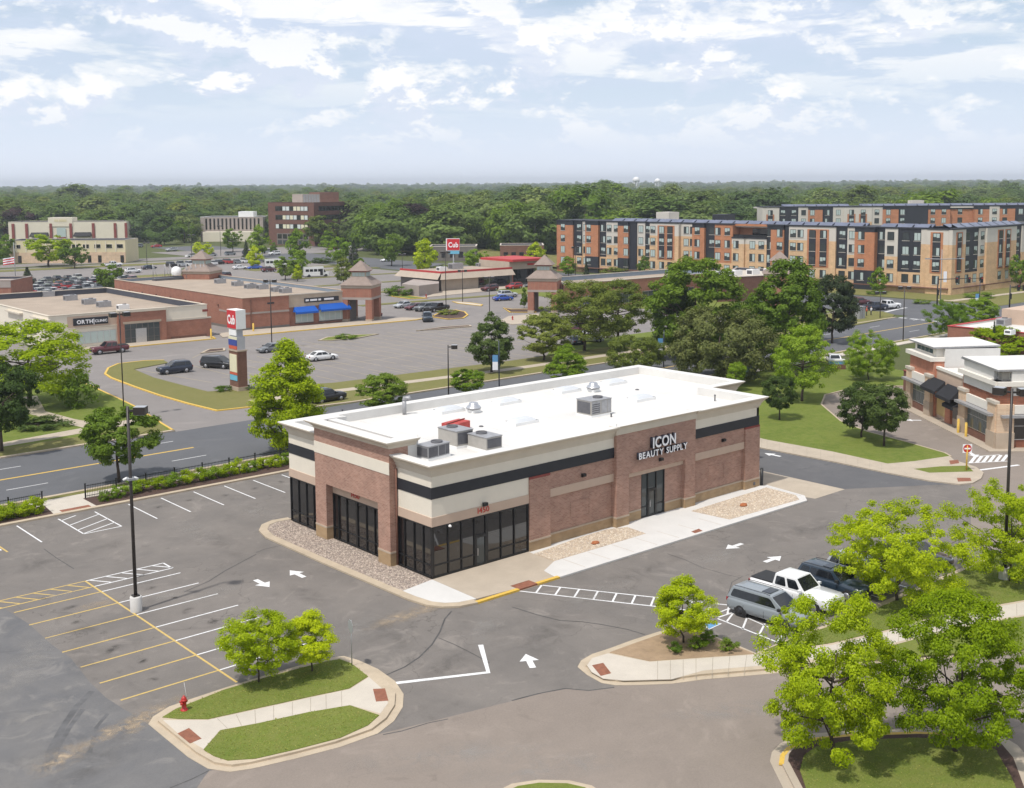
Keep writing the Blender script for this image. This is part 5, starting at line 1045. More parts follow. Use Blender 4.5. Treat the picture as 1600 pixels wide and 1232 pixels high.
    for s in (-1, 1):
        m = MB(); m.box(h - .30, h - .06, s * w * .52 if s > 0 else -w * .86, s * w * .86 if s > 0 else -w * .52, K['nose'] - .24, K['nose'] - .06); out[('headlight', s)] = (m, ['head_lens'])
        m = MB(); m.box(-h + .0, -h + .14, s * w * .62 if s > 0 else -w * .92, s * w * .92 if s > 0 else -w * .62, K['tail'] - .34, K['tail'] - .12); out[('tail_light', s)] = (m, ['tail_lens'])
        m = MB(); y0 = s * (w + .01); m.box(fb - .32, fb - .12, min(y0, y0 + s * .2), max(y0, y0 + s * .2), zb + .05, zb + .2); out[('mirror', s)] = (m, ['trim_dark' if kind != 'pickup' else 'PAINT'])
    for s in (-1, 1):
        for i, xs in enumerate((rb + (fb - rb) * .30, rb + (fb - rb) * .66)):
            m = MB(); m.box(xs - .008, xs + .008, min(s * w * .95, s * (w + .002)), max(s * w * .95, s * (w + .002)), K['sill'] + .12, K['sill'] + .62 * (K['belt'] - K['sill'])); out[('door_seam', s, i)] = (m, ['trim_dark'])
    m = MB(); m.box(-h - .02, -h - .005, -.26, .26, K['sill'] + .34, K['sill'] + .48); out['number_plate'] = (m, ['head_lens'])
    m = MB(); m.box(h - .10, h + .015, -w * .5, w * .5, K['sill'] + .12, K['nose'] - .28); out['grille'] = (m, ['trim_dark'])
    m = MB(); m.box(-h - .012, -h + .1, -w * .7, w * .7, K['sill'] + .08, K['sill'] + .26); out['bumper'] = (m, ['trim_dark'])
    for ax in K['ax']:
        for s in (-1, 1):
            m = MB(); m.tube([(ax, s * (w - .30), r), (ax, s * (w - .012), r)], r + .075, 18); out[('wheel_arch', ax, s)] = (m, ['trim_dark'])
            m = MB(); m.tube([(ax, s * (w - .24), r), (ax, s * (w - .02), r), (ax, s * (w + .015), r)], [r, r, r * .92], 20); out[('wheel', ax, s)] = (m, ['tyre'])
            m = MB(); yy = s * (w + .018); m.lathe((0, 0, 0), [(.0, 0), (r * .62, 0), (r * .64, .02)], 14); m.v = [(ax + a, yy + (s * c * -1), r + b) for a, b, c in m.v]; out[('rim', ax, s)] = (m, ['RIM'])
    if K['deck']:
        a, b = K['deck']; m = MB(); m.box(a + .06, b - .02, -w * .84, w * .84, K['belt'] + .01, K['belt'] + .075); out['bed_cover'] = (m, ['trim_dark'])
    if kind in ('minivan', 'suv'):
        for s in (-1, 1): m = MB(); m.tube([(rt + .1, s * wr * .92, zr + .01), (rt + .5, s * wr * .92, zr + .05), (ft - .4, s * wr * .92, zr + .05), (ft - .1, s * wr * .92, zr + .0)], .02, 6); out[('roof_rail', s)] = (m, ['trim_dark'])
        m = MB(); m.box(ft - .85, ft - .25, -wr * .6, wr * .6, zr + .012, zr + .035); out['sunroof'] = (m, ['car_glass'])
    return {k: (v[0].mesh(k if isinstance(k, str) else k[0]), v[1]) for k, v in out.items()}
_cm = {}
def car(kind, colour, p, head, label, group=None, rim='rim_alloy', name=None):
    if kind not in _cm: _cm[kind] = car_meshes(kind)
    t = thing(name or {'minivan': 'minivan', 'suv': 'suv_car', 'sedan': 'sedan_car', 'pickup': 'pickup_truck', 'hatch': 'hatchback_car'}[kind], label, {'pickup': 'pickup truck', 'minivan': 'minivan'}.get(kind, 'car'), (p[0], p[1], .006), head, group)
    wheels = {}
    for k, (me, mats) in _cm[kind].items():
        nm = k if isinstance(k, str) else k[0]; par = t
        if nm == 'rim': par = wheels[k[1:]]
        if len(me.materials) == 0: me.materials.append(MT['car_white'] if mats[0] in ('PAINT', 'RIM') else MT[mats[0]])
        o = bpy.data.objects.new(nm, me); COL.objects.link(o); o.parent = par
        if mats[0] == 'PAINT': set_slot(o, 0, MT['car_' + colour])
        if mats[0] == 'RIM': set_slot(o, 0, MT[rim])
        if nm == 'wheel': wheels[k[1:]] = o
    return t
S90 = -math.pi / 2
car('minivan', 'bluegrey', (11.05, -19.15), S90 + math.radians(3), 'blue-grey minivan parked nose-in next to the hatched bay', rim='rim_dark')
car('pickup', 'white', (14.55, -18.55), S90 + math.radians(2), 'white pickup with black bed cover parked beside the minivan')
car('suv', 'darkblue', (17.85, -19.2), S90 + math.radians(1), 'dark blue-black estate SUV parked right of the white pickup')
car('suv', 'silver', (20.9, -19.4), S90, 'silver SUV half hidden under the lime tree')
car('sedan', 'black', (27.2, -19.6), S90, 'black car mostly hidden behind the lime trees at right')
# the mall lot and streets: pixel of the middle of the footprint, heading, kind, colour, what it is
g_ = 'cars in the mall lot and streets'
for kind, colr, px, py, hd, lab in (
    ('pickup', 'maroon', 171, 552, 178, 'maroon pickup in front of the clinic'), ('suv', 'navy', 273, 583, 176, 'navy SUV parked behind the entrance grass nose'), ('minivan', 'black', 341, 575, -62, 'black minivan parked left of the pylon sign'),
    ('sedan', 'grey', 424, 550, 182, 'grey sedan right of the pylon sign'), ('sedan', 'white', 503, 563, -6, 'white sedan alone behind the tall bright tree'), ('suv', 'black', 511, 628, 3, 'dark SUV on the road behind the tall bright tree'),
    ('sedan', 'silver', 630, 481, 190, 'silver sedan, leftmost of the row right of the corner tower'), ('sedan', 'maroon', 648, 484, 188, 'maroon sedan, second in the row right of the corner tower'), ('suv', 'grey', 663, 486, 190, 'grey SUV, third in the row right of the corner tower'), ('pickup', 'black', 683, 487, 188, 'black pickup at the round island, right end of the row'),
    ('suv', 'darkblue', 668, 502, 236, 'dark SUV driving towards the viewer past the corner tower'), ('sedan', 'blue', 786, 470, -12, 'bright blue car parked in front of the restaurant'), ('suv', 'silver', 793, 465, -12, 'pale car just behind the bright blue one'), ('suv', 'maroon', 765, 455, 186, 'maroon SUV by the restaurant wall'), ('suv', 'red', 803, 452, 188, 'bright red SUV at the restaurant entrance'), ('sedan', 'grey', 832, 449, 188, 'grey sedan right of the red SUV'),
    ('sedan', 'navy', 584, 495, 80, 'dark blue car seen through the arch of the corner tower'), ('suv', 'white', 921, 535, -38, 'white SUV under the olive trees'), ('sedan', 'navy', 899, 538, 60, 'dark sedan behind the olive tree trunk'), ('suv', 'maroon', 897, 521, 180, 'maroon SUV in the shade of the olive trees'),
    ('pickup', 'white', 1387, 483, -15, 'white pickup waiting at the street corner'), ('pickup', 'navy', 1367, 485, -15, 'dark pickup waiting beside the white one'), ('suv', 'maroon', 1343, 477, -15, 'maroon SUV half hidden by the pine'),
    ('suv', 'white', 429, 399, 180, 'white SUV above the left shuttle bus'), ('suv', 'maroon', 420, 425, 10, 'dark red SUV left of the big bush'), ('pickup', 'white', 177, 417, 0, 'white pickup in front of the yellow building'), ('suv', 'silver', 268, 393, 182, 'silver SUV on the street beyond the mall roof'), ('sedan', 'red', 244, 387, 175, 'red car on the street right of the yellow building'), ('suv', 'grey', 215, 387, 178, 'grey SUV near the corner of the yellow building'),
    ('sedan', 'white', 605, 409, 180, 'white car under the round tree'), ('sedan', 'blue', 583, 386, 182, 'blue car in the office lot'), ('suv', 'white', 572, 375, 180, 'white van-like SUV left in the office lot'), ('suv', 'white', 593, 374, 178, 'white SUV right in the office lot'), ('sedan', 'silver', 597, 382, 182, 'silver car behind the blue one in the office lot'), ('suv', 'silver', 640, 388, 0, 'silver SUV between the trees behind the restaurant'),
    ('sedan', 'white', 375, 421, -10, 'white car right of the mall roof lantern'), ('sedan', 'blue', 398, 421, 170, 'blue car right of the roof lantern lot'), ('suv', 'white', 208, 427, 0, 'white SUV above the brick mall wall'), ('sedan', 'navy', 233, 421, 5, 'dark car above the brick mall wall'), ('sedan', 'white', 1303, 568, 40, 'white car behind the monument sign')):
    car(kind, colr, G(px, py), math.radians(hd), lab, g_)
# shuttle buses
def bus(px, py, hd, label):
    t = thing('shuttle_bus', label, 'bus', (*G(px, py), .006), math.radians(hd), 'white shuttle buses'); mb = MB(); mb.prism([(-3.6, -1.15), (1.9, -1.15), (2.1, -1.05), (2.1, 1.05), (1.9, 1.15), (-3.6, 1.15)], .45, 2.95, bottom=True); obj('body', mb, MT['car_white'], t)
    mb = MB(); mb.prism([(2.1, -.98), (3.5, -.92), (3.7, -.6), (3.7, .6), (3.5, .92), (2.1, .98)], .45, 1.35, bottom=True); obj('hood', mb, MT['car_white'], t); mb = MB(); mb.poly([(2.75, -.9, 1.35), (2.75, .9, 1.35), (2.1, .95, 2.4), (2.1, -.95, 2.4)]); mb.poly([(2.75, -.9, 1.35), (2.1, -.95, 2.4), (2.1, -.95, 1.35)]); mb.poly([(2.75, .9, 1.35), (2.1, .95, 1.35), (2.1, .95, 2.4)]); obj('windscreen', mb, MT['car_glass'], t)
    for s in (-1, 1):
        for k in range(4):
            mb = MB(); y = s * 1.155; mb.box(-3.2 + 1.2 * k, -2.2 + 1.2 * k, min(y, y - s * .02), max(y, y - s * .02), 1.6, 2.35); o = obj('side_window', mb, MT['car_glass'], t)
        for ax in (2.7, -2.2): mb = MB(); mb.tube([(ax, s * .75, .42), (ax, s * 1.17, .42)], .42, 16); obj('wheel', mb, MT['tyre'], t)
        mb = MB(); mb.box(3.55, 3.72, s * .5 if s > 0 else -.85, .85 if s > 0 else -.5, .9, 1.1); obj('headlight', mb, MT['head_lens'], t)
    mb = MB(); mb.box(1.0, 1.8, -1.17, -1.155, .5, 2.4); obj('door', mb, MT['car_glass'], t); mb = MB(); mb.box(3.66, 3.74, -.5, .5, .6, 1.0); obj('grille', mb, MT['trim_dark'], t)
bus(431, 419, -20, 'white shuttle bus half hidden behind the leafy bush'); bus(494, 433, -22, 'white shuttle bus standing clear, right of the leafy bush')
# tightly parked cars of the dealership, small in view
def far_car_mesh(kind):
    b = MB(); src = car_meshes.__globals__['KINDS'][kind]; K = src; h, w = K['L'] / 2, K['W'] / 2; rb, rt, ft, fb = K['cab']
    b.prism([(-h, -w * .9), (h - .2, -w), (h, -w * .6), (h, w * .6), (h - .2, w), (-h, w * .9)], K['sill'], K['belt'], 0, bottom=True); k = len(b.v)
    b.v += [(rb, -w * .93, K['belt']), (fb, -w * .93, K['belt']), (fb, w * .93, K['belt']), (rb, w * .93, K['belt']), (rt, -w * .74, K['roof']), (ft, -w * .74, K['roof']), (ft, w * .74, K['roof']), (rt, w * .74, K['roof'])]
    for q, m in (((0, 1, 5, 4), 1), ((1, 2, 6, 5), 1), ((2, 3, 7, 6), 1), ((3, 0, 4, 7), 1), ((4, 5, 6, 7), 0)): b.f.append(tuple(k + i for i in q)); b.m.append(m); b.sm.append(False)
    for ax in K['ax']:
        for s in (-1, 1): b.tube([(ax, s * (w - .2), K['r']), (ax, s * (w + .01), K['r'])], K['r'], 10, 2)
    me = b.mesh('far_car')
    for m in ('car_white', 'car_glass', 'tyre'): me.materials.append(MT[m])
    return me
fcm = {k: far_car_mesh(k) for k in ('suv', 'sedan', 'pickup', 'hatch')}; cr = random.Random(5)
cl = ['white', 'silver', 'grey', 'black', 'white', 'navy', 'silver', 'maroon', 'bluegrey', 'white', 'darkblue', 'red']
def far_cars(u0, v0, du, dv, nu, nv, hd, label, group):
    for i in range(nu):
        for j in range(nv):
            if cr.random() < .06: continue
            k = cr.choice(list(fcm)); o = bpy.data.objects.new('parked_car', fcm[k]); COL.objects.link(o); o.location = (u0 + du * i + cr.uniform(-.2, .2), v0 + dv * j + cr.uniform(-.3, .3), .01); o.rotation_euler.z = hd + cr.choice((0, math.pi)) + cr.uniform(-.03, .03); cn = cr.choice(cl); set_slot(o, 0, MT['car_' + cn]); tag(o, '%s %s, %s' % (cn.replace('bluegrey', 'blue-grey').replace('darkblue', 'dark blue'), {'suv': 'SUV', 'hatch': 'hatchback'}.get(k, k), label + (('' if nu < 8 else ', in its left half' if i < nu / 2 else ', in its right half'))), 'car', group)
far_cars(33, 208, 6.0, 2.9, 2, 1, 0, 'at the near edge of the packed dealership lot', 'cars packed in the dealership lot'); far_cars(44, 214, 6.2, 6.4, 7, 1, math.pi / 2, 'at the near edge of the packed dealership lot', 'cars packed in the dealership lot')
for r_ in range(6): far_cars(38 + 1.5 * r_, 222 + 9.5 * r_, 2.9, 0, 16, 1, math.pi / 2, '%s row of the packed dealership lot' % ('front', 'second', 'third', 'fourth', 'fifth', 'rear')[r_], 'cars packed in the dealership lot')
far_cars(120, 300, 2.9, 0, 12, 1, math.pi / 2, 'in the far lot beyond the mall roof', 'cars parked in the far lots'); far_cars(100, 246, 2.9, 0, 5, 1, math.pi / 2, 'in the far lot beyond the mall roof', 'cars parked in the far lots')
far_cars(148, 344, 8, 0, 5, 1, 0, 'on the far street beyond the lots', 'cars on the far street'); far_cars(215, 352, 2.9, 0, 7, 1, math.pi / 2, 'parked before the brick office', 'cars at the brick office')
# people at the corner
def person(px, py, label, top, legs, hd):
    r = bpy.data.objects.new('person', None); t = thing('person', label, 'person', (*G(px, py, .12), .12), hd); bpy.data.objects.remove(r)
    body = MB(); 
    for s in (-1, 1): body.tube([(0, s * .10, 0.03), (0.02, s * .10, .45), (0, s * .09, .88)], [.055, .065, .085], 8)
    body.tube([(0, 0, .82), (0, 0, 1.1), (0, 0, 1.38), (0, 0, 1.46)], [.15, .14, .17, .07], 10)
    for s in (-1, 1): body.tube([(0, s * .2, 1.38), (.03, s * .25, 1.1), (.12, s * .23, .86)], [.055, .045, .035], 8)
    obj('body', body, MT[top], t); hd_ = MB(); hd_.lathe((0, 0, 1.46), [(.04, 0), (.085, .05), (.1, .14), (.08, .23), (.0, .27)], 12); obj('head', hd_, MT['skin'], t)
    tr = MB()
    for s in (-1, 1): tr.tube([(0, s * .10, .05), (.02, s * .10, .46), (0, s * .095, .9)], [.07, .08, .105], 8)
    obj('trousers', tr, MT[legs], t)
plain('skin', (.45, .27, .19), .6, 0); plain('cloth_orange', (.55, .10, .04), .9, .1); plain('cloth_white', (.6, .6, .6), .9, .1); plain('cloth_dark', (.03, .03, .04), .9, .1)
person(1354, 494, 'person in an orange top standing on the street corner', 'cloth_orange', 'cloth_dark', 2.0); person(1361, 493, 'person in a white top beside the one in orange', 'cloth_white', 'cloth_dark', 2.4)
# ------------------------------------------------------------------ buildings beyond the road
def bpart(root, name, mats, fn):
    mb = MB(); fn(mb); return obj(name, mb, [MT[m] for m in (mats if isinstance(mats, (list, tuple)) else [mats])], root)
def flat_shell(root, poly, H, wall, roof, cap='stone_cap', par=.7, inner='parapet_dark', th=.35):
    """walls, roof sheet below the parapet, parapet ring with cap"""
    poly = ccw(poly); n = len(poly); ins = inset(poly, th)
    for i in range(n):
        j = (i + 1) % n; mb = MB(); mb.prism([poly[i], poly[j], ins[j], ins[i]], 0, H); o = obj('wall', mb, MT[wall], root)
        mb = MB(); mb.poly([(*ins[i], H - par), (*ins[j], H - par), (*ins[j], H), (*ins[i], H)][::-1]); q = inset(poly, th + .02)
        mb = MB(); mb.prism([ins[i], ins[j], q[j], q[i]], H - par, H - .01); obj('parapet_lining', mb, MT[inner], root)
        a, b = inset(poly, -.08), inset(poly, th + .06); mb = MB(); mb.prism([a[i], a[j], b[j], b[i]], H, H + .10, bottom=True); obj('coping', mb, MT[cap], root)
    mb = MB(); mb.prism(inset(poly, th - .02), H - par - .2, H - par); obj('roof', mb, MT[roof], root)
def wbox(root, W, name, s0, s1, z0, z1, n0, n1, mat, parent=None):
    mb = MB(); W.box(mb, s0, s1, z0, z1, n0, n1); return obj(name, mb, MT[mat], parent or root)
def glazing(root, W, s0, s1, z0, z1, n, cols, gl='glass_pale', fr='alu', n0=.0, rails=()):
    f = wbox(root, W, 'window', s0, s1, z0, z1, n0, n, fr)
    zs = [z0 + .06] + list(rails) + [z1 - .06]
    for k in range(cols):
        a = s0 + (s1 - s0) * k / cols + .05; b = s0 + (s1 - s0) * (k + 1) / cols - .05
        for r in range(len(zs) - 1): wbox(root, W, 'pane', a, b, zs[r] + .03, zs[r + 1] - .03, n, n + .02, gl, f)
    return f
def roof_unit(p, z, label, s=1.0, rz=0.0, mat='galv', group='roof units on the far buildings'):
    t = thing('rooftop_unit', label, 'roof unit', (p[0], p[1], z), rz, group); mb = MB(); mb.box(-1.2 * s, 1.2 * s, -.8 * s, .8 * s, 0, 1.1 * s); obj('housing', mb, MT[mat], t); mb = MB(); mb.lathe((.4 * s, 0, 1.1 * s), [(.45 * s, 0), (.45 * s, .12), (.1, .14)], 10); obj('fan_guard', mb, MT['galv_dark'], t)
    mb = MB(); mb.box(-1.22 * s, -1.2 * s, -.6 * s, .6 * s, .2, .9 * s); obj('coil_grille', mb, MT['galv_dark'], t); return t
# clinic
cl_ = thing('clinic_building', 'cream and brick clinic with flat tan roof at the left', 'building'); flat_shell(cl_, [(20, 128.4), (47.2, 127.6), (48, 174), (20.5, 175)], 5.6, 'eifs_cream', 'roof_tan', 'cornice', 1.0)
CW = Wall((20, 128.4), (47.2, 127.6)); CL = Wall((20.5, 175), (20, 128.4)); S = CW.s_of
bb = wbox(cl_, CW, 'brick_bay', S(178), S(254), 0, 5.3, 0, .5, 'brick_mall'); wbox(cl_, CW, 'bay_coping', S(178) - .1, S(254) + .1, 5.3, 5.75, -.2, .6, 'cornice')
glazing(cl_, CW, S(188), S(243), .1, 3.4, .56, 6, 'glass_grey', 'wall_dark', .5, (1.0, 2.4)); wbox(cl_, CW, 'door', S(205), S(222), .12, 2.5, .56, .62, 'alu'); wbox(cl_, CW, 'lintel', S(186), S(246), 3.4, 3.75, .5, .56, 'stone_cap')
wbox(cl_, CW, 'brick_wall', S(254), S(326), 0, 3.2, 0, .12, 'brick_mall'); wbox(cl_, CW, 'belt_course', S(254), S(326), 3.2, 3.5, 0, .15, 'concrete_pale'); wbox(cl_, CW, 'plinth', S(262), S(318), 0, .5, .12, .16, 'brick_dark'); wbox(cl_, CW, 'number_plate', S(313), S(322), 4.4, 4.8, 0, .05, 'trim_red')
glazing(cl_, CW, S(115), S(176), .6, 2.6, .06, 6); wbox(cl_, CW, 'belt_course', S(108), S(178), 3.2, 3.45, 0, .1, 'cornice'); wbox(cl_, CW, 'sign_mount', S(100), S(178), 3.45, 5.3, 0, .04, 'eifs_tan')
sg = thing('wall_sign', 'dark sign with white ORTH CLINIC letters on the clinic', 'sign'); wbox(sg, CW, 'board', S(109), S(164), 3.75, 4.95, .04, .16, 'apt_black'); letters(CW, 'ORTH', S(114.5), S(140), 4.02, .62, .18, .04, [MT['letter_white']], sg, 'letter', .03); letters(CW, '|', S(141), S(142), 3.95, .8, .18, .04, [MT['letter_white']], sg, 'bar', .01); letters(CW, 'CLINIC', S(143), S(162.5), 4.1, .42, .18, .04, [MT['letter_white']], sg, 'letter', .015)
S2 = CL.s_of; sg = thing('wall_sign', 'small dark sign on the left wall of the clinic', 'sign'); wbox(sg, CL, 'board', S2(52), S2(72), 3.6, 4.7, .04, .14, 'apt_black'); wbox(sg, CL, 'print', S2(54), S2(70), 3.95, 4.35, .14, .15, 'letter_white')
for a, b in ((8, 31), (47, 75)): wbox(cl_, CL, 'canopy_panel', S2(a), S2(b), 4.9, 5.15, 0, .6, 'cornice')
for a, b in ((2, 9), (26, 36)): glazing(cl_, CL, S2(a), S2(b), .3, 2.9, .05, 2, 'glass_grey')
for x, y, lab in ((75, 462, 'leftmost grey unit on the clinic roof'), (110, 468, 'second grey unit on the clinic roof'), (139, 474, 'third grey unit on the clinic roof'), (162, 478, 'fourth grey unit on the clinic roof, right end')): roof_unit(G(x, y, 4.8), 4.6, lab, .95)
roof_unit(G(136, 457, 4.8), 4.6, 'small round-topped unit at the back of the clinic roof', .6); roof_unit(G(192, 482, 4.8), 4.6, 'low wide unit at the front edge of the clinic roof', .8, mat='white_metal')
# pyramid roofed towers of the mall
def tower(c, label, half=3.05, open_=True, rz=math.radians(38)):
    t = thing('mall_tower', label, 'tower', (c[0], c[1], 0), rz, 'pyramid-roofed mall towers'); h = half; g = half / 4.0; a_ = h - 1.25
    if open_:
        for sx in (-1, 1):
            for sy in (-1, 1): mb = MB(); mb.box(*sorted((sx * h, sx * a_)), *sorted((sy * h, sy * a_)), 0, 4.3); o = obj('pier', mb, MT['brick_mall'], t); m2 = MB(); x0, x1 = sorted((sx * (h + .03), sx * (a_ - .03))); y0, y1 = sorted((sy * (h + .03), sy * (a_ - .03))); m2.box(x0, x1, y0, y1, 0, .5); obj('pier_base', m2, MT['stone_cap'], o)
        mb = MB(); mb.box(-a_, a_, a_ - .1, a_ + .1, 0, 4.3); obj('back_wall', mb, MT['wall_dark'], t)
    mb = MB(); mb.box(-h, h, -h, h, 4.3 if open_ else 0, 6.5); obj('brick_drum', mb, MT['brick_mall'], t)
    mb = MB(); mb.box(-h - .04, h + .04, -h - .04, h + .04, 4.3, 4.75); obj('belt_course', mb, MT['concrete_dim'], t); mb = MB(); mb.box(-h - .06, h + .06, -h - .06, h + .06, 6.5, 7.1); obj('frieze', mb, MT['mansard'], t)
    def frustum(h0, z0, h1, z1): m = MB(); P = [(s * h0, q * h0, z0) for s, q in ((-1, -1), (1, -1), (1, 1), (-1, 1))]; Q = [(s * h1, q * h1, z1) for s, q in ((-1, -1), (1, -1), (1, 1), (-1, 1))]; [m.poly([P[i], P[(i + 1) % 4], Q[(i + 1) % 4], Q[i]]) for i in range(4)]; m.poly(Q); m.poly(P[::-1]); return m
    obj('lower_roof', frustum(h + .35, 7.1, 2.1 * g, 8.6), MT['roof_shingle'], t); mb = MB(); mb.box(-1.9 * g, 1.9 * g, -1.9 * g, 1.9 * g, 8.5, 9.6); ln = obj('lantern', mb, MT['stone_cap'], t)
    for k in range(4):
        for q in range(4):
            m = MB(); m.box((-1.7 + .86 * q) * g, (-.92 + .86 * q) * g, -1.9 * g - .03, -1.9 * g, 8.72, 9.45); o = obj('pane', m, MT['glass_pale'], ln); o.rotation_euler.z = k * math.pi / 2
    mb = MB(); mb.box(-2.2 * g, 2.2 * g, -2.2 * g, 2.2 * g, 9.6, 9.8); obj('red_eave', mb, MT['trim_red'], t); up_ = obj('upper_roof', frustum(2.6 * g, 9.8, .12, 11.7), MT['roof_shingle'], t); return t
# brick mall
ml = thing('mall_building', 'long low brick mall with flat tan roof and blue awnings', 'building'); flat_shell(ml, [(55.5, 130.2), (64.8, 129.6), (64.8, 130.0), (78, 129.4), (79, 190), (56, 190)], 5.9, 'brick_mall', 'roof_tan', 'stone_cap', .6, 'metal_blue')
MW = Wall((64.8, 130.0), (78, 129.4)); MWB = Wall((55.5, 130.2), (64.8, 129.6)); MLW = Wall((56, 190), (55.5, 130.2)); S = MW.s_of
wbox(ml, MW, 'fascia', .02, S(545), 3.55, 5.85, 0, .1, 'stone_cap'); wbox(ml, MW, 'fascia_cap', .02, S(545), 5.86, 6.05, -.1, .18, 'concrete_pale')
for a, b, n in ((459, 487, 3), (496, 538, 5)): glazing(ml, MW, S(a), S(b), .55, 2.6, .06, n); wbox(ml, MW, 'sill', S(a) - .1, S(b) + .1, .35, .52, 0, .12, 'wall_dark')
def awning(W, a, b, z0, z1, out_, label, mat, group):
    t = thing('awning', label, 'awning', (0, 0, 0), 0, group); mb = MB(); P = [W.pt(a, out_, z0 + .35), W.pt(b, out_, z0 + .35), W.pt(b - .25, .05, z1), W.pt(a + .25, .05, z1)]; mb.poly(P); mb.poly([W.pt(a, out_, z0 + .35), W.pt(a + .25, .05, z1), W.pt(a, .05, z0 + .35)]); mb.poly([W.pt(b, out_, z0 + .35), W.pt(b, .05, z0 + .35), W.pt(b - .25, .05, z1)]); obj('canopy', mb, MT[mat], t)
    mb = MB(); W.box(mb, a, b, z0, z0 + .36, out_ - .06, out_); obj('valance', mb, MT[mat], t); return t
awning(MW, S(455), S(491), 2.3, 3.6, 1.3, 'left of the two blue awnings on the mall front', 'awning_blue', 'blue awnings on the mall'); awning(MW, S(495), S(542), 2.4, 3.8, 1.3, 'right, wider blue awning on the mall front', 'awning_blue', 'blue awnings on the mall')
sg = thing('wall_sign', 'dark strip sign with white print above the blue awnings', 'sign'); wbox(sg, MW, 'board', S(473), S(527), 4.25, 5.1, .1, .2, 'apt_black')
for a, b in ((475, 480), (482, 493), (495, 499), (504, 519)): wbox(sg, MW, 'print', S(a), S(b), 4.5, 4.85, .2, .21, 'letter_white')
for W, L_ in ((MWB, MWB.L), (MLW, MLW.L)): wbox(ml, W, 'belt_course', max(0, L_ - 9.3), L_, 2.9, 3.25, 0, .05, 'concrete_dim'); wbox(ml, W, 'plinth', 0, L_, 0, .45, 0, .05, 'wall_dark')
wbox(ml, MWB, 'downpipe', 1.5, 1.7, 0, 5.6, 0, .12, 'brick_dark'); wbox(ml, MWB, 'number_plate', 4.9, 6.3, 4.55, 4.85, 0, .04, 'apt_black')
for k in range(7): wbox(ml, MLW, 'wall_light', 8 + 7 * k, 8.4 + 7 * k, 3.8, 4.2, 0, .2, 'brick_dark')
tower((80.6, 129.0), 'brick tower with pyramid roof at the right end of the blue-awning mall'); tower(at_depth(318, 264), 'pyramid lantern roof rising behind the brick mall roof', 3.3, False); tower((116.8, 115.2), 'brick tower with pyramid roof right of the red-banded restaurant'); tower(at_depth(1217, 246), 'pyramid roof half hidden by the big green tree before the apartments', 3.3, False)
for x, y, lab in ((306, 436, 'leftmost box unit on the mall roof, by the aerials'), (344, 443, 'second box unit on the mall roof'), (371, 447, 'third box unit on the mall roof'), (391, 451, 'fourth box unit on the mall roof'), (410, 452, 'fifth box unit on the mall roof'), (433, 456, 'sixth box unit on the mall roof'), (446, 458, 'box unit at the front right of the mall roof')): roof_unit(G(x, y, 5.3), 5.3, lab, .9)
aer = thing('roof_aerials', 'cluster of white aerial frames and a dome on the mall roof', 'aerials', (*G(276, 437, 5.3), 5.3)); mb = MB(); mb.lathe((0, 0, 1.0), [(1.0, 0), (1.2, .7), (1.0, 1.5), (.5, 1.9), (.0, 2.0)], 14); obj('dome', mb, MT['white_metal'], aer); mb = MB(); mb.box(-5.5, 6, -.8, .8, 0, .5); obj('frame_base', mb, MT['galv_dark'], aer)
for k, x in enumerate((-5.2, -2.6, -1.4, 2.2, 3.2, 4.3, 5.4, 6.2)): mb = MB(); mb.tube([(x * .8, x * -.6, .3), (x * .8, x * -.6, 3.6)], .07, 6); mb.tube([(x * .8, x * -.6, 3.2), (x * .8 + .8, x * -.6 - .6, .3)], .05, 6); obj('aerial', mb, MT['galv'], aer)
# right hand strip behind the trees
m2 = thing('mall_building', 'low brick strip with white-edged roof behind the olive trees', 'building'); flat_shell(m2, [(119.5, 112.4), (172, 110), (168, 125), (131, 127)], 5.6, 'brick_mall', 'roof_tan', 'concrete_pale', .9, 'metal_blue'); M2W = Wall((119.5, 112.4), (172, 110))
for k in range(5): glazing(m2, M2W, 4 + 9.5 * k, 11 + 9.5 * k, .5, 2.8, .06, 4, 'glass_grey')
m3 = thing('mall_building', 'brick wing with grey roof units behind the big trees', 'building'); flat_shell(m3, GP([(1120, 473), (1200, 468), (1235, 458), (1150, 452)], 0), 5.4, 'brick_dark', 'concrete_pale', 'concrete_dim', .5)
q = GP([(1120, 473), (1200, 468), (1235, 458), (1150, 452)], 0)
for k in range(4): roof_unit((q[0][0] + 9 + 5 * k, q[0][1] + 7 - 1.2 * k), 4.9, 'pale unit %s on the grey roof before the apartments' % ('at the left', 'second from left', 'third from left', 'at the right')[k], 1.15, mat='white_metal')
# restaurant with red band
rs = thing('restaurant_building', 'low tan restaurant with a red roof band and dark windows', 'building'); RA = Wall((129.5, 184), (129.8, 167.2)); RB = Wall((129.8, 167.2), (152.5, 166.4))
bpart(rs, 'wall', 'wall_dark', lambda m: m.prism([(129.8, 167.2), (152.5, 166.4), (153, 183.5), (129.5, 184)], 0, 4.2)); wbox(rs, RB, 'wall_facing', 0, 11.5, 0, 3.0, 0, .06, 'mansard'); glazing(rs, RB, 11.8, 22, .3, 2.9, .05, 9, 'glass_dark', 'frame_black')
def mans(W, L_, name):
    def fn(m): m.poly([W.pt(-1.2, 1.3, 2.9), W.pt(L_ + .2, 1.3, 2.9), W.pt(L_, .1, 4.4), W.pt(0, .1, 4.4)]); m.poly([W.pt(-1.2, 1.3, 2.9), W.pt(0, -.5, 2.9), W.pt(L_, -.5, 2.9), W.pt(L_ + .2, 1.3, 2.9)])
    bpart(rs, 'mansard', 'mansard', fn); wbox(rs, W, 'red_band', -.1, L_ + .05, 4.4, 4.85, -.2, .14, 'red_trim')
mans(RB, 22.7, 'a'); mans(RA, 16.8, 'b')
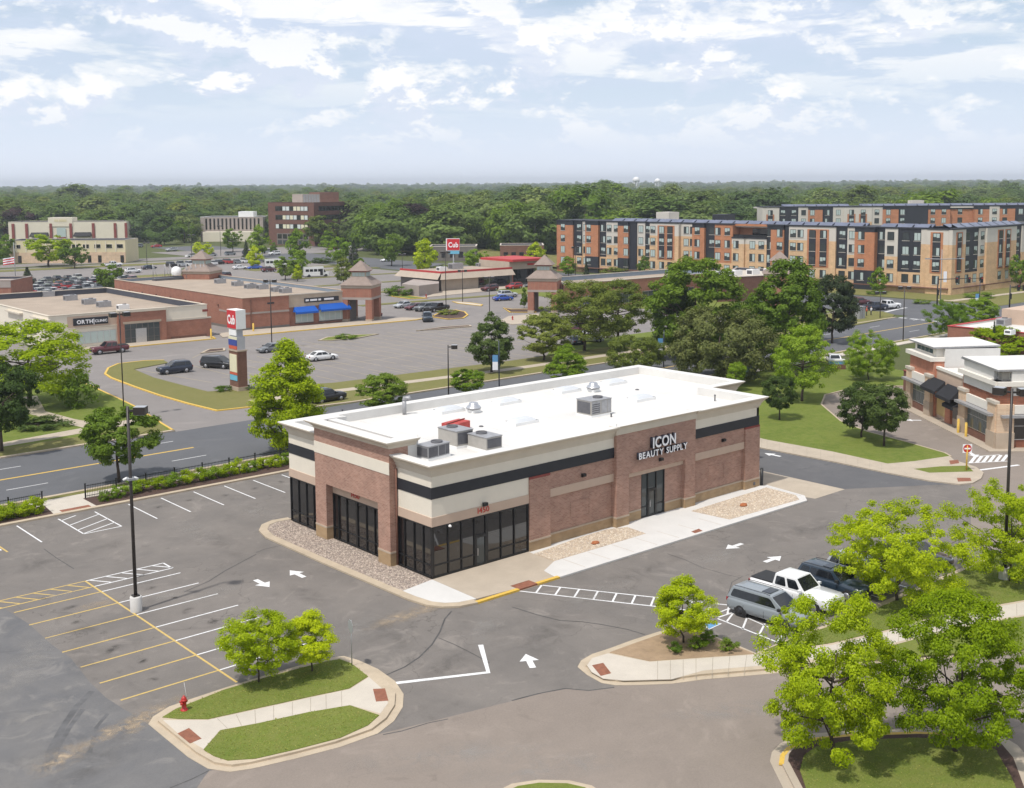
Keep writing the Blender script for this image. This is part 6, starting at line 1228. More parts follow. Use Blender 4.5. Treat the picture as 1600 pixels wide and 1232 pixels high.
bpart(rs, 'flat_roof', 'roof_tan', lambda m: m.prism([(129.9, 167.4), (152.4, 166.6), (152.8, 183.3), (129.7, 183.8)], 4.2, 4.32))
RC = Wall((152.5, 166.0), (164, 165.4)); bpart(rs, 'porch_block', 'mansard', lambda m: m.prism([(152.5, 167.4), (164, 166.8), (164.4, 180), (153, 180.5)], 4.1, 6.2, bottom=True)); bpart(rs, 'porch_wall', 'wall_dark', lambda m: m.prism([(153, 170), (163.6, 169.6), (164, 180), (153.3, 180.3)], 0, 4.1)); wbox(rs, RC, 'red_band', -.1, 11.5, 6.2, 6.8, -14, .05, 'red_trim'); glazing(rs, Wall((153, 170), (163.6, 169.6)), .8, 10, .2, 3.9, .05, 5, 'glass_dark', 'frame_black')
for a in (0, 10.2): wbox(rs, RC, 'porch_pier', a, a + 1.2, 0, 4.1, -2.6, -1.4, 'brick_mall')
wbox(rs, RC, 'red_sign', 6, 11, 5.0, 5.5, -1.35, -1.2, 'red_trim')
bpart(rs, 'bin_enclosure', 'concrete_dim', lambda m: m.prism(GP([(628, 460), (655, 463), (686, 459), (686, 455), (650, 450)]), 0, 2.5))
for x, y, s_ in ((690, 423, 1.3), (712, 420, 1.9), (750, 416, 1.1), (772, 414, 1.2)): roof_unit(G(x, y, 4.4), 4.3, 'unit on the restaurant roof, %s' % {690: 'leftmost, low and white', 712: 'the tallest box', 750: 'third from the left', 772: 'rightmost'}[x], s_ * .75, mat='white_metal' if x == 690 else 'galv')
# brick office
of = thing('office_building', 'five storey dark brick office block with window bands', 'office block'); OC = (221.7, 376.8)
OW = Wall((OC[0] - 8.0, OC[1] + 24.0), OC); L0 = OW.s_of(421); OW = Wall(OW.pt(L0, 0, 0)[:2], OC); d_ = np.array([-OW.d[1], OW.d[0]]); OR = Wall(OC, (OC[0] + 24, OC[1] + 8)); LR = OR.s_of(561); OR = Wall(OC, OR.pt(LR, 0, 0)[:2]); pa, pb, pc = tuple(OW.o), OC, OR.pt(OR.L, 0, 0)[:2]; pd = (pa[0] + pc[0] - pb[0], pa[1] + pc[1] - pb[1])
flat_shell(of, [pa, pb, pc, pd], 19.0, 'brick_office', 'concrete_pale', 'brick_office', .5)
for r_, z in enumerate((15.3, 11.4, 7.4)):
    n = 9; f = wbox(of, OW, 'window_band', OW.L * .16, OW.L * .88, z, z + 2.1, 0, .05, 'frame_black')
    for k in range(n): a = OW.L * (.165 + .71 * k / n); wbox(of, OW, 'pane', a, a + OW.L * .065, z + .15, z + 1.95, .05, .08, ('blind', 'glass_dark', 'glass_dark', 'sign_pale')[cr.randrange(4)], f)
    f = wbox(of, OR, 'window_band', OR.L * .1, OR.L * .92, z, z + 2.1, 0, .05, 'frame_black')
    for k in range(n): a = OR.L * (.11 + .8 * k / n); wbox(of, OR, 'pane', a, a + OR.L * .07, z + .15, z + 1.95, .05, .08, 'glass_dark', f)
f = wbox(of, OW, 'ground_recess', OW.L * .18, OW.L * .88, .4, 5.4, 0, .04, 'wall_dark')
for k in range(6): a = OW.L * (.2 + .68 * k / 6); wbox(of, OW, 'pane', a, a + OW.L * .09, .6 + (k % 2) * .0, 2.3, .04, .08, 'glass_grey', f); wbox(of, OW, 'pane', a, a + OW.L * .09, 3.0, 5.0, .04, .08, 'glass_dark', f)
wbox(of, OR, 'ground_recess', OR.L * .35, OR.L * .7, .2, 4.6, 0, .04, 'glass_dark')
ctr = ((pa[0] + pc[0]) / 2, (pa[1] + pc[1]) / 2); bpart(of, 'penthouse', 'concrete_dim', lambda m: m.box(ctr[0] - 8, ctr[0] + 1, ctr[1] - 4, ctr[1] + 5, 18.5, 22.6)); bpart(of, 'penthouse', 'brick_dark', lambda m: m.box(ctr[0] + 1, ctr[0] + 11, ctr[1] - 4, ctr[1] + 5, 18.5, 23.4))
for k in range(6): wbox(of, Wall((ctr[0] - 8, ctr[1] - 4), (ctr[0] + 1, ctr[1] - 4)), 'louver', .4 + 1.4 * k, 1.4 + 1.4 * k, 19, 22.3, 0, .1, 'galv')
def frontal(name, label, cat, x0, x1, dep, H, wall, roofm, thick=14, cap='concrete_pale', par=.5):
    a, b = at_depth(x0, dep), at_depth(x1, dep); W = Wall(a, b); t = thing(name, label, cat); P = [a, b, W.pt(W.L, -thick, 0)[:2], W.pt(0, -thick, 0)[:2]]; flat_shell(t, P, H, wall, roofm, cap, par); return t, W
lo, LW = frontal('office_building', 'low pale office with dark vertical windows left of the brick block', 'office building', 318, 415, 560, 11.5, 'concrete_dim', 'concrete_pale', 20, 'white_metal')
for k in range(14): a = LW.L * (.08 + .9 * k / 14); wbox(lo, LW, 'window', a, a + LW.L * .028, 5.5, 10.8, 0, .06, 'glass_dark')
bpart(lo, 'penthouse', 'white_metal', lambda m: LW.box(m, LW.L * .58, LW.L * .82, 11.5, 14, -12, -4)); wbox(lo, LW, 'podium', LW.L * .1, LW.L * 1.0, 0, 4.6, .3, 8, 'cream_wall')
yb, YW = frontal('commercial_building', 'two storey yellow and tan building with square windows', 'building', 14, 200, 402, 7.9, 'yellow_wall', 'metal_blue', 14)
wbox(yb, YW, 'ground_floor', 0, YW.L, 0, 3.7, 0, .1, 'stone_tan')
for x in (28, 45, 118, 135, 153, 171, 188): s_ = YW.s_of(x); f = wbox(yb, YW, 'window', s_ - 1.2, s_ + 1.2, 5.0, 6.6, 0, .06, 'cream_wall'); wbox(yb, YW, 'pane', s_ - 1.05, s_ + 1.05, 5.15, 6.45, .06, .09, 'glass_dark', f)
for x in (31, 140, 156, 191): s_ = YW.s_of(x); wbox(yb, YW, 'door', s_ - .6, s_ + .6, .1, 2.6, .1, .16, 'glass_dark')
for k in range(12): wbox(yb, YW, 'pilaster', YW.L * k / 12, YW.L * k / 12 + .35, 3.8, 7.6, 0, .14, 'cream_wall')
cb_, CBW = frontal('commercial_building', 'cream strip building with dark red piers behind the yellow one', 'building', 20, 203, 545, 10.2, 'cream_wall', 'concrete_pale', 16)
for x in (23, 44, 82, 113, 148, 182, 199): s_ = CBW.s_of(x); wbox(cb_, CBW, 'red_pier', s_ - .6, s_ + .6, 0, 9.4, 0, .5, 'trim_red')
s0, s1 = CBW.s_of(78), CBW.s_of(116); gb = wbox(cb_, CBW, 'gable_block', s0, s1, 8.0, 12.2, -6, .3, 'cream_wall'); wbox(cb_, CBW, 'window', CBW.s_of(91), CBW.s_of(105), 2, 7.4, .3, .4, 'glass_pale'); wbox(cb_, CBW, 'door', CBW.s_of(91), CBW.s_of(105), 0, 3, .4, .5, 'trim_red')
for x in (91, 98, 104): s_ = CBW.s_of(x); wbox(cb_, CBW, 'window', s_ - .9, s_ + .9, 10.2, 11.3, .3, .38, 'yellow_wall')
for a, b in ((50, 78), (118, 145)): awning(CBW, CBW.s_of(a), CBW.s_of(b), 3.2, 5.2, 2.0, 'dark rounded canopy on the cream strip, %s' % ('left of its gable' if a == 50 else 'right of its gable'), 'awning_black', None)
lb, LBW = frontal('commercial_building', 'plain brick building cut by the left edge behind the clinic', 'building', -60, 19, 262, 5.2, 'brick_mall', 'concrete_dim', 12, 'concrete_dim'); wbox(lb, LBW, 'fascia', 0, LBW.L, 3.6, 5.1, 0, .1, 'concrete_dim')
# low warehouse and far grey blocks
fx, FXW = frontal('warehouse', 'long white warehouse roof in the trees at the horizon', 'warehouse', 795, 834, 1500, 14.5, 'white_metal', 'white_metal', 60, 'white_metal'); fy, FYW = frontal('commercial_building', 'low brown building behind the restaurant trees', 'building', 672, 745, 400, 5.0, 'wall_dark', 'concrete_pale', 14); fz, FZW = frontal('commercial_building', 'brown low building with a pale truck beside it, behind the lot', 'building', 782, 850, 395, 5.5, 'brick_dark', 'concrete_dim', 14)
for B_, W_ in ((fx, FXW), (fy, FYW), (fz, FZW)):
    for k in range(5): wbox(B_, W_, 'window', W_.L * (.08 + .18 * k), W_.L * (.18 + .18 * k), 1.2, 3.2, 0, .06, 'glass_dark')
# water towers
def water_tower(px, ytop, wpx, dep, label):
    p = at_depth(px, dep); H = height_at(p, ytop); R = wpx * dep / FPX / 2; t = thing('water_tower', label, 'water tower', (*p, 0), 0, 'water towers on the horizon')
    mb = MB(); mb.lathe((0, 0, H - R * 1.1), [(R * .35, -R * .35), (R * .85, -R * .15), (R, R * .25), (R * .8, R * .75), (R * .35, R * 1.02), (.0, R * 1.1)], 20); obj('tank', mb, MT['white_metal'], t)
    for k in range(6): a = k * math.pi / 3; mb = MB(); mb.tube([(R * .85 * math.cos(a), R * .85 * math.sin(a), 0), (R * .75 * math.cos(a), R * .75 * math.sin(a), H - R * 1.1)], R * .06, 8); obj('leg', mb, MT['white_metal'], t)
    mb = MB(); mb.tube([(0, 0, 0), (0, 0, H - R)], R * .14, 10); obj('riser', mb, MT['white_metal'], t)
water_tower(993, 276.5, 12, 2300, 'larger white water tower, left of the pair on the horizon'); water_tower(1026, 279, 10, 2500, 'smaller white water tower, right of the pair on the horizon')
# ------------------------------------------------------------------ apartments
def win_mesh(v):
    m = MB(); m.box(-.86, .86, -.06, .05, -1.0, 1.0, 0); m.box(-.95, .95, -.02, .10, -1.1, -1.0, 3)
    if v == 0: m.box(-.74, -.04, .05, .065, -.88, .88, 1); m.box(.04, .74, .05, .065, -.25, .88, 2); m.box(.04, .74, .05, .065, -.88, -.32, 2)
    elif v == 1: m.box(-.74, -.04, .05, .065, .1, .88, 1); m.box(-.74, -.04, .05, .065, -.88, .06, 2); m.box(.04, .74, .05, .065, -.1, .88, 1); m.box(.04, .74, .05, .065, -.88, -.14, 2)
    elif v == 2: m.box(-.74, -.04, .05, .065, -.88, .88, 2); m.box(.04, .74, .05, .065, -.88, .88, 2)
    else: m.box(-.74, -.04, .05, .065, -.88, .88, 1); m.box(.04, .74, .05, .065, -.88, .88, 1)
    m.v = [(x, -y, z) for x, y, z in m.v]; m.f = [tuple(reversed(f)) for f in m.f]; me = m.mesh('window')
    for a in ('frame_black', 'glass_pale', 'glass_grey', 'panel_grey'): me.materials.append(MT[a])
    return me
WM = [win_mesh(v) for v in (0, 1, 2, 3, 0, 1)]
def apt_window(W, root, s, z, n, flip=False, sx=1.0):
    o = bpy.data.objects.new('window', cr.choice(WM)); COL.objects.link(o); o.parent = root; o.location = W.pt(s, n, z); o.rotation_euler.z = W.rz; o.scale = (-sx if flip else sx, 1, 1); return o
def framed_window(W, root, s, z, n, sx=1.0):
    r_ = cr.random(); return apt_window(W, root, s, z, n, r_ < .5, sx)
ROWS = (3.4, 6.7, 10.05, 13.4)
def apt_bay(W, root, x0, x1, scheme, wins, proud=0.0, H=15.2, strips=(), s_in=None, rows=ROWS):
    a, b = (W.s_of(x0), W.s_of(x1)) if s_in is None else s_in
    f = lambda x: W.s_of(x) if s_in is None else x
    lay = dict(grey_tan=[(0, 8.5, 'brick_tan'), (8.5, H, 'panel_grey')], tan_grey1=[(0, 11.7, 'brick_tan'), (11.7, H, 'panel_grey')], black=[(0, 4.9, 'brick_tan'), (4.9, H, 'apt_black')], black_full=[(0, H, 'apt_black')], orange_black=[(0, 4.9, 'apt_black'), (4.9, H - 1.0, 'brick_orange'), (H - 1.0, H, 'apt_black')], orange=[(0, H - 1.2, 'brick_orange'), (H - 1.2, H, 'apt_black')], orange_top=[(0, 4.9, 'brick_tan'), (4.9, 11.7, 'brick_orange'), (11.7, H, 'brick_orange')], tan_terrace=[(0, 10.2, 'brick_tan'), (10.2, 11.7, 'panel_grey')])[scheme]
    for k, (z0, z1, m) in enumerate(lay): wbox(root, W, 'facade_panel', a, b, z0, z1, -9.5, proud, m)
    wbox(root, W, 'coping', a - .05, b + .05, lay[-1][1], lay[-1][1] + .35, -9.6, proud + .15, 'apt_black')
    for x in strips:
        s_ = f(x); wbox(root, W, 'window_surround', s_ - 1.5, s_ + 1.5, 5.0, 14.6, proud, proud + .08, 'brick_orange')
        wbox(root, W, 'spandrel_strip', s_ - .95, s_ + .95, 5.3, 14.2, proud + .08, proud + .14, 'apt_black')
        for z in rows[1:]: framed_window(W, root, s_, z, proud + .15)
        framed_window(W, root, s_, rows[0], proud)
    for x in wins:
        s_ = f(x); k = 0
        for z in rows:
            if z > lay[-1][1] - .8: continue
            framed_window(W, root, s_, z, proud)
ap1 = thing('apartment_building', 'long apartment block of orange, tan, grey and black bays along the street', 'apartment block')
PA = at_depth(872, 352); PBc = G(1483, 461.5); AW = Wall(PA, PBc)
for b_ in ((872, 897, 'orange', (881.6,), .6), (897, 909, 'black', (905,), 0), (909, 917, 'grey_tan', (914,), -.3), (917, 937, 'orange_black', (922.5,), .8), (937, 948, 'black', (942.5,), 0), (948, 968, 'grey_tan', (952.5, 963.5), .2), (968, 984.5, 'orange_black', (981,), .9), (984.5, 996, 'black_full', (), .4), (996, 1008, 'grey_tan', (1001.5,), .1), (1008, 1017, 'black', (1012.5,), -.1), (1017, 1062, 'tan_grey1', (1022,), .6, (1036, 1048.8)), (1062, 1083, 'tan_grey1', (1070, 1080), -.6), (1083, 1102, 'orange_black', (1091,), .6), (1102, 1118, 'black', (1111.5,), -.2), (1118, 1146, 'orange_top', (1123, 1137.6), .5), (1146, 1165, 'tan_terrace', (1152.5,), .9), (1165, 1198, 'tan_terrace', (1176, 1190), .2), (1198, 1206, 'black_full', (1202.5,), 0), (1206, 1226, 'orange_black', (1220,), .7), (1226, 1234, 'black_full', (), .2), (1234, 1307, 'tan_grey1', (1240.5, 1252), .6, (1271, 1288)), (1307, 1324, 'black', (1316,), .1), (1324, 1338, 'grey_tan', (1331.5,), .2), (1338, 1369, 'orange_black', (1348.5,), 1.1), (1369, 1383, 'black', (1377,), -.5), (1383, 1403, 'grey_tan', (1392,), .3), (1403, 1449, 'black', (1415, 1433), .1), (1449, 1483, 'tan_grey1', (), .7, (1465,))):
    apt_bay(AW, ap1, b_[0], b_[1], b_[2], b_[3], b_[4], strips=b_[5] if len(b_) > 5 else ())
# terrace recess on the top floor
for a, b, m in ((1146, 1198, 'brick_orange'),): wbox(ap1, AW, 'terrace_wall', AW.s_of(a), AW.s_of(b), 11.7, 15.1, -9.5, -3.0, m); wbox(ap1, AW, 'terrace_roof', AW.s_of(a), AW.s_of(b), 14.9, 15.4, -9.6, -.6, 'brick_orange'); wbox(ap1, AW, 'terrace_rail', AW.s_of(a), AW.s_of(b), 11.7, 12.7, .1, .2, 'frame_black')
for x in (1172, 1180, 1192): wbox(ap1, AW, 'terrace_door', AW.s_of(x) - 1.2, AW.s_of(x) + 1.2, 11.9, 14.2, -3.0, -2.9, 'glass_dark')
# corner wing along the cross street
AE = Wall(PBc, (PBc[0] + 70 * AW.d[1] * -1 * .985 + 70 * AW.d[0] * .17, PBc[1] + 70 * AW.d[0] * .985 + 70 * AW.d[1] * .17)); AE = Wall(PBc, (PBc[0] + 70, PBc[1] + .5))
for b_ in ((1483, 1504, 'tan_grey1', (), .7, (1493.5,)), (1504, 1527, 'black', (1510.5, 1523), .1), (1527, 1537, 'grey_tan', (1533,), .2), (1537, 1583, 'tan_grey1', (), .7, (1558, 1569.5)), (1583, 1594, 'black', (1588.5,), .0), (1594, 1640, 'grey_tan', (1603, 1618), .3)): apt_bay(AE, ap1, b_[0], b_[1], b_[2], b_[3], b_[4], strips=b_[5] if len(b_) > 5 else ())
# flat roof with solar arrays
def solar_rows(W, root, s0, s1, z, n0, n1, step=4.2, gap=()):
    for k in range(int((s1 - s0) / step)):
        a = s0 + step * k
        if cr.random() < .08: continue
        for j in range(int((n0 - n1) / 2.2)):
            n = n0 - 2.2 * j; mb = MB(); mb.poly([W.pt(a, n, z), W.pt(a + step - .5, n, z), W.pt(a + step - .5, n - 1.7, z + .75), W.pt(a, n - 1.7, z + .75)]); mb.poly([W.pt(a, n - 1.7, z + .75), W.pt(a + step - .5, n - 1.7, z + .75), W.pt(a + step - .5, n - 1.75, z), W.pt(a, n - 1.75, z)]); obj('solar_panel', mb, MT['solar'], root)
wbox(ap1, AW, 'roof', .3, AW.L - .3, 14.6, 15.0, -17, -1.0, 'panel_grey'); wbox(ap1, AE, 'roof', .3, 69, 14.6, 15.0, -17, -1.0, 'panel_grey')
solar_rows(AW, ap1, 20, AW.L - 4, 15.5, -1.4, -8); solar_rows(AE, ap1, 6, 40, 15.5, -1.4, -8)
wbox(ap1, AW, 'stair_head', AW.s_of(992) , AW.s_of(1012), 15.0, 18.0, -15, -10, 'panel_grey'); wbox(ap1, AW, 'stair_head', AW.s_of(1080), AW.s_of(1100), 15.0, 17.6, -15, -10, 'apt_black')
for W_ in (AW, AE): wbox(ap1, W_, 'plinth_band', 0, W_.L, 1.35, 1.6, -1, 1.15 if W_ is AW else .75, 'brick_dark')
ap2 = thing('apartment_building', 'second apartment block farther back with black, orange and grey bays', 'apartment block'); A2 = Wall(at_depth(1190, 430), at_depth(1640, 430)); R2 = (3.6, 6.9, 10.2, 13.5)
for b_ in ((1190, 1216, 'tan_grey1', (), .4, (1202,)), (1216, 1246, 'black_full', (1222, 1239), 0), (1246, 1261, 'grey_tan', (1254,), .2), (1261, 1283, 'orange_black', (1267,), .8), (1283, 1300, 'black_full', (1291,), 0), (1300, 1316, 'grey_tan', (1308,), .2), (1316, 1360, 'tan_grey1', (), .6, (1328, 1346)), (1360, 1377, 'grey_tan', (1368,), .2), (1377, 1401, 'orange_black', (1385,), .8), (1401, 1448, 'black_full', (1408,), 0), (1448, 1482, 'orange', (1455, 1472), .3), (1482, 1520, 'orange', (1500,), -1.5), (1520, 1543, 'orange', (1529,), .2), (1543, 1559, 'grey_tan', (1551,), .2), (1559, 1582, 'orange_black', (1566,), .8), (1582, 1640, 'black_full', (1592, 1606), 0)):
    apt_bay(A2, ap2, b_[0], b_[1], b_[2], b_[3], b_[4], 17.2, strips=b_[5] if len(b_) > 5 else (), rows=(5.4, 8.7, 12.0, 15.2))
wbox(ap2, A2, 'roof', 0, A2.L, 16.6, 17.1, -18, -1, 'panel_grey'); solar_rows(A2, ap2, 8, A2.L - 4, 17.5, -2, -8); wbox(ap2, A2, 'stair_head', A2.s_of(1433), A2.s_of(1453), 17, 19.4, -12, -8, 'panel_grey')
# ------------------------------------------------------------------ drive-through building at the right
bk = thing('drive_through_building', 'brick and cream drive-through restaurant with two towers and black awnings at right', 'restaurant'); C1 = G(1558, 702); BA = Wall(G(1420, 634), C1); LA = BA.L; BBv = np.array([-BA.d[1], BA.d[0]]); BB = Wall(C1, (C1[0] + BBv[0] * 24, C1[1] + BBv[1] * 24)); sA = BA.s_of
TL0, TL1, TR0 = 0.0, sA(1465), sA(1512)
def twr(W, s0, s1, dp, name): 
    wbox(bk, W, 'wall', s0, s1, 0, 6.3, -dp, 0, 'brick_red'); wbox(bk, W, 'cornice', s0 - .35, s1 + .1, 6.3, 6.75, -1.2, .45, 'cream_trim'); wbox(bk, W, 'side_lining', s1 + .0, s1 + .04, 5.3, 7.74, -dp, -1.2, 'membrane'); wbox(bk, W, 'side_lining', s0 - .04, s0, 5.3, 7.74, -dp, -1.2, 'membrane'); wbox(bk, W, 'tower_core', s0, s1, 6.3, 7.74, -dp, -1.2, 'membrane'); wbox(bk, W, 'clerestory', s0 + .4, s1 - .4, 6.75, 7.75, -dp + .5, -.4, 'cream_trim')
    glazing(bk, W, s0 + 1.1, s1 - 1.1, 6.92, 7.6, -.34, 4, 'glass_blue', 'cream_trim', -.4); mb = MB(); P = [W.pt(s0 - .3, .15, 7.75), W.pt(s1 + .08, .15, 7.75), W.pt(s1 + .08, -dp, 7.9), W.pt(s0 - .3, -dp, 7.9)]; Q = [(a, b, c + .18) for a, b, c in P]
    for i in range(4): mb.poly([P[i], P[(i + 1) % 4], Q[(i + 1) % 4], Q[i]], 0)
    mb.poly(Q, 1); mb.poly(P[::-1], 0); obj('tower_roof', mb, [MT['galv'], MT['membrane']], bk)
twr(BA, TL0, TL1, 7.5, 'l'); twr(BA, TR0, LA, 9.5, 'r')
wbox(bk, BA, 'wall', TL1, TR0, 0, 5.5, -9, -.35, 'eifs_tan'); wbox(bk, BA, 'parapet', TL1, TR0, 5.5, 5.8, -.7, -.25, 'cream_trim'); wbox(bk, BA, 'wall', 1.0, LA, 0, 4.9, -17, -7.6, 'eifs_tan'); wbox(bk, BA, 'roof', .8, LA + .2, 4.9, 5.15, -17.2, -7.4, 'membrane')
wbox(bk, BA, 'roof', TL1 + .3, TR0 - .2, 5.5, 5.6, -8.9, -.7, 'membrane')
for a, b in ((TL0, TL0 + 1.2), (TL1 - 1.3, TL1), (TR0, TR0 + 1.4), (LA - 1.5, LA)): p_ = wbox(bk, BA, 'pier', a - .1, b + .1, 0, 4.5, 0, .4, 'stone_tan'); wbox(bk, BA, 'pier_base', a - .16, b + .16, 0, 1.7, .0, .46, 'stone_cap', p_); wbox(bk, BA, 'pier_cap', a - .2, b + .2, 4.5, 4.8, 0, .5, 'concrete_pale', p_)
for a, b in ((TL0 + 1.3, TL1 - 1.4), (TR0 + 1.5, LA - 1.6)): glazing(bk, BA, a, b, .9, 3.2, .08, 4, 'glass_blue', 'alu', 0, (2.3,)); wbox(bk, BA, 'fascia', a, b, 3.55, 4.4, 0, .3, 'cream_trim'); wbox(bk, BA, 'canopy', a - 1.4, b + 1.4, 3.25, 3.5, 0, .95, 'galv'); wbox(bk, BA, 'stall_riser', a, b, 0, .85, 0, .12, 'brick_dark')
wbox(bk, BA, 'service_panel', sA(1468), sA(1483), .5, 3.3, -.35, -.25, 'tan_metal'); wbox(bk, BA, 'brick_pier', sA(1462), sA(1467), 0, 3.7, -.35, -.05, 'brick_red'); wbox(bk, BA, 'brick_pier', sA(1484), sA(1492), 0, 3.9, -.35, -.05, 'brick_red'); wbox(bk, BA, 'drive_window', sA(1494), sA(1510), .9, 3.0, -.35, -.2, 'glass_dark')
awning(BA, sA(1462), sA(1486), 3.2, 4.6, 1.3, 'left of the black awnings over the drive-through wall', 'awning_black', 'black awnings on the drive-through'); awning(BA, sA(1487), sA(1511), 3.0, 4.5, 1.3, 'middle black awning over the drive-through window', 'awning_black', 'black awnings on the drive-through'); awning(BA, sA(1494), sA(1511), 2.2, 3.0, 1.0, 'lowest black awning right above the order window', 'awning_black', 'black awnings on the drive-through')
twr(BB, 0.0, 9.0, 8.0, 'b')
p_ = wbox(bk, BB, 'pier', -.3, 1.4, 0, 4.5, 0, .4, 'stone_tan'); wbox(bk, BB, 'pier_base', -.36, 1.46, 0, 1.7, 0, .46, 'stone_cap', p_); glazing(bk, BB, 1.5, 7.5, .9, 3.2, .08, 4, 'glass_dark', 'alu', 0, (2.3,)); wbox(bk, BB, 'fascia', 1.4, 8, 3.55, 4.4, 0, .3, 'cream_trim'); wbox(bk, BB, 'canopy', 0, 9, 3.25, 3.5, 0, .95, 'galv')
slab('sidewalk', [BA.pt(-.5, 1.4, 0)[:2], BA.pt(LA + 1.4, 1.4, 0)[:2], BB.pt(14, 1.8, 0)[:2], BB.pt(14, -.5, 0)[:2], BA.pt(-.5, -.5, 0)[:2]], 0, .12, 'concrete_warm')
for x, y, lab in ((1497, 678, 'left yellow bollard by the drive-through window'), (1509, 684, 'right yellow bollard by the drive-through window')): bollard(G(x, y), lab, 'kerb_yellow', 1.5, .13, 'yellow bollards at the drive-through')
for x, y, lab in ((1512, 570, 'small vent unit on the white roof between the two towers'), (1576, 568, 'flat unit on the right white roof')): roof_unit(G(x, y, 5.2), 5.15 if x < 1550 else 8.6, lab, .5, mat='white_metal')
for a, b in ((1527, 1540),): line('stop_line', G(1530, 735), G(1592, 727), .35, 'paint_white', .012, lot)
for k in range(6): line('crosswalk_bar', G(1516 + 10 * k, 724 - .6 * k), G(1524 + 10 * k, 714 - .6 * k), .3, 'paint_white', .012, lot)
obj('crosswalk_line', ribbon(GP([(1512, 724), (1574, 721)]), .15, .0125), MT['paint_white'], lot); obj('crosswalk_line', ribbon(GP([(1520, 714), (1562, 711)]), .15, .0125), MT['paint_white'], lot)
arrow(1425, 657, 2.3, 2.0, z=.012); arrow(1521, 711, -2.3, 2.0, z=.012)
# neighbours at the right edge
nb = thing('commercial_building', 'brick building with a white roof and red edge behind the drive-through', 'building'); P5 = GP([(1481, 510), (1600, 521), (1760, 540), (1800, 505), (1565, 497)], 5.0); flat_shell(nb, P5, 5.0, 'brick_mall', 'membrane', 'red_trim', .25, 'membrane')
roof_unit(G(1568, 506, 5), 4.8, 'grey unit on the white roof with the red edge', .9); q5 = G(1600, 505, 5.0); bpart(nb, 'penthouse', 'eifs_tan', lambda m: m.box(q5[0] - 1, q5[0] + 12, q5[1] - 8, q5[1] + 3, 4.7, 7.0))
en = thing('bin_enclosure', 'low red-capped brick enclosure left of the drive-through', 'enclosure'); flat_shell(en, [BA.pt(-9.5, -3, 0)[:2], BA.pt(-1.0, -3, 0)[:2], BA.pt(-1.0, -10, 0)[:2], BA.pt(-9.5, -10, 0)[:2]], 2.6, 'brick_dark', 'concrete_warm', 'trim_red', .12)
# ------------------------------------------------------------------ trees and shrubs
def leaf_mesh(name, C, Nn, size, rs, ratio=.55):
    """diamond leaves: centres C, normals Nn, half length size (arrays)"""
    n = len(C); t = rs.normal(size=(n, 3)); t -= Nn * np.sum(t * Nn, 1)[:, None]; t /= np.linalg.norm(t, axis=1)[:, None] + 1e-9; b = np.cross(Nn, t)
    s = size[:, None]; V = np.empty((n, 4, 3)); V[:, 0] = C - t * s; V[:, 1] = C + b * s * ratio; V[:, 2] = C + t * s; V[:, 3] = C - b * s * ratio
    V[:, 0, 2] -= size * .15; V[:, 2, 2] -= size * .15
    me = bpy.data.meshes.new(name); me.vertices.add(4 * n); me.vertices.foreach_set('co', V.reshape(-1).astype(np.float32)); me.loops.add(4 * n); me.loops.foreach_set('vertex_index', np.arange(4 * n, dtype=np.int32))
    me.polygons.add(n); me.polygons.foreach_set('loop_start', np.arange(0, 4 * n, 4, dtype=np.int32))
    at = me.attributes.new('tint', 'FLOAT', 'FACE'); at.data.foreach_set('value', rs.random(n).astype(np.float32)); me.update(); me.validate(); return me
def profile(kind, t):
    """crown half width (0..1) at relative height t (0..1)"""
    if kind == 'round': return np.sqrt(np.clip(1 - (2 * t - 1) ** 2, 0, 1)) ** .85
    if kind == 'oval': return np.clip(np.sin(np.pi * np.clip(t * .93 + .07, 0, 1)) ** .7 * (1.08 - .35 * t), 0, 1)
    if kind == 'spread': return np.clip(np.sqrt(np.clip(1 - (1.6 * t - .75) ** 2, 0, 1)), 0, 1)
    if kind == 'column': return np.clip(np.minimum(t * 4.0 + .25, 1) * (1 - t ** 2.6) ** .8, 0, 1)
    if kind == 'cone': return np.clip((1 - t) ** .85 * np.minimum(1, t * 8 + .4), 0, 1)
    return np.ones_like(t)
_tt = {}
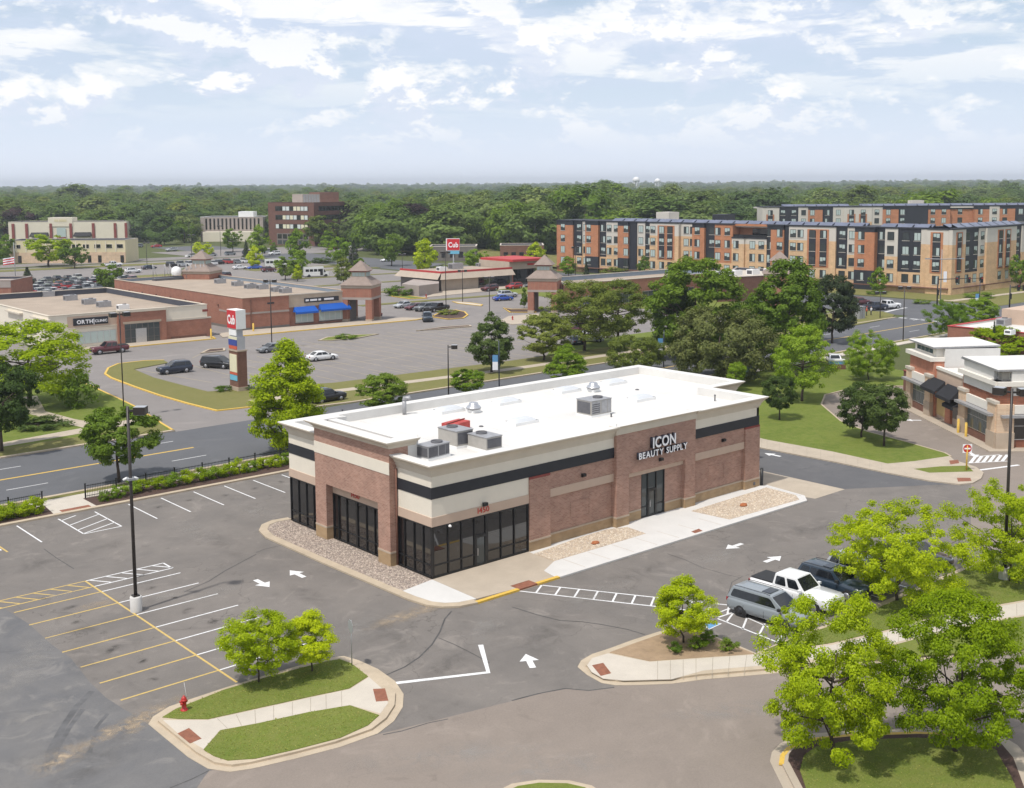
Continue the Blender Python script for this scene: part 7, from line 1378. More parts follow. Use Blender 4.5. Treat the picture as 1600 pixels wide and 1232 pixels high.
def tree_template(key, kind, H=8.0, R=3.2, base=.28, clumps=90, leaves=7000, size=.15, cr_=.55, seed=1, fill=.35, droop=0.0, limbs=9, tr=.16, nr=.42, ow=.55):
    rs = np.random.default_rng(seed); z0 = H * base; ch = H - z0
    lob = [(rs.normal(size=3), rs.uniform(.08, .24)) for _ in range(7)]; lob = [(a / np.linalg.norm(a), b) for a, b in lob]
    def lobes(d): return 0.86 + sum(b * np.clip(d @ a, 0, 1) ** 3 for a, b in lob) 
    P = []
    while len(P) < clumps:
        t = rs.random() ** .9; w = float(profile(kind, np.array(t)))
        if rs.random() > w + .12: continue
        a = rs.uniform(0, 2 * np.pi); r = (fill + (1 - fill) * rs.random() ** .55) * w; d = np.array([math.cos(a) * max(r, .1), math.sin(a) * max(r, .1), 2 * t - 1]); d /= np.linalg.norm(d); k = lobes(d)
        P.append((R * r * k * math.cos(a), R * r * k * math.sin(a), z0 + ch * (.03 + .97 * t) - droop * r * r))
    P = np.array(P); cw = rs.uniform(.45, 1.25, len(P)); idx = rs.choice(len(P), leaves, p=cw / cw.sum())
    g = rs.normal(size=(leaves, 3)); g /= np.linalg.norm(g, axis=1)[:, None]; rad = rs.random(leaves) ** (1 / 2.2); rc = cr_ * cw[idx]
    off = g * (rad * rc)[:, None] * np.array([1.15, 1.15, .72]); C = P[idx] + off
    cc = np.array([0, 0, z0 + ch * .45]); o = C - cc; o /= np.linalg.norm(o, axis=1)[:, None] + 1e-6
    Nn = g * .6 + o * ow + np.array([0, 0, .55]) + rs.normal(size=(leaves, 3)) * nr; Nn /= np.linalg.norm(Nn, axis=1)[:, None]
    crown = leaf_mesh('crown', C, Nn, size * rs.uniform(.65, 1.3, leaves), rs)
    mb = MB(); top = z0 + ch * .62; path = [(0, 0, -.05), (rs.normal() * .04, rs.normal() * .04, z0 * .6), (rs.normal() * .08, rs.normal() * .08, z0), (rs.normal() * .15, rs.normal() * .15, (z0 + top) / 2), (rs.normal() * .2, rs.normal() * .2, top)]
    mb.tube(path, [tr * 1.25, tr, tr * .9, tr * .6, tr * .25], 8)
    far = P[np.argsort(-np.hypot(P[:, 0], P[:, 1]))][: max(limbs * 3, 8)]
    for k in range(limbs):
        e = far[int(k * len(far) / limbs)]; s = Vector((0, 0, z0 + (top - z0) * rs.uniform(-.05, .7))); e = Vector(e) * .92; e.z = max(e.z, s.z + .2); m = s.lerp(e, .5) + Vector((0, 0, .18 * (e - s).length * rs.uniform(-.2, .8))); mb.tube([s, s.lerp(m, .5), m, e], [tr * .5, tr * .38, tr * .26, tr * .08], 5, cap=False)
    _tt[key] = (mb.mesh('trunk'), crown, H, R * 2.05)
    _tt[key][0].materials.append(MT['bark']); crown.materials.append(MT['leaf_green'])
def conifer_template(key, H=9, R=2.4, seed=1, leaves=6000, size=.17):
    rs = np.random.default_rng(seed); t = rs.random(leaves) ** 1.35; lay = np.round(t * 16) / 16 + rs.normal(size=leaves) * .012; t = np.clip(lay, 0, 1); a = rs.uniform(0, 2 * np.pi, leaves); nb = np.round(a * 2.2) / 2.2 + rs.normal(size=leaves) * .13; r = R * (1 - t) ** .85 * (.25 + .75 * rs.random(leaves) ** .6) * (0.8 + .25 * np.sin(nb * 5 + t * 20))
    C = np.stack([r * np.cos(nb), r * np.sin(nb), H * .06 + H * .93 * t - .16 * r], 1); Nn = np.stack([np.cos(nb) * .6, np.sin(nb) * .6, np.full(leaves, .75)], 1) + rs.normal(size=(leaves, 3)) * .4; Nn /= np.linalg.norm(Nn, axis=1)[:, None]
    cm_ = leaf_mesh('crown', C, Nn, size * rs.uniform(.7, 1.4, leaves), rs, .4); mb = MB(); mb.tube([(0, 0, 0), (0, 0, H * .5), (0, 0, H * .97)], [.2, .12, .02], 8); _tt[key] = (mb.mesh('trunk'), cm_, H, 2 * R); _tt[key][0].materials.append(MT['bark']); cm_.materials.append(MT['leaf_conifer'])
tree_template('lime_big_a', 'spread', 7.6, 3.9, .12, 205, 58000, .074, .53, 11, .22, .6, 16, .12)
tree_template('lime_big_b', 'round', 7.6, 4.1, .11, 215, 60000, .074, .54, 12, .22, .5, 16, .12)
tree_template('lime_small_a', 'round', 3.6, 1.75, .16, 150, 27000, .05, .31, 13, .25, .15, 10, .045)
tree_template('lime_small_b', 'oval', 3.8, 1.6, .16, 140, 25000, .05, .30, 14, .25, .15, 10, .045)
tree_template('lime_mid', 'spread', 6.2, 4.2, .10, 170, 40000, .078, .55, 15, .22, .4, 14, .10)
tree_template('oval_a', 'column', 10.5, 3.1, .03, 230, 32000, .13, .66, 21, .35, 0, 9, .17)
tree_template('round_a', 'round', 6.8, 2.9, .26, 150, 18000, .125, .52, 22, .4, 0, 9, .12)
tree_template('round_b', 'round', 7.0, 3.3, .14, 150, 17000, .135, .58, 23, .38, 0, 9, .14)
tree_template('oval_b', 'oval', 8.0, 2.9, .12, 150, 17000, .135, .56, 24, .4, 0, 9, .14)
tree_template('airy_a', 'spread', 9.8, 4.6, .18, 150, 20000, .135, .75, 25, .22, .4, 13, .17)
tree_template('airy_b', 'round', 9.6, 4.4, .16, 150, 18000, .135, .75, 26, .22, .3, 13, .17)
tree_template('big_a', 'round', 14.5, 6.2, .08, 210, 26000, .21, 1.0, 27, .4, 0, 12, .28)
tree_template('big_b', 'oval', 15.0, 5.6, .08, 210, 26000, .21, .98, 28, .4, 0, 12, .28)
tree_template('wide_a', 'spread', 8.6, 7.0, .05, 200, 25000, .18, .95, 29, .35, .4, 12, .22)
tree_template('far_round', 'round', 9.0, 4.2, .16, 60, 2600, .36, 1.1, 31, .4, 0, 5, .18)
tree_template('far_oval', 'oval', 9.5, 3.6, .14, 60, 2600, .35, 1.05, 32, .4, 0, 5, .18)
tree_template('far_col', 'cone', 7.0, 2.0, .12, 50, 2200, .24, .6, 33, .3, 0, 4, .12)
tree_template('wood_a', 'round', 13, 6.0, .02, 60, 3400, .46, 1.9, 61, .45, 0, 0, .22, .16, .9); tree_template('wood_b', 'oval', 14, 5.6, .02, 55, 3400, .46, 1.9, 62, .45, 0, 0, .22, .16, .9); tree_template('wood_c', 'spread', 12, 6.4, .02, 60, 3400, .46, 2.0, 63, .45, 0, 0, .22, .16, .9)
conifer_template('conifer_a', 9.5, 3.0, 41, 9000, .2); conifer_template('conifer_far', 8, 2.2, 42, 2600, .28)
tree_template('bush_a', 'round', 1.5, 1.0, .02, 34, 2600, .075, .33, 51, .3, 0, 5, .03); tree_template('bush_b', 'spread', 1.3, 1.1, .02, 34, 2600, .075, .33, 52, .3, 0, 5, .03)
def tree(px, py, ytop, wpx, key, mat, label, name='tree', group='trees', cat='tree', rz=None, z0=0.0, bark='bark', p=None, H=None, W=None):
    p = p or G(px, py, z0); H = H or max(.4, height_at(p, ytop) - z0); dep = depth_of((*p, z0 + H / 2)); W = W or wpx * dep / FPX
    tm, cm_, H0, W0 = _tt[key]; t = thing(name, label, cat, (*p, z0), cr.uniform(0, 6.28) if rz is None else rz, group); t.scale = (W / W0, W / W0, H / H0)
    a = bpy.data.objects.new('trunk', tm); COL.objects.link(a); a.parent = t; b = bpy.data.objects.new('crown', cm_); COL.objects.link(b); b.parent = t; set_slot(b, 0, MT[mat]); set_slot(a, 0, MT[bark]); return t
for a in (
    # near the camera
    (1300, 1182, 934, 212, 'lime_big_a', 'leaf_spring', 'large bright green tree, left of the two on the lower right island', .15), (1492, 1174, 928, 248, 'lime_big_b', 'leaf_spring', 'large bright green tree, right of the two on the lower right island', .15),
    (1402, 938, 790, 205, 'lime_mid', 'leaf_lime', 'spreading lime-yellow tree over the parked cars', .15), (1578, 908, 757, 170, 'lime_mid', 'leaf_lime', 'lime-yellow tree around the right lamp post', .15),
    (1068, 1004, 903, 108, 'lime_small_b', 'leaf_lime', 'small lime tree in the mulch island beside the crosswalk', .15), (404, 1066, 960, 122, 'lime_small_a', 'leaf_lime', 'small lime tree, left of the two on the grass island', .15), (488, 1049, 956, 92, 'lime_small_b', 'leaf_lime', 'small lime tree, right of the two on the grass island', .15),
    # behind the lot and along the road
    (452, 708, 533, 118, 'oval_a', 'leaf_spring', 'tall dense bright green tree left of the shop roof', .1), (186, 754, 640, 114, 'round_a', 'leaf_green', 'round green tree behind the picket fence', .1), (46, 634, 506, 200, 'airy_a', 'leaf_lime', 'big yellow-green spreading tree at the left', .1), (3, 706, 572, 112, 'round_a', 'leaf_dark', 'dark tree cut by the left edge of the view', .1),
    (122, 637, 584, 62, 'bush_a', 'leaf_green', 'round dark bush on the lawn left of the mall drive', .1), (768, 582, 489, 74, 'oval_b', 'leaf_dark', 'oval dark green tree across the road, left of the banner pole', .1), (597, 646, 586, 78, 'round_b', 'leaf_green', 'round green tree just behind the shop roof', .1), (728, 622, 579, 56, 'round_a', 'leaf_bright', 'small light green tree behind the roof, by the black lamp', .1),
    (850, 563, 491, 84, 'round_b', 'leaf_olive', 'olive green tree left of the two big olive ones', .1), (886, 606, 539, 68, 'oval_b', 'leaf_bright', 'bright green tree behind the roof ridge', .1), (913, 549, 442, 124, 'airy_a', 'leaf_olive', 'tall thin-leaved olive tree with forked trunk', .1), (965, 538, 440, 118, 'airy_b', 'leaf_olive', 'second tall olive tree, right of the forked one', .1),
    (1085, 562, 406, 150, 'big_a', 'leaf_green', 'large deep green tree in front of the long apartment block', .1), (1058, 556, 462, 84, 'round_b', 'leaf_dark', 'dark rounded tree left of the wide brown-green one', .1), (1122, 594, 486, 172, 'wide_a', 'leaf_brown', 'wide brown-green crab tree behind the right end of the shop', .1), (990, 582, 526, 98, 'wide_a', 'leaf_olive', 'low wide olive tree behind the shop roof', .1),
    (1228, 582, 402, 132, 'big_b', 'leaf_green', 'tallest green tree, right of the wide brown-green one', .1), (1170, 570, 470, 90, 'big_a', 'leaf_green', 'green tree between the two tallest trees', .1), (1300, 536, 432, 80, 'round_b', 'leaf_conifer', 'dark bushy pine before the apartments', .1), (1253, 628, 511, 104, 'airy_b', 'leaf_bright', 'light airy tree on the lawn behind the shop', .1), (1357, 594, 519, 86, 'lime_mid', 'leaf_bright', 'bright small tree on the lawn by the drive-through', .1),
    (1218, 657, 589, 54, 'round_a', 'leaf_dark', 'small dark round tree on the lawn near the shop corner', .1), (1346, 684, 599, 72, 'round_b', 'leaf_dark', 'dark tree, left of the close pair on the lawn', .1), (1381, 698, 603, 80, 'round_a', 'leaf_dark', 'dark tree, right of the close pair on the lawn', .1), (1150, 612, 567, 30, 'round_a', 'leaf_bright', 'small bright tree left of the green utility cabinet', .1),
    (1482, 528, 470, 66, 'lime_mid', 'leaf_bright', 'leafy bright tree in front of the junction', .1), (1530, 520, 467, 54, 'round_b', 'leaf_bright', 'bright shrub-like tree right of the leafy one at the junction', .1), (1558, 572, 512, 100, 'round_b', 'leaf_spring', 'lime rounded tree behind the drive-through roof', .1), (1551, 575, 503, 16, 'conifer_far', 'leaf_conifer', 'thin conifer tip rising behind the drive-through', .1)):
    x, y, yt, w, key, mat, lab, z0 = a; tree(x, y, yt, w, key, mat, lab, z0=z0 if z0 > .1 else .05, group='trees near the shop and road')
g2_ = 'smaller trees across the mall lots'
for a in ((172, 457, 413, 46, 'far_round', 'leaf_green', 'round green tree behind the clinic roof'), (44, 455, 418, 34, 'conifer_far', 'leaf_conifer', 'dark conifer beside the packed dealership'), (76, 417, 368, 72, 'far_round', 'leaf_lime', 'yellow-green tree in front of the yellow building'), (117, 420, 382, 42, 'far_round', 'leaf_green', 'dark green tree right of the yellow-green one'), (6, 412, 368, 40, 'far_round', 'leaf_bright', 'green tree at the left edge before the yellow building'), (288, 380, 346, 38, 'far_round', 'leaf_green', 'round dark tree on the far street'), (318, 404, 379, 32, 'far_round', 'leaf_lime', 'yellow bush-like tree behind the roof lantern'), (364, 394, 358, 32, 'far_round', 'leaf_green', 'green tree left of the far conifer'), (385, 407, 376, 17, 'conifer_far', 'leaf_conifer', 'dark conifer right of the roof lantern'), (405, 402, 352, 32, 'far_oval', 'leaf_bright', 'light tree beside the left corner of the brick office'), (398, 420, 385, 24, 'far_oval', 'leaf_lime', 'yellow-green tree in the lot left of the buses'),
          (428, 398, 376, 14, 'far_col', 'leaf_green', 'small cone tree at the base of the brick office'), (465, 410, 358, 36, 'far_oval', 'leaf_bright', 'light green tree before the office front'), (467, 432, 392, 30, 'far_oval', 'leaf_bright', 'lower light tree between the two buses'), (446, 438, 402, 38, 'far_round', 'leaf_green', 'leafy bush beside the left bus'), (465, 440, 410, 18, 'far_col', 'leaf_lime', 'thin yellow-green tree at the back edge of the mall roof'), (505, 386, 338, 54, 'far_round', 'leaf_olive', 'olive tree overlapping the office corner'), (513, 390, 357, 30, 'far_col', 'leaf_bright', 'pointed light tree right of the office'), (528, 416, 372, 44, 'far_round', 'leaf_bright', 'round light green tree in mid lot'), (553, 416, 376, 26, 'conifer_far', 'leaf_conifer', 'dark conifer right of the round light tree'), (558, 392, 365, 20, 'far_col', 'leaf_bright', 'slim light tree by the office lot'), (537, 444, 402, 34, 'far_oval', 'leaf_olive', 'thin tree in front of the corner tower'), (562, 436, 404, 30, 'far_oval', 'leaf_green', 'leaning green tree left of the tower roof'),
          (612, 416, 366, 42, 'far_round', 'leaf_green', 'round green tree in the lot right of the tower'), (627, 392, 356, 24, 'far_oval', 'leaf_bright', 'light tree behind the round green one'), (663, 428, 374, 42, 'far_oval', 'leaf_lime', 'lime tree left of the far Cub sign'), (668, 396, 356, 30, 'far_oval', 'leaf_bright', 'green tree above the lime one'), (735, 392, 334, 54, 'far_round', 'leaf_green', 'dark green tree right of the far Cub sign'), (762, 392, 344, 40, 'far_round', 'leaf_green', 'second dark green tree right of the far Cub sign'), (744, 424, 390, 40, 'far_round', 'leaf_bright', 'low light tree behind the restaurant roof'), (790, 425, 400, 30, 'far_round', 'leaf_bright', 'low bush behind the restaurant porch'), (832, 392, 337, 60, 'far_round', 'leaf_green', 'big dark tree left of the apartments'), (836, 412, 379, 32, 'far_oval', 'leaf_lime', 'yellow-green tree by the restaurant porch'), (838, 430, 410, 22, 'far_oval', 'leaf_bright', 'light tree between porch and second tower'), (900, 412, 370, 38, 'far_round', 'leaf_green', 'dark tree in front of the left apartment bays'), (888, 432, 401, 30, 'far_oval', 'leaf_bright', 'light tree right of the second tower roof'), (916, 445, 410, 20, 'conifer_far', 'leaf_conifer', 'small conifer right of the second tower'), (953, 417, 385, 22, 'far_col', 'leaf_green', 'pointed tree before the grey apartment bay'), (1007, 436, 400, 24, 'far_oval', 'leaf_green', 'small tree before the tan apartment bay'), (1128, 428, 403, 28, 'far_round', 'leaf_green', 'small round tree before the apartment middle'), (1372, 458, 418, 30, 'far_oval', 'leaf_bright', 'light street tree before the right apartment bays'), (819, 482, 446, 13, 'far_col', 'leaf_green', 'slim young tree on the kerbed island by the second tower'), (1594, 452, 400, 36, 'far_round', 'leaf_bright', 'light tree at the right edge before the apartments'), (960, 430, 418, 40, 'bush_b', 'leaf_olive', 'low olive bush in front of the apartments'), (226, 378, 334, 48, 'wood_a', 'leaf_wood_c', 'big dull tree right of the cream strip'), (256, 383, 338, 50, 'wood_b', 'leaf_wood_a', 'big tree on the far street, left of the round dark one'), (296, 378, 336, 40, 'wood_c', 'leaf_wood_b', 'broad pale tree left of the low office'), (585, 392, 326, 72, 'wood_a', 'leaf_green', 'broad dark tree right of the brick office'), (640, 384, 316, 74, 'wood_b', 'leaf_wood_a', 'tall broad tree above the lime one'), (694, 385, 306, 84, 'wood_a', 'leaf_wood_b', 'tallest pale tree behind the far Cub sign'), (785, 388, 318, 66, 'wood_c', 'leaf_wood_b', 'broad olive-pale tree behind the restaurant porch'), (860, 386, 316, 62, 'wood_b', 'leaf_wood_b', 'pale tree just left of the apartment end wall'), (20, 372, 318, 60, 'wood_a', 'leaf_wood_b', 'pale tree behind the left end of the cream strip'), (150, 350, 306, 66, 'wood_b', 'leaf_wood_a', 'tall tree behind the right part of the cream strip')):
    x, y, yt, w, key, mat, lab = a; tree(x, y, yt, w, key, mat, lab, group=g2_)
# hedges and shrubs: one object for each plant
def shrub(p, H, W, mat, label, group, z0=.12, key=None): return tree(0, 0, 0, 0, key or cr.choice(('bush_a', 'bush_b')), mat, label, 'shrub', group, 'shrub', p=p, H=H, W=W, z0=z0)
ORD = 'first second third fourth fifth sixth seventh eighth ninth tenth eleventh twelfth thirteenth fourteenth fifteenth sixteenth seventeenth eighteenth nineteenth twentieth'.split(); ORD += ['twenty-' + w_ for w_ in ORD[:9]] + ['thirtieth']
for k in range(30):
    u = -6.2 + 1.28 * k; shrub((u + cr.uniform(-.15, .15), RV(34.7, u) + cr.uniform(-.2, .2)), cr.uniform(.95, 1.3), cr.uniform(1.5, 2.0), 'leaf_spring' if k % 3 else 'leaf_bright', '%s bright hedge shrub from the left along the picket fence' % ORD[k], 'hedge along the picket fence')
shrub((-8.6, 34.0), .8, 1.3, 'leaf_green', 'low dark shrub set apart at the left end of the fence hedge', 'hedge along the picket fence'); shrub((-7.4, 34.2), 1.0, 1.4, 'leaf_bright', 'bright shrub beside the low dark one at the fence end', 'hedge along the picket fence')
for k in range(9): shrub((-14.3 - 1.0 * k, 34.2 + cr.uniform(-.25, .25)), cr.uniform(1.0, 1.35), 1.75, 'leaf_spring', '%s shrub left of the footpath in the left hedge clump' % ORD[k], 'left hedge clump')
for (x, y), s_, m_, lab in (((1054, 1020), .6, 'leaf_green', 'leftmost low shrub under the small lime tree'), ((1090, 1015), .75, 'leaf_bright', 'middle low shrub under the small lime tree'), ((1107, 1003), .7, 'leaf_green', 'round shrub right behind the small lime tree'), ((1139, 1018), .75, 'leaf_green', 'clipped round shrub at the right of the mulch island')): shrub(G(x, y, .15), s_, s_ * 1.35, m_, lab, 'shrubs in the mulch island', .14, 'bush_a')
for (x, y), H_, W_, m_, lab in (((622, 462), 2.0, 7.0, 'leaf_green', 'broad dark bush beside the restaurant bin enclosure'), ((350, 612), .7, 2.4, 'leaf_green', 'low bush at the foot of the pylon sign'), ((386, 610), .6, 1.6, 'leaf_dark', 'tiny bush right of the pylon sign'), ((700, 492), .9, 4.5, 'leaf_olive', 'low planting on the round island'), ((540, 530), .7, 4.0, 'leaf_green', 'low planting on the long mall island'), ((505, 411), 1.6, 9.0, 'leaf_dark', 'long dark hedge left in the far lot'), ((690, 428), 2.4, 9.0, 'leaf_olive', 'loose hedge left of the restaurant roof'), ((300, 428), 1.6, 9.0, 'leaf_green', 'dark bush behind the roof aerials'), ((1530, 466), 1.2, 7.0, 'leaf_green', 'dark hedge at the apartment corner'), ((1370, 461), 1.0, 5.0, 'leaf_green', 'low hedge before the black apartment bay'), ((60, 668), .9, 6.5, 'leaf_dark', 'spreading low juniper under the left trees'), ((1440, 475), .8, 4.0, 'leaf_green', 'low planting on the far kerb island')): shrub(G(x, y), H_, W_, m_, lab, 'bushes across the road', .08)
# tufts of turf on the near lawns
def turf(polys, n, seed, z, label):
    r = np.random.default_rng(seed); V = []; F = []; tint = []
    for P in polys:
        P = np.array(P); lo = P.min(0); hi = P.max(0); area = abs(sum(P[i][0] * P[(i + 1) % len(P)][1] - P[(i + 1) % len(P)][0] * P[i][1] for i in range(len(P)))) / 2; m = int(n * area); q = lo + r.random((m * 3, 2)) * (hi - lo); ins = np.zeros(len(q), bool); j = len(P) - 1
        for i in range(len(P)): c = ((P[i][1] > q[:, 1]) != (P[j][1] > q[:, 1])) & (q[:, 0] < (P[j][0] - P[i][0]) * (q[:, 1] - P[i][1]) / (P[j][1] - P[i][1] + 1e-12) + P[i][0]); ins ^= c; j = i
        q = q[ins][:m] + r.normal(size=(min(m, ins.sum()), 2)) * .03
        for x, y in q:
            for b in range(3):
                a = r.uniform(0, 6.28); s = r.uniform(.018, .04); h = r.uniform(.02, .05); lx, ly = r.normal() * .03, r.normal() * .03; k = len(V); V += [(x - s * math.cos(a), y - s * math.sin(a), z), (x + s * math.cos(a), y + s * math.sin(a), z), (x + lx, y + ly, z + h)]; F.append((k, k + 1, k + 2)); tint.append(r.random())
    me = bpy.data.meshes.new('turf'); me.from_pydata(V, [], F); at = me.attributes.new('tint', 'FLOAT', 'FACE'); at.data.foreach_set('value', np.array(tint, np.float32)); me.materials.append(MT['leaf_turf']); o = bpy.data.objects.new('turf', me); COL.objects.link(o); stuff(o, label, 'grass')
leaf('leaf_turf', (.225, .300, .048), (.420, .385, .140), .3)
isl_polys = [GP(Z5([(172, 632), (240, 590), (480, 495), (700, 430), (1000, 350), (1060, 342), (1120, 365), (1200, 428), (1105, 488), (900, 531), (650, 586), (400, 641), (250, 640)]), KZ), GP(Z5([(462, 698), (650, 663), (900, 608), (1110, 573), (1256, 622), (1200, 672), (1060, 735), (850, 790), (640, 838), (500, 848), (430, 826), (378, 794)]), KZ)]
turf(isl_polys, 60, 1, KZ + .02, 'short mown turf on the left grass island')
turf([GP([(1250, 1205), (1256, 1182), (1275, 1168), (1330, 1158), (1430, 1154), (1520, 1158), (1555, 1172), (1580, 1215), (1600, 1262), (1490, 1320), (1310, 1290), (1265, 1250)], KZ)], 45, 2, KZ + .03, 'short mown turf on the lower right island')
turf([GP([(1192, 1018), (1240, 998), (1300, 978)], KZ) + [(15.2, -22.7), (33, -22.9)] + GP([(1600, 938), (1526, 951), (1440, 969), (1385, 985), (1300, 1005), (1219, 1018)], KZ)], 60, 3, KZ + .02, 'short mown turf beside the parked cars')
# ------------------------------------------------------------------ the woodland beyond
fr_ = np.random.default_rng(77)
def wood_points():
    out = []; d = 440.0
    while d < 6000:
        step = 12.5 if d < 900 else 12.5 + (d - 900) * .010; half = d * .52
        for x in np.arange(-half, half, step):
            if fr_.random() < (.14 if d < 900 else .05): continue
            X = x + fr_.uniform(-.45, .45) * step; D = d + fr_.uniform(-.5, .5) * step
            px = 800 + X / D * FPX
            if px < -130 or px > 1730: continue
            # where the wood begins, by bearing
            lim = np.interp(px, [-150, 0, 210, 300, 420, 430, 565, 600, 680, 860, 880, 1180, 1200, 1730], [575, 575, 565, 600, 600, 540, 515, 440, 405, 375, 375, 385, 465, 465])
            if D < lim: continue
            out.append((X, D))
        d += step * (1.0 if d < 1500 else 1.6)
    return out
WP = wood_points(); WP.sort(key=lambda a: a[1]); wood = []
for X, D in WP:
    x = CAM[0] + _F0[0] * D + _R0[0] * X; y = CAM[1] + _F0[1] * D + _R0[1] * X; big = float(np.sin(x * .011 + 1.3) * np.sin(y * .013 + .4)); h = fr_.uniform(9.5, 18.5) + 2.6 * big
    if fr_.random() < .06: h += fr_.uniform(3, 7)
    z = rise(math.hypot(X, D)); wood.append((x, y, z, h, fr_.uniform(.85, 1.45) * h * 1.08))
N1 = 260; wm = ['leaf_wood_a', 'leaf_wood_b', 'leaf_wood_c', 'leaf_wood_a', 'leaf_wood_b', 'leaf_green']
for i, (x, y, z, h, w) in enumerate(wood[:N1]):
    r_ = fr_.random(); m_ = wm[int(fr_.integers(0, 6))]
    pxx = project((x, y, z + h))[0]
    if r_ < .05 and (150 < pxx < 300 or 1040 < pxx < 1060): m_ = 'leaf_gold'; h *= .8; w *= .55
    elif r_ < .04: m_ = 'leaf_purple'
    bx = project((x, y, z + h))[0]; where = [n_ for lim_, n_ in ((40, 'at the far left behind the cream strip'), (110, 'behind the left half of the cream strip'), (215, 'behind the right half of the cream strip'), (320, 'between the cream strip and the low office'), (425, 'behind the low pale office'), (500, 'behind the left of the brick office'), (570, 'behind the right of the brick office'), (640, 'right of the brick office'), (710, 'left of the far Cub sign'), (790, 'right of the far Cub sign'), (875, 'just left of the apartments'), (960, 'behind the left end of the long apartment block'), (1050, 'behind the solar panels of the long block, left'), (1190, 'behind the middle of the long apartment block'), (1330, 'behind the left of the second apartment block'), (1470, 'behind the middle of the second apartment block'), (9999, 'behind the right end of the second apartment block')) if bx < lim_][0]
    tone = {'leaf_gold': 'golden yellow', 'leaf_purple': 'purple-brown', 'leaf_wood_a': 'mid green', 'leaf_wood_b': 'pale green', 'leaf_wood_c': 'dull dark green', 'leaf_green': 'fresh green'}[m_]; tone = ('tall ' if h > 16.5 else 'low ' if h < 11.5 else '') + tone
    tree(0, 0, 0, 0, ('wood_a', 'wood_b', 'wood_c')[i % 3], m_, '%s woodland tree %s' % (tone, where), 'woodland_tree', 'trees at the near edge of the woodland', p=(x, y), H=h, W=w, z0=z)
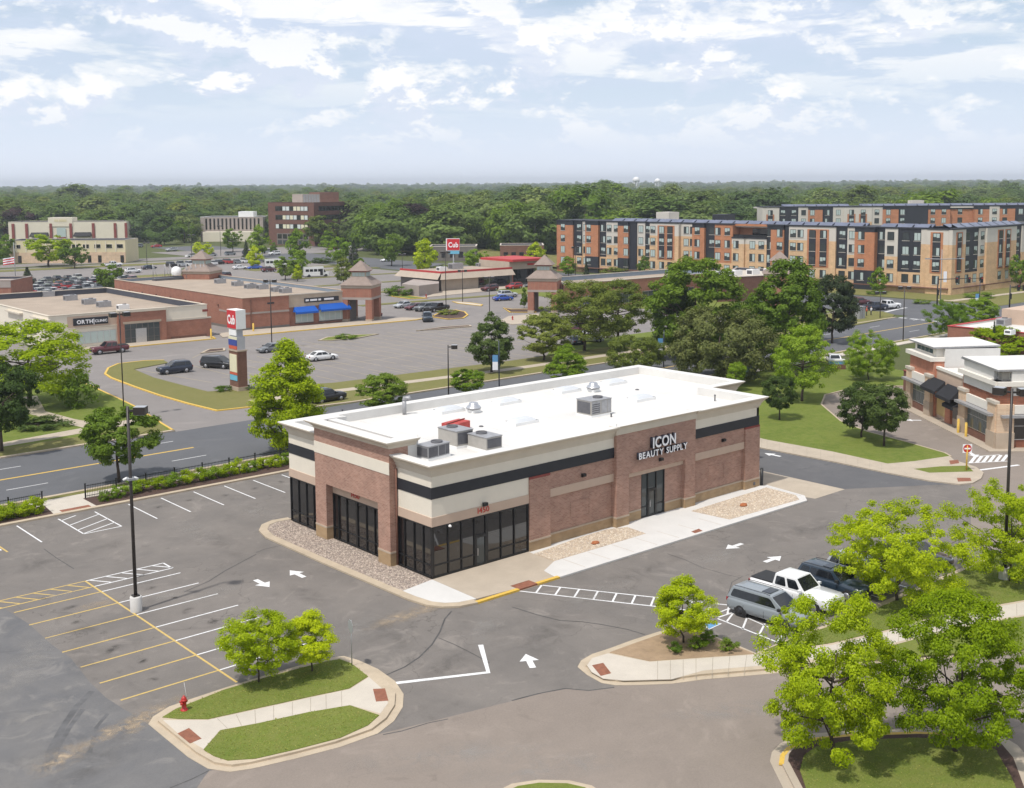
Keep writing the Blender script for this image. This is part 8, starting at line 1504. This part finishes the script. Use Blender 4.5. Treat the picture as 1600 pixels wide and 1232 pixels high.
# the mass of trees behind, as one object scattered by nodes
def wood_mass(pts, mats, seed):
    rs = np.random.default_rng(seed); P = np.array(pts); me = bpy.data.meshes.new('woodland'); me.vertices.add(len(P)); me.vertices.foreach_set('co', P[:, :3].reshape(-1).astype(np.float32))
    for nme, val in (('sz', P[:, 3] / 13), ('sw', P[:, 4] / 12.2), ('rot', rs.uniform(0, 6.28, len(P)))): a = me.attributes.new(nme, 'FLOAT', 'POINT'); a.data.foreach_set('value', val.astype(np.float32))
    pk = me.attributes.new('pick', 'INT', 'POINT'); pk.data.foreach_set('value', rs.integers(0, 9, len(P)).astype(np.int32))
    o = bpy.data.objects.new('woodland', me); COL.objects.link(o); stuff(o, 'dense green woodland reaching to the horizon', 'woodland')
    lib = bpy.data.collections.new('woodland_kinds')
    for k in range(9):
        q = bpy.data.objects.new('kind_%d' % k, _tt[('wood_a', 'wood_b', 'wood_c')[k % 3]][1]); lib.objects.link(q); set_slot(q, 0, MT[mats[k % len(mats)]])
    ng = bpy.data.node_groups.new('scatter', 'GeometryNodeTree'); ng.interface.new_socket('Geometry', in_out='INPUT', socket_type='NodeSocketGeometry'); ng.interface.new_socket('Geometry', in_out='OUTPUT', socket_type='NodeSocketGeometry')
    gi = ng.nodes.new('NodeGroupInput'); go = ng.nodes.new('NodeGroupOutput'); iop = ng.nodes.new('GeometryNodeInstanceOnPoints'); ci = ng.nodes.new('GeometryNodeCollectionInfo'); ci.inputs['Collection'].default_value = lib; ci.inputs['Separate Children'].default_value = True; ci.inputs['Reset Children'].default_value = True
    def attr(n_, t_): a = ng.nodes.new('GeometryNodeInputNamedAttribute'); a.data_type = t_; a.inputs['Name'].default_value = n_; return a.outputs['Attribute']
    cs_ = ng.nodes.new('ShaderNodeCombineXYZ'); ng.links.new(attr('sw', 'FLOAT'), cs_.inputs[0]); ng.links.new(attr('sw', 'FLOAT'), cs_.inputs[1]); ng.links.new(attr('sz', 'FLOAT'), cs_.inputs[2]); crt = ng.nodes.new('ShaderNodeCombineXYZ'); ng.links.new(attr('rot', 'FLOAT'), crt.inputs[2])
    m2p = ng.nodes.new('GeometryNodeMeshToPoints'); ng.links.new(gi.outputs[0], m2p.inputs['Mesh']); ng.links.new(m2p.outputs[0], iop.inputs['Points']); ng.links.new(ci.outputs[0], iop.inputs['Instance']); iop.inputs['Pick Instance'].default_value = True
    ng.links.new(attr('pick', 'INT'), iop.inputs['Instance Index']); ng.links.new(cs_.outputs[0], iop.inputs['Scale']); e2r = ng.nodes.new('FunctionNodeEulerToRotation'); ng.links.new(crt.outputs[0], e2r.inputs[0]); ng.links.new(e2r.outputs[0], iop.inputs['Rotation']); ng.links.new(iop.outputs[0], go.inputs[0])
    md = o.modifiers.new('scatter', 'NODES'); md.node_group = ng; return o
wood_mass(wood[N1:], ['leaf_wood_a', 'leaf_wood_b', 'leaf_wood_c', 'leaf_wood_a', 'leaf_green', 'leaf_wood_b', 'leaf_wood_c', 'leaf_olive', 'leaf_wood_a'], 5)
print('woodland trees', len(wood))
# ------------------------------------------------------------------ the air
def make_haze():
    mb = MB(); c = (CAM[0] + _F0[0] * 2900, CAM[1] + _F0[1] * 2900); f = np.array(_F0[:2]); r = np.array(_R0[:2]); P = []
    for a, b in ((-3400, -3900), (3900, -3900), (3900, 3900), (-3400, 3900)): q = np.array(c) + f * a + r * b; P.append(tuple(q))
    mb.prism(P, -1.2, 62.0, bottom=True)
    m = bpy.data.materials.new('haze'); m.use_nodes = True; nt = m.node_tree; nt.nodes.clear(); o = node(nt, 'ShaderNodeOutputMaterial'); v = node(nt, 'ShaderNodeVolumePrincipled'); v.inputs['Color'].default_value = (.86, .92, 1.0, 1); v.inputs['Density'].default_value = HAZE; v.inputs['Anisotropy'].default_value = .3; nt.links.new(v.outputs[0], o.inputs['Volume'])
    h = obj('haze', mb, m); h['kind'] = 'stuff'; h['label'] = 'faint pale haze over the whole place'; h['category'] = 'haze'; return h
HAZE = 0.00018
make_haze()
print('objects', len(scene.objects))
